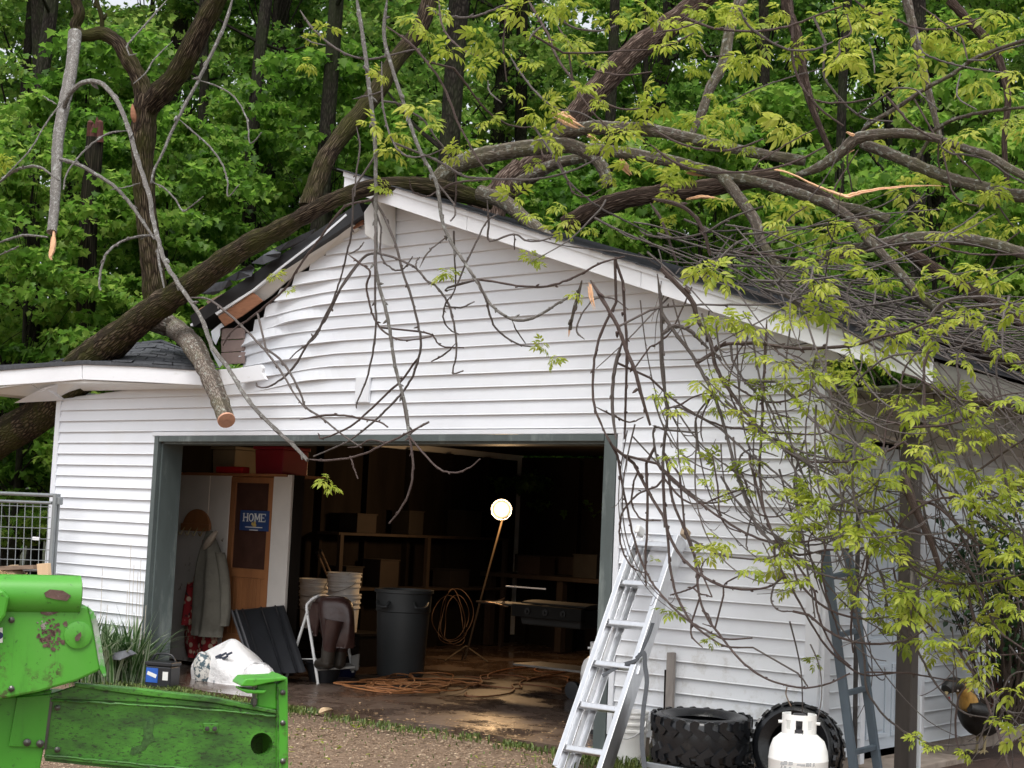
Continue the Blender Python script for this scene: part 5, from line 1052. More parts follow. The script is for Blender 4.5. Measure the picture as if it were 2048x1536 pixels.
# --- the rooster by the side wall
FEB = M('black_feather', (.012, .012, .011), .5, .4, 30, bump=.5, bscale=70, bdist=.006)
FEG = M('golden_hackle', (.34, .19, .04), .55, .35, 40, bump=.6, bscale=80, stretch=(1, 1, .3))
FER = M('maroon_feather', (.13, .030, .014), .5, .35, 30, bump=.6, bscale=70)
HORN = M('horn_leg', (.30, .24, .12), .6); REDC = M('red_comb', (.34, .03, .025), .5)
T8 = lambda x, y: (1780 + x / 3.52, 1100 + y / 3.52)
rx_ = 6.86
def Rp(x, y, dx=0): return onx(*T8(x, y), rx_ + dx)
rc = Rp(620, 1420); ro = empty('rooster', rc, 'dark rooster with golden neck and maroon tail pecking below the side wall', 'rooster')
bd = [Rp(395, 985), Rp(420, 955), Rp(470, 950), Rp(520, 985), Rp(548, 1060), Rp(575, 1140), Rp(620, 1190), Rp(680, 1200), Rp(725, 1150), Rp(745, 1090)]
part('body', FEB, ro, lambda b: b.tube(smoothpath(bd, 4), np.interp(np.linspace(0, 1, 37), np.linspace(0, 1, 10), [.034, .052, .050, .052, .07, .098, .112, .102, .068, .03]), 16), smooth=True)
part('hackle', FEG, ro, lambda b: b.tube(smoothpath([Rp(490, 965, .015), Rp(522, 1000, .025), Rp(545, 1060, .03), Rp(575, 1125, .045)], 4), np.interp(np.linspace(0, 1, 13), [0, .4, .8, 1], [.044, .056, .07, .03]), 14), smooth=True)
part('beak', HORN, ro, lambda b: b.tube([Rp(398, 1000), Rp(392, 1025), Rp(398, 1040)], [.014, .010, .002], 8), smooth=True)
part('comb', REDC, ro, lambda b: [b.prism([Rp(400 + 22 * i, 950 - 4 * i), Rp(410 + 22 * i, 925 - 6 * i), Rp(424 + 22 * i, 948 - 4 * i)], (.008, 0, 0)) for i in range(4)]); part('wattle', REDC, ro, lambda b: b.lathe(Rp(415, 1035), [(0, -.03), (.012, -.015), (.008, 0), (0, .004)], 8), smooth=True)
for s_ in (-1, 1): part('eye', M('eye_pale', (.5, .45, .4), .3) if s_ < 0 else bpy.data.materials['eye_pale'], ro, lambda b: b.lathe(Rp(428, 985) + [s_ * .048, 0, 0], [(.006, -.003), (.006, .003), (0, .004)], 8, toward((s_, 0, 0))))
part('wing', FEB, ro, lambda b: b.tube(smoothpath([Rp(560, 1110, .07), Rp(620, 1130, .10), Rp(690, 1160, .09), Rp(735, 1190, .05)], 3), np.interp(np.linspace(0, 1, 10), [0, .4, 1], [.03, .06, .01]), 10), smooth=True)
for i in range(11):
    a = i / 10; part('tail_feather', FER if i % 4 else FEB, ro, lambda b: b.tube(smoothpath([Rp(715, 1140, (a - .5) * .06), Rp(715 + 25 * a, 1010 + 40 * a, (a - .5) * .10), Rp(690 + 90 * a, 880 + 110 * a, (a - .5) * .16), Rp(715 + 120 * a, 850 + 230 * a, (a - .5) * .2)], 4), np.interp(np.linspace(0, 1, 13), [0, .5, 1], [.012, .02, .004]), 6), smooth=True)
for dx, x in ((-.035, 608), (.035, 660)):
    zf = rc[2]; zf = GROUND + .06
    lg = part('leg', HORN, ro, lambda b: b.tube(smoothpath([Rp(x, 1250, dx), Rp(x + 8, 1330, dx), Rp(x + 2, 1412, dx)], 3), [.026, .02, .013, .011, .010, .010, .010], 8), smooth=True)
    f0 = Rp(x + 2, 1412, dx)
    part('foot', HORN, lg, lambda b: [b.tube([f0, f0 + np.array([math.sin(t) * .03, -math.cos(t) * .035, -.008]), f0 + np.array([math.sin(t) * .055, -math.cos(t) * .065, -.016])], [.009, .007, .003], 6) for t in (-.5, 0, .5, 3.1)])
# --- grasses
BLADE = leafmat('variegated_grass', (.025, .075, .018), (.085, .18, .05), (.46, .52, .38), .25, nscale=9, rk=1.25)
def clump(name, cx_, cy_, n, h, spread, label, mt=BLADE, wd=.02, seed=0, zg=GROUND, cat='grass'):
    q = np.random.default_rng(seed); e = empty(name, (cx_, cy_, zg), label, cat); V = []; T = []; rn = []
    for i in range(n):
        a = q.uniform(0, 6.28); r0 = abs(q.normal(0, spread * .45)); L = h * q.uniform(.5, 1.15); lean = q.uniform(.15, .95); x, y = cx_ + r0 * math.cos(a), cy_ + r0 * math.sin(a) * .7; a2 = a + q.normal(0, .6); w_ = wd * q.uniform(.6, 1.2)
        k0 = len(V); rv = q.uniform(0, 1)
        for j in range(6):
            t = j / 5; rr = L * lean * t ** 1.5 * .8; zz = L * (t - .42 * lean * t ** 2.6); ww = w_ * (1 - t ** 2) + .001; c = np.array([x + rr * math.cos(a2), y + rr * math.sin(a2), zg + zz]); s_ = np.array([-math.sin(a2), math.cos(a2), 0]) * ww
            for q_ in (-1, 0, 1): V.append(c + s_ * q_ + np.array([0, 0, .25 * ww * abs(q_)])); rn.append(min(1, max(0, rv * .5 + (.5 if q_ else 0))))
        for j in range(5):
            b_ = k0 + 3 * j
            for u in (0, 1): T += [(b_ + u, b_ + u + 1, b_ + u + 4), (b_ + u, b_ + u + 4, b_ + u + 3)]
    o = bigmesh('blades', V, T, mt, e, rnd=rn, smooth=True); o['kind'] = 'stuff'; return e
clump('ribbon_grass', -.62, -.28, 300, .62, .34, 'clump of white edged ribbon grass at the foot of the siding by the green machine', seed=1, cat='grass clump')
clump('ribbon_grass', -.18, -.30, 380, .56, .32, 'thick white edged ribbon grass clump left of the car battery', seed=2, cat='grass clump')
clump('ribbon_grass', .06, -.16, 90, .68, .16, 'taller ribbon grass tuft against the left door jamb', seed=3, cat='grass clump')
clump('ribbon_grass', -1.05, -.30, 130, .5, .25, 'small ribbon grass clump farthest left along the siding', seed=4, cat='grass clump')
STEM = M('dry_stem', (.40, .36, .30), .8)
e = empty('dry_stems', (-.3, -.12, GROUND), 'thin dry stems standing before the siding left of the door', 'dry plant')
for i in range(9):
    px = [205, 262, 268, 276, 282, 287, 255, 292, 215][i]; y0 = [1135, 1090, 1130, 1145, 1120, 1165, 1180, 1210, 1210][i]
    part('stem', STEM, e, lambda b: b.tube(smoothpath([ony(px - 10 + 4 * math.sin(i), 1340, -.12), ony(px - 4, (y0 + 1340) / 2, -.10), ony(px, y0, -.08)], 3), .0028, 4, False))
GR2 = leafmat('lawn_blade', (.05, .075, .018), (.095, .15, .03), (.22, .26, .08), .35, nscale=4)
def strip(name, n, fn, h, label, mt=GR2, seed=5):
    q = np.random.default_rng(seed); V = []; T = []; rn = []
    for i in range(n):
        x, y = fn(q); a = q.uniform(0, 6.28); L = h * q.uniform(.4, 1.3); ln = q.uniform(.1, .9) * L; w_ = q.uniform(.003, .007); k0 = len(V); s_ = np.array([-math.sin(a), math.cos(a), 0]) * w_; c = np.array([x, y, GROUND]); d = np.array([math.cos(a), math.sin(a), 0])
        V += [c - s_, c + s_, c + d * ln * .4 + [0, 0, L * .7] - s_ * .8, c + d * ln * .4 + [0, 0, L * .7] + s_ * .8, c + d * ln + [0, 0, L * .85]]; T += [(k0, k0 + 1, k0 + 3), (k0, k0 + 3, k0 + 2), (k0 + 2, k0 + 3, k0 + 4)]; rn += [q.uniform(0, 1)] * 5
    o = bigmesh(name, V, T, mt, rnd=rn); props(o, label, 'grass', kind='stuff'); return o
def lip(x): return -.10 - .05 * math.sin(x * 2.5)
PATCH = [(q_.uniform(.3, 5.3), q_.uniform(.04, .16)) for _ in range(34)]
strip('grass', 2700, lambda q: ((x := (lambda c_: c_[0] + q.normal(0, c_[1]))(PATCH[q.integers(0, 34)])), lip(x) - .08 + q.normal(0, .07) - (.12 if x < 2 else 0) * q.random() - .18 * q.random() ** 3), .04, 'thin strip of short grass along the lip of the garage slab')
strip('grass', 1900, lambda q: (q.normal(.9, .55), -.35 + q.normal(0, .16)), .05, 'patch of weedy grass in front of the left door jamb', seed=6)
strip('grass', 900, lambda q: (q.normal(5.35, .22), -.32 + q.normal(0, .18)), .07, 'weeds around the foot of the aluminium ladder', seed=7)
e = empty('wood_scrap', onz(650, 1425, GROUND + .03), 'curved pale wood scrap lying in the grass strip', 'wood scrap'); part('scrap', M('pale_scrap', (.50, .36, .22), .8), e, lambda b: b.tube(smoothpath([onz(638, 1426, GROUND + .03), onz(650, 1420, GROUND + .05), onz(664, 1419, GROUND + .04)], 3), [.008, .02, .026, .024, .02, .014, .006], 6), smooth=True)
e = empty('black_sheet', (-.45, -.42, GROUND), 'black plastic sheet crumpled among the ribbon grass', 'plastic sheet'); part('sheet', BLACKP, e, lambda b: blob(b, np.array([-.52, -.32, GROUND + .08]), (.28, .14, .17), 31), smooth=True)
part('flap', M('grey_flap', (.12, .125, .14), .5), e, lambda b: b.prism([ony(206, 1318, -.4), ony(222, 1306, -.4), ony(250, 1302, -.38), ony(262, 1310, -.34), ony(240, 1320, -.42)], (0, .06, .01)))
strip('yard_litter', 500, lambda q: (q.uniform(1.5, 5.5), q.uniform(-3, -.4)), .02, 'thin scattered grass shoots over the gravel of the drive', seed=8)
# --- shrub against the side wall
SHL = leafmat('dark_shrub_leaf', (.012, .035, .012), (.03, .08, .022), (.07, .14, .04), .3, nscale=5)
STW = bark('shrub_bark', (.04, .03, .025), (.09, .07, .055), (.15, .12, .1), None, .5, 20, .004)
bx0 = onx(2010, 1420, 6.95); e = empty('shrub', bx0, 'twiggy dark green shrub against the side wall behind the rooster', 'shrub')
q = random.Random(3); b = MB(); tips = []
for i in range(60):
    a = q.uniform(0, 6.28); sp = q.uniform(.1, .75); p0 = bx0 + [q.uniform(-.1, .1), q.uniform(-.2, .2), -.1]; p1 = p0 + [.28 * math.cos(a) * sp + .1, .6 * math.sin(a) * sp, q.uniform(.5, .8)]; p2 = p1 + [.15 * math.cos(a), .5 * math.sin(a) * sp, q.uniform(.3, .6)]; P = smoothpath([p0, p1, p2], 4); b.tube(P, list(np.linspace(.009, .003, len(P))), 5, False)
    for _ in range(3):
        s_ = P[q.randint(2, 8)]; t_ = s_ + np.array([q.uniform(-.12, .14), q.uniform(-.3, .3), q.uniform(0, .35)]); b.tube(smoothpath([s_, (s_ + t_) / 2 + [0, 0, .03], t_], 2), .0028, 4, False); tips.append(t_)
    tips.append(p2)
b.build('branches', STW, e, smooth=True)
P = np.vstack([t + rng.normal(0, .07, (11, 3)) for t in tips]); V, T, rn = leaves(P, .055, 'oval'); o = bigmesh('leaves', V, T, SHL, e, rnd=rn); o['kind'] = 'stuff'
# ------------------------------------------------------------------ the fallen tree
BK_TRUNK = bark('trunk_bark', (.010, .007, .005), (.058, .040, .027), (.15, .115, .08), (.06, .062, .016), .8, 14, .04, None, .2)
BK_BROWN = bark('brown_bark', (.02, .013, .010), (.085, .057, .044), (.19, .145, .12), None, .5, 14, .02, None, .26)
BK_GREY = bark('grey_bark', (.07, .055, .045), (.15, .12, .10), (.25, .22, .19), (.13, .13, .07), .5, 12, .01, (.32, .33, .29), .6)
BK_TWIG = bark('twig_bark', (.075, .06, .056), (.16, .138, .13), (.27, .25, .24), None, .5, 26, .004)
BK_PALE = bark('pale_bark', (.10, .09, .08), (.23, .215, .20), (.36, .35, .33), None, .5, 20, .005, (.44, .45, .43), .6)
BK_RED = bark('red_twig_bark', (.055, .037, .034), (.13, .098, .09), (.215, .175, .163), None, .5, 26, .004)
RAWW = M('fresh_split_wood', (.72, .43, .25), .75, .22, 14, bump=.5, bscale=30, bdist=.01, stretch=(1, 1, 1))
CUTW = M('sawn_end', (.50, .27, .18), .8, .2, 12, bump=.3)
K1 = lambda x, y: (x / 2.926, y / 2.926)
K2 = lambda x, y: (600 + x / 2.926, y / 2.926)
K3 = lambda x, y: (1300 + x / 2.738, y / 2.738)
K4 = lambda x, y: (x / 2.926, 500 + y / 2.926)
K5 = lambda x, y: (600 + x / 2.926, 400 + y / 2.926)
K6 = lambda x, y: (1300 + x / 2.738, 500 + y / 2.738)
KL = lambda x, y: (1100 + x / 2.622, 950 + y / 2.622)
KR = lambda x, y: (1550 + x / 2.239, 850 + y / 2.239)
KI = lambda x, y: (x, y)
tree = empty('fallen_tree', D(-20, 1010, 17.6), 'big fallen tree lying over the crushed garage roof, its twigs hanging down the front', 'tree')
allpaths = []
def br(K, pts, r, dp, mt=BK_TWIG, name=None, n=None, sub=5, wob=.0, keep=True, caps=True):
    """pts in the photograph; r = radius there (one or several); dp = ('y', y0, y1) a plane in front of the wall or ('d', d0, d1) a distance"""
    pts = [K(*p) for p in pts]; P2 = smoothpath(pts, sub); L = np.concatenate([[0], np.cumsum(np.linalg.norm(np.diff(P2, axis=0), axis=1))]); t = L / L[-1]
    r = [r] if np.isscalar(r) else list(r); rr = np.interp(t, np.linspace(0, 1, len(r)), r) if len(r) > 1 else np.interp(t, [0, .75, 1], [r[0], r[0] * .85, r[0] * .6])
    if max(rr) < 8.01 and len(P2) > 8: P2 = P2 + rng.normal(0, .5, P2.shape) * np.sin(np.linspace(0, PI, len(P2)))[:, None]
    ds = np.interp(t, np.linspace(0, 1, len(dp) - 1), dp[1:])
    P = []; R_ = []
    big = max(rr) > 8
    if not big: rr = rr * .66
    for p, v, q in zip(P2, ds, rr):
        if dp[0] == 'f': v = -.75 + .2 * math.sin(p[0] / 130 + p[1] / 260) + v
        w_ = ony(p[0], p[1], v) if dp[0] in 'yf' else D(p[0], p[1], v); P.append(w_); R_.append(q * depth(w_) / F)
    R_ = np.array(R_) * (1 + rng.normal(0, .05, len(R_)))
    if not big and keep and allpaths:                       # a twig grows out of the nearest older wood
        A_ = np.vstack([q[0] for q in allpaths]); df = P[0] - A_; dd_ = np.linalg.norm(df, axis=1); t0 = P[1] - P[0]; t0 = t0 / np.linalg.norm(t0)
        sc_ = np.where(((df @ t0) > .82 * dd_) & (dd_ > .015), dd_, 9); j = int(np.argmin(sc_)); jn = int(np.argmin(dd_))
        if sc_[j] < .4: P = [A_[j], A_[j] * .5 + P[0] * .5] + P; R_ = np.concatenate([[R_[0], R_[0]], R_])
        elif dd_[jn] > .09: R_[:4] *= np.linspace(.35, .95, 4)[:len(R_[:4])]
    n = n or (16 if max(rr) > 25 else 10 if big else 6)
    mb = MB()
    if mt is RAWW:                                          # split wood: a bundle of unequal splinters
        Pm = np.array(P); k_ = len(Pm)
        for q in range(5):
            i0 = rng.integers(0, max(1, k_ // 4)); i1 = k_ - rng.integers(0, max(1, k_ // 4)); off = rng.normal(0, .45, 3) * np.array([1, .6, 1])
            if i1 - i0 < 4: i0, i1 = 0, k_
            rr2 = R_[i0:i1] * rng.uniform(.35, .6) * np.sin(np.linspace(.5, 3.0, i1 - i0)); mb.tube(Pm[i0:i1] + off * R_[i0:i1, None], np.maximum(rr2, .0012), 5, caps)
    else: mb.tube(P, R_, n, caps)
    if not big and keep:                                    # buds and leaf scars along the twig
        for i in range(3, len(P) - 1, 4):
            k_ = P[i] + rng.normal(0, 1, 3) * R_[i] * .6; dd = (P[i + 1] - P[i]) + rng.normal(0, .4, 3) * np.linalg.norm(P[i + 1] - P[i]); dd /= np.linalg.norm(dd); bl_ = 3.4 if i % 2 else 2.2; mb.tube([k_, k_ + dd * R_[i] * bl_ * .6, k_ + dd * R_[i] * bl_], [R_[i] * .9, R_[i] * .75, R_[i] * .2], 5)
    o = mb.build(name or ('trunk' if max(rr) > 45 else 'limb' if big else 'twig'), mt, tree, smooth=True)
    allpaths.append((np.array(P), R_)); return o
# trunk: from its root behind the left corner, up over the crushed eave and across the ridge
br(KI, [(-420, 1120), (-270, 1050), (-120, 955), (-20, 887), (90, 822), (170, 735), (239, 674), (312, 616), (393, 563), (484, 498), (562, 458), (640, 414), (690, 391), (748, 374), (816, 370), (880, 377), (940, 392), (985, 405)], [56, 52, 48, 45, 42, 36, 33, 42, 30, 26, 25, 22, 18, 16, 17, 18, 16], ('d', 19.2, 18.3, 17.3, 16.3, 14.8, 13.8, 13.0, 12.3, 11.78, 11.75, 11.9), BK_TRUNK, 'trunk', 20)
br(KI, [(300, 640), (345, 655), (385, 690), (415, 745), (437, 795), (452, 838)], [22, 21, 21, 20, 19, 17.5], ('y', D(300, 640, 14.1)[1], .35, -.38, -.52, -.62, -.72), BK_GREY, 'sawn_limb', 14)
ce = ony(453, 841, -.73); cdir = ce - ony(443, 810, -.66)
part('sawn_end', CUTW, tree, lambda b: b.lathe(ce - cdir * .0, [(.070, -.012), (.068, .004), (.03, .009), (0, .005)], 18, toward(cdir / np.linalg.norm(cdir))), smooth=True)
U = ('d', 14.9, 14.9)
br(K1, [(910, 1750), (890, 1530), (850, 1200), (835, 900), (845, 700), (862, 560)], [26, 23, 22, 23, 26, 26], U, BK_TRUNK, 'limb', 14)
br(K1, [(862, 640), (835, 520), (800, 430), (740, 330), (690, 250), (600, 195), (530, 205), (470, 205), (440, 150), (465, 80), (430, -30)], [22, 21, 18, 17, 16, 14, 13, 12, 11, 11, 10], U, BK_TRUNK, 'limb', 12)
br(K1, [(855, 660), (900, 590), (960, 525), (1040, 430), (1110, 300), (1180, 160), (1290, -40)], [20, 23, 23, 22, 22, 21, 20], ('d', 14.9, 14.6, 14.4), BK_TRUNK, 'limb', 12)
br(K1, [(600, 190), (590, 80), (555, -20)], [8, 7, 6], U, BK_TRUNK, 'branch')
part('torn_bark', PLY, tree, lambda b: b.tube(smoothpath([D(*K1(775, 610), 14.82), D(*K1(782, 680), 14.8), D(*K1(800, 740), 14.82)], 3), [.006, .02, .026, .03, .024, .016, .006], 8), smooth=True)
br(K1, [(440, 190), (418, 400), (378, 600), (342, 800), (330, 1000), (320, 1200), (303, 1360)], [13, 12.5, 12, 11, 10.5, 10, 9.5], ('d', 14.8, 13.6), BK_PALE, 'broken_limb', 10)
br(K1, [(303, 1350), (302, 1440), (290, 1500), (305, 1530)], [9.3, 9.6, 8, 2.5], ('d', 13.6, 13.55), RAWW, 'split_end', 8, keep=False)
br(K1, [(405, 550), (470, 490), (550, 475), (620, 510), (700, 620), (760, 780), (810, 950), (870, 1130), (900, 1300), (935, 1440), (980, 1560), (1090, 1725), (1180, 1865), (1240, 2025), (1330, 2145), (1420, 2295), (1500, 2400), (1610, 2510), (1720, 2610), (1800, 2695)], [7.5, 7.2, 7, 7, 6.6, 6.4, 6, 5.6], ('d', 14.1, 13.6, 13.0, 12.4, 11.8), BK_PALE, 'branch', 8)
br(KI, [(612, 918), (660, 921), (720, 910), (770, 888), (815, 866), (858, 845)], 3.6, ('y', -1.3, -1.3), BK_RED)
br(KI, [(700, 912), (708, 935), (716, 958)], 2.6, ('y', -1.3, -1.3), BK_RED); br(KI, [(770, 885), (740, 880), (715, 893), (696, 895)], 2.6, ('y', -1.25, -1.2), BK_RED)
L_ = ('d', 14.0, 13.6)
for pts, r in [([(350, 930), (450, 960), (560, 1020), (680, 1100), (760, 1190), (830, 1290), (905, 1400)], 6.2), ([(-20, 1085), (50, 1020), (120, 985), (220, 975), (300, 1020), (345, 1055)], 5), ([(745, 765), (640, 780), (540, 840), (450, 930), (385, 1030), (372, 1110)], 3.6), ([(-20, 1425), (100, 1385), (180, 1378), (280, 1388)], 4.2), ([(-20, 1500), (60, 1465), (110, 1440)], 3), ([(920, 1375), (800, 1385), (700, 1420), (630, 1475), (600, 1540), (580, 1660), (590, 1700)], 4.6),
    ([(1365, -20), (1310, 160), (1230, 330), (1160, 470), (1080, 620), (1020, 740), (950, 900), (900, 1000), (885, 1070)], 6.2), ([(1165, 470), (1260, 500), (1350, 550), (1410, 620), (1450, 720), (1460, 830), (1490, 825), (1530, 775)], 2.8), ([(1050, 700), (1130, 770), (1230, 860), (1300, 960), (1330, 1060), (1335, 1150), (1400, 1080)], 3), ([(890, 1065), (960, 1100), (1030, 1170), (1070, 1235), (1110, 1215), (1190, 1150)], 2.8), ([(985, -10), (880, 110), (800, 200), (745, 270), (760, 320), (800, 315)], 3.2), ([(1010, 240), (900, 350), (850, 430), (780, 490)], 2.4), ([(330, 640), (270, 720), (200, 840), (130, 930), (0, 1060)], 2.6), ([(250, 560), (330, 610)], 2.4), ([(820, 1070), (740, 1095), (650, 1110)], 2.4), ([(935, 1420), (925, 1500), (962, 1690)], 4)]:
    br(K1, pts, r, L_, BK_PALE)
# other big limbs that rise and lie behind the ridge
br(KI, [(618, 415), (632, 370), (655, 312), (700, 250), (750, 188), (790, 122), (838, 60), (865, -15)], [21, 19, 18, 18, 18, 17, 17, 16], ('d', 12.9, 13.6), BK_TRUNK, 'limb', 12)
br(KI, [(950, 425), (1000, 385), (1060, 340), (1120, 275), (1190, 185), (1260, 110), (1340, 50), (1420, -15)], [26, 27, 27, 26, 25, 24, 23, 22], ('d', 13.6, 14.0), BK_BROWN, 'limb', 14)
br(KI, [(985, 440), (992, 405), (1010, 365), (1040, 335)], [24, 26, 25, 20], ('d', 13.0, 13.2), BK_BROWN, 'limb', 12)
br(KI, [(868, 372), (900, 338), (945, 318), (1000, 305), (1080, 293), (1140, 292), (1180, 308), (1205, 335), (1216, 372)], [18, 18, 18, 17, 17, 16, 15, 13, 12], ('d', 12.0, 11.6), BK_GREY, 'limb', 12)
br(KI, [(1030, 370), (1075, 345), (1120, 325), (1170, 315)], [12, 12, 11, 10], ('d', 12.2, 12), BK_GREY, 'limb')
br(KI, [(960, 385), (1010, 405), (1060, 447), (1100, 480), (1135, 512), (1160, 545), (1168, 575)], [16, 15, 14, 14, 13, 11, 8], ('d', 11.6, 11.2, 10.9), BK_GREY, 'limb', 10)
br(KI, [(1100, 282), (1140, 262), (1200, 255), (1300, 260), (1400, 281), (1500, 304), (1610, 322)], [14, 14, 13, 12, 11, 10.5, 10], ('d', 11.8, 11.2), BK_GREY, 'limb')
br(KI, [(1130, 452), (1180, 425), (1240, 402), (1310, 388), (1400, 378), (1480, 365), (1560, 352)], [20, 20, 19, 18, 18, 17, 15], ('d', 11.6, 11.2), BK_BROWN, 'limb', 12)
for pts, r, mt, d in [([(-330, 815), (-150, 835), (0, 860), (150, 890), (300, 930), (450, 970), (600, 1000), (750, 1040), (900, 1090), (1000, 1120), (1150, 1150), (1310, 1200)], [14, 14, 13, 13, 12, 11], BK_GREY, (11.3, 10.6)), ([(800, 960), (880, 935), (960, 895), (1050, 830), (1130, 760), (1250, 735), (1400, 730), (1530, 750), (1600, 765)], [6, 12, 13, 13, 12, 11, 10], BK_GREY, (11, 10.6)), ([(1140, 750), (1200, 680), (1350, 590), (1500, 490), (1650, 410), (1800, 310), (2080, 210)], [8, 7.5, 7, 6.5], BK_GREY, (11, 10.4)), ([(1160, 785), (1280, 830), (1400, 880), (1520, 930), (1650, 980), (1800, 1020), (1950, 1060), (2090, 1080)], [13, 14, 14, 15, 15], BK_GREY, (11.1, 10.4)), ([(1560, 710), (1650, 660), (1750, 630), (1850, 610), (2080, 585)], [7, 6, 5.5], BK_GREY, (10.8, 10.4)), ([(1600, 770), (1750, 820), (1850, 850), (1950, 910), (2090, 985)], [9, 10, 10], BK_GREY, (10.7, 10.3)), ([(960, 1400), (1100, 1370), (1250, 1340), (1400, 1310), (1550, 1300), (1700, 1310), (1850, 1330), (2090, 1400)], [14, 14, 15, 14, 14], BK_GREY, (10.6, 9.8)),
    ([(950, 1100), (1080, 1180), (1150, 1250), (1200, 1320), (1280, 1400), (1400, 1530), (1500, 1640), (1640, 1730), (1760, 1800)], [12, 11, 11, 10, 9], BK_GREY, (10.5, 10.0)), ([(390, 960), (440, 1020), (530, 1140), (580, 1220), (610, 1330), (680, 1430), (740, 1560), (860, 1740), (920, 1850)], [13, 13, 12, 11, 9], BK_GREY, (10.9, 10.2)), ([(560, 950), (700, 1000), (830, 1040), (950, 1090), (1080, 1170), (1250, 1270)], [20, 19, 18, 18], BK_BROWN, (11.4, 11)), ([(1380, 1350), (1480, 1420), (1600, 1500), (1750, 1590), (1950, 1720), (2090, 1800)], [15, 15, 14, 13], BK_BROWN, (11, 10.4)), ([(1500, 1830), (1700, 1880), (1850, 1940), (2000, 1990), (2090, 2020)], [18, 18, 17, 16], BK_BROWN, (10.6, 10.2)),
    ([(510, -30), (440, 150), (400, 350), (330, 480), (290, 600), (230, 735)], [15, 14, 13, 12, 8], BK_GREY, (12.6, 12.4)), ([(1400, -30), (1440, 150), (1470, 280), (1500, 400), (1540, 560), (1590, 760)], [12, 11, 10, 8, 6], BK_GREY, (12.4, 12.2)), ([(1640, 0), (1750, 120), (1880, 260), (1940, 420), (1960, 560), (1940, 780), (1960, 1040)], [11, 10, 9, 7, 6], BK_BROWN, (12, 11.6)), ([(745, -30), (760, 80), (800, 180), (820, 290), (850, 450), (900, 620), (1000, 860)], [14, 13, 11, 8, 6], BK_BROWN, (13.4, 13.2))]:
    br(K3, pts, [q * .86 for q in r], ('d',) + d, mt, 'limb', 10)
for K, pts, r, d in [(K3, [(680, 925), (760, 945), (900, 1010), (1000, 1050), (1080, 1075), (1110, 1068), (1200, 1045), (1350, 1025), (1500, 1016), (1660, 1020)], [7, 6, 6, 6, 7, 5.5, 5, 5, 4, 1.5], (10.7, 10.5)), (K3, [(200, 1095), (260, 1085), (330, 1085), (410, 1100)], [4, 6, 5, 3], (10.9, 10.9)), (K3, [(1075, 725), (1110, 745), (1140, 760)], [3, 6, 3], (10.8, 10.8)), (K2, [(1480, 670), (1540, 690), (1590, 715), (1660, 745)], [5, 11, 10, 5], (11.5, 11.5)), (K2, [(1680, 790), (1710, 800), (1760, 830)], [4, 6, 3], (11.4, 11.4)), (K3, [(200, 945), (260, 955), (340, 960)], [4, 7, 4], (11.1, 11.1)), (K3, [(1030, 860), (1080, 840), (1120, 820)], [2, 4, 2], (10.9, 10.9)), (K2, [(1880, 930), (1900, 970), (1940, 1030)], [5, 9, 5], (11.3, 11.3))]:
    br(K, pts, r, ('d',) + d, RAWW, 'split_wood', 8, keep=False)
# hanging twigs in front of the gable
yA = ('y', -1.0, -.9)
tw5 = [([(435, -1160), (355 + 80, -1020), (392, -820), (410, -620), (435, -420), (440, -220), (445, -20), (440, 100), (445, 200), (440, 330), (450, 450), (490, 600), (520, 730), (545, 900), (575, 1050), (605, 1150), (625, 1250), (635, 1380), (650, 1530), (655, 1600)], [6.5, 6, 5.6, 5.2, 4.4])]
br(KI, [(712, -10), (722, 50), (732, 120), (740, 190), (748, 255), (751, 325), (752, 393), (751, 440), (752, 480), (751, 515), (754, 555), (768, 605), (778, 650), (786, 707), (797, 760), (807, 795), (814, 830), (818, 872)], [6.5, 6.3, 6, 5.6, 5.2, 4.6], yA, BK_PALE, 'branch', 8)
br(KI, [(818, 870), (824, 905), (826, 940), (818, 985), (800, 1020), (778, 1047)], 3.8, ('y', -.9, -.9), BK_RED)
br(KI, [(818, 872), (848, 908), (880, 938), (912, 945), (940, 935), (960, 918)], 3.2, ('y', -.9, -.9), BK_RED); br(KI, [(818, 870), (835, 856), (858, 843)], 3, ('y', -.9, -.9), BK_TWIG)
br(KI, [(775, -10), (768, 70), (785, 138), (802, 190), (820, 246), (840, 302), (862, 342), (876, 378), (884, 440), (902, 485), (920, 512), (945, 550), (965, 582), (980, 606), (1004, 628), (1030, 640), (1060, 638), (1088, 625), (1115, 607), (1142, 592)], [6, 5.8, 5.6, 5.2, 4.6, 4], ('y', -1.0, -.8), BK_PALE, 'branch', 8)
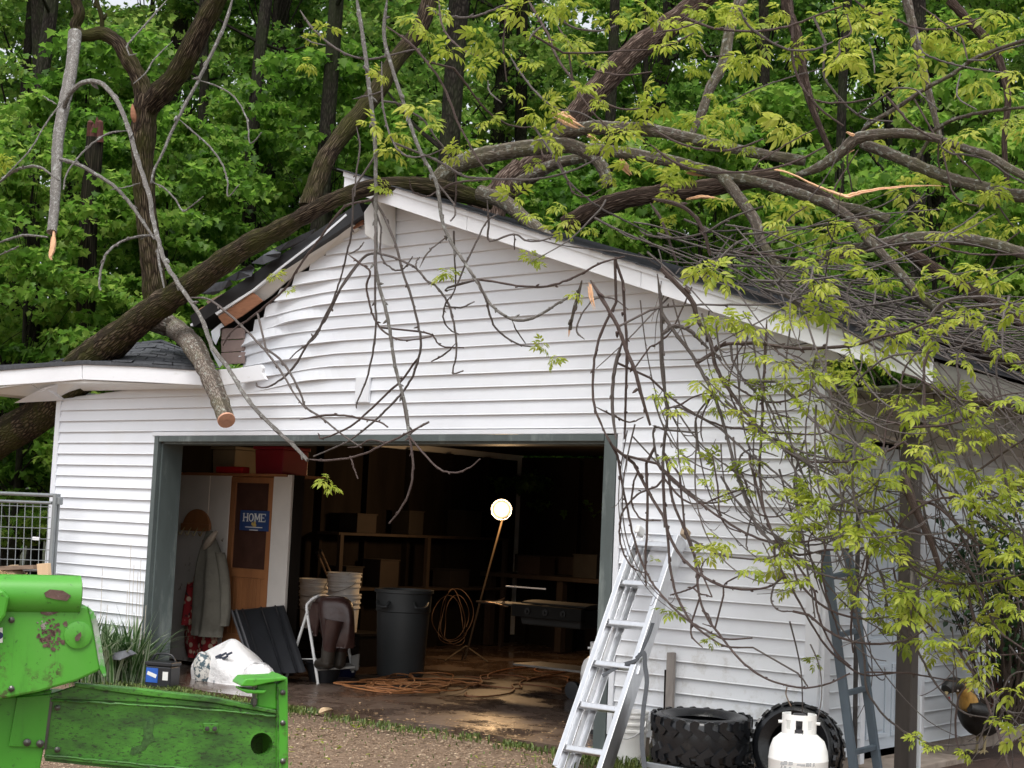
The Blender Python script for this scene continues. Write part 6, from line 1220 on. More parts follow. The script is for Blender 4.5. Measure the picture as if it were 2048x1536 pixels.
G5 = [([(440, 400), (440, 600), (445, 720), (425, 900), (390, 1050), (335, 1180), (330, 1215)], 3.6), ([(420, 0), (280, 30), (200, 110), (100, 250), (0, 380), (-80, 510), (-190, 610), (-290, 690), (-400, 770), (-450, 850)], 4), ([(440, 310), (380, 330), (300, 420), (230, 530), (170, 660), (100, 770), (40, 850), (-30, 970), (-110, 1050), (-190, 1095), (-250, 1090), (-255, 1070)], 4.2), ([(230, 530), (140, 690), (90, 800), (-20, 890), (-60, 930)], 3), ([(450, 310), (560, 340), (680, 400), (740, 470), (800, 510), (860, 590), (890, 680), (910, 780), (915, 900), (895, 1010), (955, 1000)], 3.8), ([(700, 395), (740, 320), (800, 260), (860, 215)], 3), ([(680, 400), (678, 365), (700, 335)], 3), ([(490, 90), (560, 260), (600, 420), (650, 560), (690, 720), (705, 800), (700, 900), (660, 1030), (610, 1110), (560, 1170), (450, 1280), (300, 1400), (200, 1450), (80, 1500)], 4), ([(475, 160), (470, 300), (500, 370), (560, 410), (610, 400), (660, 330)], 3), ([(310, -60), (310, 60), (300, 200), (270, 330), (240, 450), (200, 570), (150, 680), (120, 750)], 3.2), ([(280, 320), (340, 290), (375, 245)], 2.6), ([(285, 320), (350, 370), (410, 420), (390, 500), (400, 580), (430, 680), (480, 760), (560, 810), (640, 820), (770, 800)], 3.4), ([(700, 770), (770, 790), (830, 855), (960, 865)], 3), ([(910, 840), (850, 900), (770, 945)], 3), ([(850, 620), (940, 630), (1020, 595)], 3), ([(885, 560), (850, 610), (840, 700), (880, 760), (930, 785)], 2.8), ([(1040, 465), (900, 500), (850, 530), (900, 520)], 3), ([(1040, 465), (1150, 480), (1300, 505), (1450, 505), (1560, 470), (1650, 430), (1760, 370), (1900, 330)], 4), ([(970, 370), (1030, 250), (1090, 130), (1160, 80)], 3.2), ([(1095, 0), (1105, 130), (1110, 240), (1250, 200), (1330, 240), (1420, 235), (1520, 200)], 3.4), ([(1255, 200), (1255, 290)], 2.4), ([(1095, 600), (1110, 670), (1140, 740), (1200, 800), (1280, 845), (1360, 860)], 3.4), ([(1240, 700), (1270, 770), (1320, 840)], 2.6), ([(900, 20), (910, 80), (880, 125)], 3), ([(900, 180), (905, 350), (910, 500), (880, 580)], 3),
    ([(1665, 815), (1620, 770), (1640, 690), (1700, 600), (1760, 570), (1840, 580), (1920, 640)], 3), ([(1850, 600), (1770, 760), (1730, 900), (1715, 1050), (1720, 1200), (1770, 1330), (1815, 1420)], 4.4), ([(1890, 820), (1850, 950), (1830, 1100), (1830, 1250), (1850, 1400)], 6), ([(1700, 470), (1780, 600), (1860, 740), (1910, 880), (1960, 1000), (2000, 1150), (2050, 1320)], 7), ([(1890, 480), (1900, 650), (1912, 850), (1910, 1000), (1905, 1200), (1900, 1400)], 5), ([(0, 1285), (150, 1260), (280, 1265), (400, 1285), (470, 1300), (515, 1330)], 4), ([(660, 965), (600, 1050), (510, 1130), (400, 1240), (270, 1340), (130, 1395), (110, 1370)], 3.6), ([(1730, 1210), (1830, 1260), (1930, 1300), (2010, 1270)], 3), ([(-200, 870), (-100, 950), (0, 1120), (30, 1210), (120, 1270), (230, 1360), (360, 1450)], 3.6), ([(-350, 420), (-200, 480), (-80, 600), (-10, 700), (0, 780)], 0)]
for pts, r in G5:
    if r: br(K5, pts, r, ('y', -.85 + rng.uniform(-.2, .2), -.75 + rng.uniform(-.15, .25)), BK_TWIG if rng.random() < .7 else BK_RED)
br(KI, [(380, 595), (420, 600), (470, 640), (520, 690), (560, 740), (590, 790), (612, 818)], 3.8, ('y', -1.0, -1.0), BK_TWIG)
br(K5, [(1650, 470), (1622, 580), (1592, 690), (1580, 760)], [5.5, 5.5, 5, 5], ('y', -.6, -.6), BK_GREY, 'twig'); br(K5, [(1580, 755), (1572, 800)], [4, 1.5], ('y', -.6, -.6), RAWW, 'split_end', keep=False)
br(K5, [(1695, 490), (1705, 560), (1725, 640)], [5, 5, 3], ('y', -.6, -.6), RAWW, 'split_wood', keep=False)
# arcs over the ridge and against the wood
for pts, r in [([(0, 60), (60, 150), (150, 240), (260, 310), (380, 345), (480, 335), (600, 305), (700, 285)], 4), ([(740, 30), (800, 80), (880, 100), (1000, 100), (1100, 70), (1200, 30), (1290, -10)], 4), ([(810, -10), (830, 140), (880, 230), (950, 290), (1040, 325), (1100, 320)], 3.5), ([(500, 150), (640, 250), (740, 360), (820, 470), (880, 600), (930, 730), (980, 820), (1040, 930), (1100, 1010)], 4.2), ([(1330, -10), (1380, 80), (1450, 200), (1500, 330), (1600, 470), (1700, 560), (1800, 610), (1900, 640), (2060, 630)], 4.2), ([(1400, -20), (1480, 80), (1600, 160), (1750, 180), (1850, 150)], 3.8), ([(1500, 140), (1570, 250), (1680, 380), (1760, 420), (1900, 440), (2060, 420)], 3.8), ([(900, 400), (970, 490), (1050, 600), (1120, 670), (1200, 720), (1290, 745), (1370, 740)], 3.4), ([(478, 360), (480, 560), (500, 700), (540, 820), (590, 890), (660, 920), (760, 905), (840, 870)], 3.6), ([(760, 920), (860, 970), (960, 1030), (1100, 1045), (1250, 1050), (1400, 1045), (1560, 1010), (1700, 950), (1780, 900)], 3.8), ([(820, 1120), (880, 1080), (980, 1060), (1100, 1050)], 3.8), ([(1410, 870), (1430, 920), (1500, 930), (1570, 1060), (1600, 1130), (1680, 1150), (1760, 1110)], 3), ([(1500, 940), (1570, 1060), (1680, 1160), (1780, 1230), (1900, 1290), (2060, 1370)], 3.8), ([(560, 600), (640, 650), (720, 700), (790, 800), (860, 890), (880, 960)], 3.4), ([(330, 740), (350, 860), (330, 1000), (320, 1150)], 3), ([(310, 580), (400, 560), (480, 535)], 3), ([(1220, 0), (1200, 150), (1190, 300), (1210, 480)], 3.2), ([(1340, 240), (1360, 200), (1430, 140)], 3), ([(1100, 470), (1110, 540), (1180, 600)], 2.8), ([(1540, 310), (1700, 310), (1850, 300), (2060, 290)], 3.4), ([(1230, 330), (1300, 440), (1400, 560), (1520, 640), (1640, 660), (1780, 740)], 3.6), ([(1600, 500), (1700, 640), (1790, 740), (1830, 800)], 3), ([(640, 1050), (660, 1120), (740, 1150), (800, 1120)], 3), ([(910, 1000), (915, 1100), (900, 1250), (875, 1295)], 3), ([(0, 210), (80, 250), (150, 265)], 2.6)]:
    br(K2, pts, r, ('d', 11.2 + rng.uniform(-.5, .5), 11.0 + rng.uniform(-.5, .5)), BK_TWIG if rng.random() < .45 else BK_RED)
for pts, r in [([(180, 90), (250, 120), (350, 155), (500, 170), (650, 165), (800, 130), (950, 70), (1050, 35)], 4.2), ([(490, 40), (530, 130), (600, 190), (680, 240), (780, 275), (900, 270), (1000, 230)], 4), ([(1110, -10), (1200, 60), (1330, 100), (1450, 150), (1600, 160), (1750, 120), (1830, 90)], 4), ([(770, -10), (780, 150), (780, 300), (810, 430), (880, 540), (960, 620), (1060, 690)], 4.5), ([(960, 230), (950, 400), (990, 480), (1080, 580), (1180, 650), (1330, 665)], 4), ([(880, 540), (960, 560), (1100, 560), (1230, 535)], 3.6), ([(0, 700), (150, 780), (280, 815), (400, 825), (520, 800), (620, 760)], 4), ([(0, 790), (120, 880), (250, 930), (400, 945), (560, 940), (700, 915), (830, 870), (960, 800)], 4.2), ([(-60, 1260), (0, 1290), (150, 1305), (300, 1270), (450, 1190), (620, 1130)], 4), ([(360, 1375), (500, 1380), (650, 1395), (800, 1420), (950, 1420), (1100, 1400), (1250, 1350), (1410, 1270)], 4.2), ([(1090, 800), (1080, 900), (1100, 1000), (1110, 1070)], 2.6), ([(1270, 500), (1350, 590), (1430, 680), (1520, 740), (1590, 770)], 4), ([(1590, 800), (1650, 840), (1750, 850), (1850, 880), (1950, 950), (2060, 1010)], 3.6), ([(1400, 1300), (1550, 1340), (1700, 1380), (1850, 1395), (2070, 1390)], 3.6), ([(1200, 230), (1225, 330), (1230, 400)], 3), ([(1040, 290), (1040, 220), (1100, 180), (1080, 80)], 3), ([(1450, 150), (1490, 280), (1560, 320), (1650, 350), (1800, 380), (1950, 400)], 3.6), ([(270, 230), (300, 290), (330, 310), (450, 300)], 2.6), ([(1700, 400), (1680, 500), (1700, 550), (1790, 600)], 3), ([(430, 560), (600, 480), (780, 420), (940, 375)], 2.4), ([(600, 880), (700, 820), (800, 760), (920, 700)], 2.4), ([(1350, 480), (1450, 490), (1520, 550), (1580, 600)], 3), ([(1480, 30), (1600, 120), (1700, 200), (1740, 330)], 3.4), ([(0, 180), (150, 160), (300, 110)], 3.4), ([(0, 270), (120, 240), (240, 180)], 3.2), ([(1840, 330), (1920, 280), (2060, 240)], 3), ([(1700, 870), (1780, 950), (1830, 1020)], 3), ([(1650, 1040), (1700, 1100), (1800, 1130), (1830, 1120)], 3), ([(1880, 1080), (1930, 1160), (1990, 1240), (2060, 1270)], 3), ([(1580, 780), (1580, 880), (1600, 960)], 3), ([(1020, 1010), (1090, 900), (1140, 820)], 2.6), ([(1100, 1190), (1300, 1110), (1380, 1060)], 2.6), ([(1620, 1280), (1750, 1200), (1830, 1130)], 2.6), ([(1900, 1400), (1950, 1330), (2060, 1240)], 2.8), ([(650, 1350), (760, 1200), (860, 1130)], 2.6), ([(0, 1110), (60, 1200), (110, 1330), (150, 1450)], 5), ([(10, 1090), (120, 1110), (220, 1160), (290, 1260), (330, 1400)], 7)]:
    d = 10.2 + rng.uniform(-.7, .7); br(K3, pts, r, ('d', d, d + rng.uniform(-.4, .3)), BK_TWIG if rng.random() < .4 else BK_RED)
# the curtain of twigs before the right half of the wall
yB = lambda: ('f', 0, 0)
for pts, r in [([(40, 130), (60, 300), (65, 500), (75, 700), (95, 900), (85, 1000), (70, 1200), (80, 1520)], 5.2), ([(60, 100), (140, 180), (230, 280), (260, 380), (330, 500), (360, 640), (430, 760), (520, 880), (600, 980), (700, 1060), (830, 1150), (1000, 1160), (1150, 1150), (1300, 1100), (1390, 1050)], [8, 7, 6, 5, 4.4, 4]), ([(80, 370), (150, 470), (220, 560), (280, 660), (330, 760), (380, 880), (430, 1050), (470, 1200), (520, 1330), (580, 1520)], 5.6), ([(350, 560), (400, 520), (520, 510), (650, 520), (800, 540), (950, 535), (1100, 525), (1250, 480), (1400, 445), (1550, 380)], 6), ([(80, 450), (130, 415), (200, 430), (260, 480), (320, 540)], 7), ([(450, 600), (520, 720), (640, 840), (700, 960)], 4), ([(690, 720), (780, 800), (870, 910), (1000, 1010), (1150, 1080), (1250, 1130)], 5), ([(840, 730), (950, 800), (1080, 850), (1200, 910), (1300, 940)], 4.4), ([(1440, 970), (1600, 960), (1750, 920), (1900, 850), (2070, 805)], 4.2), ([(0, 700), (130, 820), (250, 900), (380, 960), (520, 980), (700, 1000), (900, 1010), (990, 990)], 3.4), ([(320, 820), (260, 900), (250, 1000), (270, 1110), (330, 1120), (380, 1095)], 3), ([(330, 810), (290, 900), (280, 1000), (290, 1050)], 2.8), ([(80, 985), (40, 970), (20, 990), (25, 1080), (60, 1190), (150, 1290), (280, 1380), (420, 1370), (540, 1310)], 3.6), ([(890, 650), (870, 850), (850, 1000), (870, 1200), (885, 1330)], 3), ([(640, 380), (630, 560), (620, 800), (610, 1000), (600, 1200), (620, 1400), (655, 1530)], 4.6), ([(700, 560), (760, 600), (830, 660), (950, 720), (1080, 715), (1150, 650)], 3.4), ([(400, 700), (520, 780), (640, 830), (760, 820), (880, 760), (960, 640)], 3.4), ([(1050, 830), (1150, 700), (1300, 590), (1480, 560), (1650, 540), (1830, 500)], 3.6), ([(1100, 320), (1080, 250), (1100, 180), (1160, 160)], 3.2), ([(1500, 640), (1520, 560), (1530, 440), (1560, 350)], 4.5), ([(1680, 850), (1690, 700), (1680, 600), (1740, 480), (1850, 400)], 3.6), ([(1900, 720), (1900, 600), (1950, 560), (2060, 560)], 3), ([(0, 330), (100, 310), (280, 300), (480, 300), (680, 295), (850, 255), (1050, 160)], 3.8), ([(0, 530), (60, 500), (130, 420), (230, 200)], 3), ([(160, 850), (250, 800), (330, 780)], 3), ([(560, 960), (500, 920), (430, 740), (480, 570), (540, 480)], 3), ([(700, 900), (770, 920), (760, 940)], 2.6), ([(160, 860), (300, 930), (400, 990), (520, 1100), (640, 1180), (760, 1290), (900, 1400), (1060, 1380), (1180, 1330)], 3.8), ([(480, 1200), (500, 1120), (560, 1090), (640, 1110), (700, 1130)], 3), ([(1010, 1420), (1150, 1440), (1300, 1400), (1400, 1340)], 3.4), ([(1300, 930), (1360, 820), (1400, 640), (1540, 480)], 3), ([(1460, 700), (1620, 790), (1780, 830), (1960, 790), (2060, 780)], 3.2), ([(1560, 330), (1620, 280), (1740, 260), (1900, 265), (2060, 330)], 6), ([(980, 750), (900, 690), (850, 610), (740, 560)], 3), ([(1240, 600), (1330, 700), (1430, 760), (1500, 720)], 3)]:
    br(K6, pts, r, yB(), BK_TWIG if rng.random() < .5 else BK_RED)
for pts, r in [([(355, -100), (370, 0), (400, 150), (440, 330), (490, 480), (540, 570), (620, 670), (720, 760), (830, 820), (920, 860), (1060, 855)], 4), ([(560, 60), (480, 90), (430, 130), (375, 210), (365, 320), (390, 420), (440, 490), (520, 520)], 3.2), ([(440, -60), (470, 0), (540, 130), (600, 230), (630, 330), (700, 440), (800, 530), (900, 580), (1030, 600), (1150, 585), (1230, 530)], 5), ([(590, -60), (600, 150), (620, 350), (630, 480), (660, 620), (740, 770), (850, 860), (930, 900), (1065, 905)], 4.4), ([(615, -60), (640, 120), (690, 250), (740, 360), (770, 500), (780, 620), (820, 740), (900, 850), (1000, 970), (1120, 1060), (1250, 1105), (1360, 1115), (1470, 1090), (1573, 1040)], 4.2), ([(560, -60), (620, 0), (740, 110), (860, 200), (1000, 290), (1150, 350), (1300, 355), (1470, 320)], 4.4), ([(960, -60), (980, 0), (1040, 150), (1090, 280), (1150, 340), (1210, 400), (1280, 500)], 5), ([(750, 590), (700, 610), (630, 630)], 3), ([(760, 350), (900, 420), (1050, 440), (1130, 440), (1270, 390)], 3.8), ([(1170, 590), (1160, 660), (1200, 710), (1275, 715)], 3), ([(1050, -60), (1070, 0), (1100, 120), (1180, 330), (1280, 450), (1380, 600), (1400, 700), (1430, 800), (1500, 930), (1573, 1000)], 4), ([(1270, -60), (1290, 0), (1300, 200), (1330, 330), (1340, 450), (1370, 600), (1390, 750)], 3.4), ([(505, -60), (510, 200), (500, 500), (505, 580)], 4.4), ([(740, 780), (745, 850), (800, 905)], 3), ([(1300, 1040), (1340, 1090), (1355, 1120)], 2.8), ([(880, 60), (890, 200), (930, 270), (1000, 300)], 3), ([(1040, 280), (1030, 370), (1050, 410)], 2.6), ([(440, 30), (430, 150), (480, 230), (580, 240)], 3), ([(600, 20), (700, 130), (800, 150), (900, 110), (1050, 60)], 3.2), ([(680, 0), (700, 200), (720, 330), (850, 640)], 3.6), ([(780, 620), (850, 640)], 2.6), ([(1010, 0), (1080, 180), (1150, 220), (1260, 200)], 3), ([(790, 520), (800, 470), (820, 440)], 2.6), ([(910, 630), (920, 570), (1010, 520)], 2.8), ([(830, 730), (850, 790), (800, 780)], 2.4)]:
    br(KL, pts, r, yB(), BK_RED if rng.random() < .6 else BK_TWIG)
yC = lambda: ('f', 0, rng.uniform(-.15, .15))
for pts, r in [([(0, 60), (150, 130), (330, 165), (420, 150), (500, 120), (590, 70)], 4), ([(100, 130), (200, 230), (300, 330), (400, 380), (480, 385), (560, 360)], 4.4), ([(0, 520), (100, 580), (230, 560), (400, 550), (490, 530)], 4), ([(0, 500), (150, 640), (300, 690), (380, 685), (470, 650), (530, 640)], 3.6), ([(100, 700), (200, 800), (300, 850), (420, 870), (560, 850)], 3.6), ([(150, 850), (250, 930), (350, 970), (470, 980), (600, 960), (690, 900)], 4), ([(0, 600), (80, 740), (150, 870), (220, 980), (300, 1060), (400, 1120), (540, 1110)], 3.6), ([(370, 870), (400, 1050), (410, 1180), (470, 1280), (560, 1360), (620, 1390), (700, 1430), (800, 1435), (910, 1425)], 3.6), ([(560, 450), (700, 500), (850, 540), (1000, 530)], 3.4), ([(560, 570), (620, 640), (700, 690), (800, 710), (950, 705), (1125, 665)], 4), ([(575, 225), (610, 330), (650, 420), (700, 530), (740, 650)], [10, 9, 7, 6, 5]), ([(640, 340), (720, 360), (790, 420), (850, 480), (920, 540)], 5), ([(540, 690), (590, 770), (650, 850), (740, 940), (860, 1010), (1000, 1030), (1125, 1020)], 3.6), ([(600, 940), (660, 1050), (700, 1130), (770, 1220), (850, 1290), (950, 1310)], 3.6), ([(870, 780), (890, 860), (950, 980), (1000, 1030)], 4.6), ([(900, 1130), (950, 1250), (1000, 1380), (1050, 1540)], 4.6), ([(890, 1150), (830, 1200), (810, 1300), (815, 1420), (860, 1500), (960, 1495)], 3.4), ([(1125, 1380), (1050, 1440), (990, 1530)], 4), ([(540, 470), (600, 400), (700, 340), (830, 320), (960, 330), (1125, 280)], 3.6), ([(620, 110), (690, 200), (760, 330), (800, 420), (860, 560)], 3.4), ([(800, 60), (860, 160), (920, 250), (1000, 310), (1125, 320)], 3.6), ([(1000, 140), (1060, 100), (1125, 60)], 3.2), ([(850, 620), (900, 700), (950, 830), (1010, 930), (1125, 1010)], 4), ([(700, 700), (770, 600), (850, 520), (950, 480)], 3), ([(900, 380), (980, 460), (1060, 500), (1125, 500)], 3.4), ([(930, 960), (990, 860), (1060, 800), (1125, 790)], 3), ([(600, 1110), (700, 1130), (830, 1150), (900, 1140)], 3), ([(960, 1300), (1010, 1200), (1060, 1120), (1125, 1100)], 3), ([(420, 590), (400, 680), (360, 760), (340, 900), (350, 1020)], 4), ([(440, 420), (430, 520), (390, 640), (360, 780)], 3), ([(490, 700), (500, 800), (560, 920), (620, 970)], 3.2), ([(225, 560), (210, 640), (230, 760), (270, 880), (290, 960)], 3), ([(170, 480), (150, 520), (160, 600), (200, 740)], 2.8), ([(700, 240), (780, 300), (900, 330)], 3), ([(1115, 1290), (1040, 1280), (940, 1180), (880, 1120)], 3.4)]:
    br(KR, pts, r, yC(), BK_RED if rng.random() < .6 else BK_TWIG)
# mass of small twigs piled over the right slope and down past the eave
mb = MB(); qt = random.Random(11)
def twiglet(p, d, L, r, curl=.5):
    P = [np.array(p)]; d = np.array(d, float); d /= np.linalg.norm(d); k_ = 6
    ax_ = np.array([qt.gauss(0, 1) for _ in range(3)])
    for _ in range(k_):
        d = d + np.cross(ax_, d) * curl * .12 + np.array([qt.gauss(0, .06) for _ in range(3)]); d /= np.linalg.norm(d); P.append(P[-1] + d * L / k_)
    mb.tube(smoothpath(P, 2), list(np.linspace(r, r * .4, 2 * k_ + 1)), 5, False); return P
for i in range(300):
    x = qt.triangular(4.4, 8.3, 6.6); y = qt.uniform(-.5, 2.2); top = rz(x) if x < RX else rz(RX) - .3 * (x - RX)
    z = top + .03 + abs(qt.gauss(0, .20)); a = qt.gauss(-.15, .9); twiglet((x, y, z), (math.cos(a), math.sin(a) * .6, -.30 + qt.gauss(0, .22)), qt.uniform(.5, 1.6), qt.uniform(.004, .010))
o = mb.build('twig_pile', BK_TWIG, tree, smooth=True); o['kind'] = 'stuff'
mb = MB()
for i in range(90):                                        # fine twigs hanging past the eave on the right
    x = qt.uniform(6.6, 8.0); y = qt.uniform(-1.0, 1.2); z = qt.uniform(.6, 2.5); a = qt.uniform(-.5, 1.2); twiglet((x, y, z), (math.cos(a) * .6, math.sin(a) * .4, -1.0 + qt.gauss(0, .5)), qt.uniform(.4, 1.1), qt.uniform(.003, .006), 1.2)
o = mb.build('twig_pile', BK_TWIG, tree, smooth=True); o['kind'] = 'stuff'
# --- leaf sprays of the tree
ASH = leafmat('ash_leaf', (.24, .32, .035), (.38, .45, .055), (.54, .57, .11), .56, .45, nscale=2.5)
def spray_mesh(seed):
    q = np.random.default_rng(seed); V = []; T = []; rn = []; nb = q.integers(5, 9)
    def leaflet(p, d, L, w_, up):
        k0 = len(V); s_ = np.cross(d, up); s_ /= max(1e-6, np.linalg.norm(s_)); up2 = np.cross(s_, d); rv = q.uniform(0, 1)
        for t, ww, dr_ in ((0, .0, 0), (.28, .8, .0), (.55, 1.0, -.04), (.8, .55, -.12), (1, 0, -.24)):
            c = p + d * L * t + up2 * dr_ * L
            if ww == 0: V.append(c)
            else: V.extend([c - s_ * w_ * ww + up2 * w_ * .35 * ww, c, c + s_ * w_ * ww + up2 * w_ * .35 * ww])
        T.extend([(k0, k0 + 1, k0 + 2), (k0, k0 + 2, k0 + 3)])
        for a in (k0 + 1, k0 + 4): T.extend([(a, a + 3, a + 4), (a, a + 4, a + 1), (a + 1, a + 4, a + 5), (a + 1, a + 5, a + 2)])
        T.extend([(k0 + 7, k0 + 10, k0 + 8), (k0 + 8, k0 + 10, k0 + 9)]); rn.extend([rv] * 11)
    for b_ in range(nb):
        a = b_ * 2.4 + q.uniform(-.4, .4); el = q.uniform(-.7, .5); d = np.array([math.cos(a) * math.cos(el), math.sin(a) * math.cos(el), math.sin(el)]); L = q.uniform(.75, 1.15); up = np.array([0, 0, 1.0]) + q.normal(0, .3, 3)
        s_ = np.cross(d, up); s_ /= np.linalg.norm(s_); npair = 2
        for k_ in range(npair):
            t = .35 + .3 * k_; c = d * L * t + np.array([0, 0, -.12 * L * t * t])
            for sg_ in (-1, 1): dd = d * .75 + s_ * sg_ * .75 + np.array([0, 0, -.25]); dd /= np.linalg.norm(dd); leaflet(c, dd, q.uniform(.46, .66) * L, .098 * L, up)
        dd = d + np.array([0, 0, -.3]); leaflet(d * L * .72 + np.array([0, 0, -.08 * L]), dd / np.linalg.norm(dd), .62 * L, .11 * L, up)
        # stalk
        k0 = len(V); V.extend([d * 0 - s_ * .012, d * 0 + s_ * .012, d * L * .75 + np.array([0, 0, -.08 * L])]); T.append((k0, k0 + 1, k0 + 2)); rn.extend([.2] * 3)
    o = bigmesh('leaf_spray', V, T, ASH, rnd=rn, smooth=True); me = o.data; bpy.data.objects.remove(o); return me
SPR = [spray_mesh(40 + i) for i in range(7)]
SP = [(620,75,24),(615,125,30),(655,55,34),(830,40,42),(850,65,38),(760,150,30),(840,215,42),(862,250,38),(800,265,34),(930,290,42),(905,305,34),(780,300,34),(765,372,25),(740,245,34),(900,100,38),(960,70,38),(1000,100,40),(1040,20,38),(1000,25,32),(1110,15,38),(880,20,34),(1030,185,34),(1070,225,32),(1090,260,36),(1110,282,34),(1240,270,42),(1200,292,38),(1030,390,40),(1060,430,34),(1140,440,34),(1120,455,30),(1100,205,32),(1290,180,38),(1310,212,42),(1270,240,38),(1210,250,34),(1350,40,46),(1380,70,40),(1420,20,38),(1330,92,42),(1300,20,38),(1260,40,34),(1440,240,42),(1500,110,40),(1525,88,38),(1470,130,38),(1335,330,40),(1345,352,36),(1400,240,38),(1455,270,42),(1570,240,44),(1602,262,34),(1550,256,38),(1680,120,44),(1705,108,38),(1750,160,42),(1790,150,44),(1830,130,38),(1850,60,42),(1900,60,44),(1950,90,44),(1990,30,46),(2030,60,42),(1872,112,38),(1960,160,42),(2000,182,38),(1762,272,38),(1800,205,34),(1930,270,44),(1900,292,38),(2010,240,42),(2042,252,38),(1340,382,40),(1372,345,38),(1480,400,40),(1522,396,38),(1580,410,44),(1622,420,42),(1560,440,38),(1592,470,38),(1660,460,42),(1690,500,44),(1732,540,38),(1620,530,42),(1430,540,44),(1400,530,40),(1452,562,38),(1850,460,44),(1892,470,42),(1960,540,46),(1985,562,44),(1910,550,38),(2000,700,38),(1962,432,38),(1812,382,38),(1990,382,38),(2032,452,38),
 (550,552,24),(580,580,16),(655,960,26),(668,974,20),(900,545,26),(880,552,22),(1060,515,26),(1078,522,22),(1085,692,28),(1106,716,24),(1155,588,22),(1405,645,38),(1450,636,40),(1482,642,38),(1500,662,40),(1522,712,38),(1560,722,40),(1592,760,44),(1622,722,38),(1690,742,44),(1722,762,42),(1710,702,42),(1760,642,42),(1790,662,42),(1830,652,44),(1872,672,44),(1892,640,38),(1650,612,42),(1602,622,38),(1580,642,40),(1560,622,32),(1940,622,42),(1972,652,42),(1410,770,40),(1442,772,32),(1320,790,26),(1350,822,32),(1432,812,28),(1480,822,32),(1520,852,36),(1542,882,32),(1562,862,32),(1592,892,32),(1350,912,32),(1372,932,22),(1420,960,28),(1440,992,24),(1600,1002,32),(1632,1002,32),(1612,1042,32),(1560,982,28),(1660,822,34),(1692,822,28),(1722,842,28),(1790,802,42),(1832,822,44),(1862,852,42),(1812,872,38),(1842,892,38),(1722,922,36),(1752,892,40),(1702,952,32),(1672,922,28),(1782,962,36),(1882,962,36),(1902,932,40),(1932,882,40),(1962,862,36),(1992,872,40),(1922,992,36),(1662,962,28),(1702,1002,36),(1742,992,36),(1652,1062,32),(1692,1072,36),(1722,1077,32),(1782,1082,40),(1792,1112,32),(1410,1105,32),(1440,1107,22),(1540,1112,36),(1562,1132,36),(1502,1142,26),(1572,1182,28),(1592,1122,28),(1420,1282,20),(1832,1212,36),(1872,1182,40),(1902,1192,40),(1852,1232,36),(1882,1282,36),(1902,1312,32),(1952,1242,44),(1982,1252,40),(1962,1302,36),(2012,1192,44),(2032,1222,38),(2002,1102,40),(2032,1112,42),(1982,1092,32),(1952,1352,40),(1972,1332,36),(2022,1382,40),(2032,1472,36),(2002,1442,28),(1832,1477,26),(1862,1492,26),(1932,1502,26),(1702,1192,30),(1722,1202,26),(5,325,26),(10,318,20),(1310,1118,12),(1840,705,38),(1770,715,38),(1930,720,38),(1880,760,36),(2020,800,40),(2035,960,40),(2000,960,34),(1690,620,34),(1640,560,36),(1780,560,34),(1840,560,36),(2035,620,40),(1860,350,36),(1500,200,34),(1640,30,36),(1560,20,34),(1720,40,36),(1790,60,36),(1600,90,34),(1480,30,34),(2040,150,38),(1200,120,32),(1150,90,32),(1220,40,32),(1170,170,30),(980,240,30),(960,130,30),(1260,330,32)]
qf = random.Random(21); EXTRA = []; mb = MB()
for i in range(75):                                        # finer twigs of the same branches, too many to follow one by one
    x0 = qf.uniform(1215, 2020); roof_y = 395 + (x0 - 760) * .326; y0 = roof_y + qf.uniform(-60, 380) if x0 > 1400 else roof_y + qf.uniform(-10, 330)
    L = qf.uniform(140, 460); a0 = qf.gauss(1.25, .35); turn = -qf.uniform(.5, 2.3); k_ = 9; px, py = x0, y0; yy = qf.uniform(-.35, .35); P = []; ok = True
    for j in range(k_ + 1):
        a = a0 + turn * (j / k_) ** 1.6; P.append(ony(px, py, -.75 + .2 * math.sin(px / 130 + py / 260) + yy)); px += math.cos(a) * L / k_; py += math.sin(a) * L / k_
        if py > 1420: break
    if len(P) < 5: continue
    r0 = qf.uniform(1.3, 2.3) * 10 / F; Q = smoothpath(P, 3); mb.tube(Q, list(np.linspace(r0, r0 * .5, len(Q))), 5, False)
    for j in range(4, len(Q) - 2, 5):                         # side twigs
        d = Q[j + 1] - Q[j]; d /= np.linalg.norm(d); d = d + np.array([qf.gauss(0, .6), qf.gauss(0, .3), qf.gauss(0, .6)]); d /= np.linalg.norm(d); l_ = qf.uniform(.05, .16); mb.tube(smoothpath([Q[j], Q[j] + d * l_ * .5 + [0, 0, -.01], Q[j] + d * l_ + [0, 0, .02]], 2), [r0 * .6, r0 * .5, r0 * .5, r0 * .4, r0 * .3], 4, False)
        if x0 > 1380 and qf.random() < .09: EXTRA.append((Q[j] + d * l_, qf.uniform(.05, .10)))
    if px > 1380 and qf.random() < .6: EXTRA.append((Q[-1], qf.uniform(.07, .12)))
o = mb.build('fine_twigs', BK_TWIG, tree, smooth=True); o['kind'] = 'stuff'
for i in range(120):                                        # leaves among the pile on the right slope and over the ridge
    px = qf.uniform(1050, 2080); py = qf.uniform(0, 120) if qf.random() < .35 else qf.uniform(380, 700) if px > 1500 else qf.uniform(120, 460)
    EXTRA.append((D(px, py, 10.6 + qf.uniform(-1.0, 1.2)), qf.uniform(.05, .105)))
for i in range(30):                                         # leaves that veil the corner and the porch
    px = qf.uniform(1600, 2070); py = qf.uniform(720, 1330); EXTRA.append((ony(px, py, -.7 + qf.uniform(-.5, .5)), qf.uniform(.06, .11)))
qs = np.random.default_rng(77); Vx = []; Tx = []; Rx_ = []; kx = 0
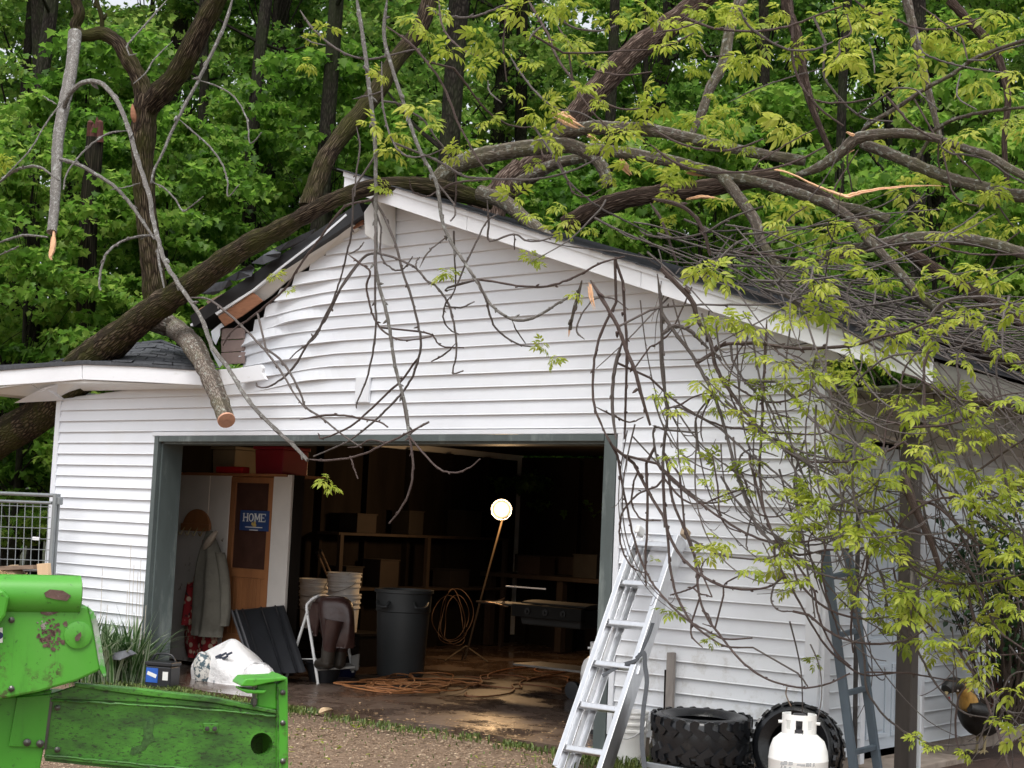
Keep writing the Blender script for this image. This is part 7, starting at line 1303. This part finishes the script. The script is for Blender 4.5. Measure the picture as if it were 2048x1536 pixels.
for p_, sz in EXTRA:
    me = SPR[qs.integers(0, 7)]; V_ = np.empty(len(me.vertices) * 3, dtype=np.float32); me.vertices.foreach_get('co', V_); V_ = V_.reshape(-1, 3); T_ = np.array([tuple(q.vertices) for q in me.polygons]); rr_ = np.empty(len(V_), dtype=np.float32); me.attributes['rnd'].data.foreach_get('value', rr_)
    V_ = (V_ * sz) @ (Rz(qs.uniform(0, 6.28)) @ Rx(qs.normal(.1, .4))).T + p_; Vx.append(V_); Tx.append(T_ + kx); Rx_.append(np.clip(rr_ + qs.normal(0, .2), 0, 1)); kx += len(V_)
GL = []
for i in range(70):
    GL.append((np.array([qf.uniform(1.8, 6.2), qf.uniform(-3.2, -.35), GROUND + .012]), qf.uniform(.03, .06)))
Vg = []; Tg = []; Rg = []; kg = 0; tv, tt = leaf_tpl('oval')
for p_, sz in GL:
    for _ in range(3): V_ = (tv * [sz * .8, sz, sz * .3]) @ (Rz(qs.uniform(0, 6.28)) @ Rx(qs.normal(0, .15))).T + p_ + [qs.normal(0, .02), qs.normal(0, .02), 0]; Vg.append(V_); Tg.append(tt + kg); Rg += [qs.uniform(0, 1)] * len(tv); kg += len(tv)
props(bigmesh('fallen_leaves', np.vstack(Vg), np.vstack(Tg), ASH, rnd=Rg), 'torn green leaves scattered over the gravel drive', 'leaves', kind='stuff')
o = bigmesh('leaf_mass', np.vstack(Vx), np.vstack(Tx), ASH, tree, rnd=np.concatenate(Rx_), smooth=True); o['kind'] = 'stuff'
for i, (px, py, s_) in enumerate(SP):
    if px > 1380 and py > 560: p = ony(px, py, -.75 + qs.uniform(-.6, .35))
    elif py > 480: p = ony(px, py, -.85)
    else: p = D(px, py, 10.6 + qs.uniform(-1.0, 1.0))
    if px < 50: p = D(px, py, 13.8)
    sc_ = s_ * depth(p) / F * qs.uniform(.72, 1.05)
    o = bpy.data.objects.new('leaf_spray', SPR[i % 7]); COL.objects.link(o); o.parent = tree; o.location = Vector(p) - tree.location
    o.rotation_euler = (qs.normal(.15, .4), qs.normal(0, .4), qs.uniform(0, 6.28)); o.scale = (sc_,) * 3
# --- the dead snag standing behind the left eave
SNB = bark('snag_bark', (.006, .005, .004), (.018, .014, .011), (.045, .036, .028), (.025, .028, .012), .4, 8, .02)
sb = D(172, 700, 18.5); sb = np.array([sb[0], sb[1], GROUND])
sn = empty('dead_snag', sb, 'broken off dead dark trunk standing behind the left eave', 'tree')
part('trunk', SNB, sn, lambda b: b.tube(smoothpath([sb, D(168, 900, 18.5), D(170, 690, 18.5), D(174, 550, 18.5), D(178, 420, 18.5), D(186, 330, 18.5), D(190, 275, 18.5)], 3), list(np.linspace(20, 17, 19) * 18.5 / F), 12), smooth=True)
part('broken_top', M('red_rotten_wood', (.07, .022, .016), .9, .4, 20, bump=.8), sn, lambda b: [b.tube([D(186 + 7 * i, 285, 18.45 + .05 * (i % 2)), D(186 + 7 * i + 2 * (i % 2), 262 - 9 * ((i * 7) % 3), 18.45), D(187 + 7 * i, 246 - 6 * ((i * 5) % 3), 18.45)], [.045, .04, .008], 6) for i in range(-1, 3)], smooth=True)
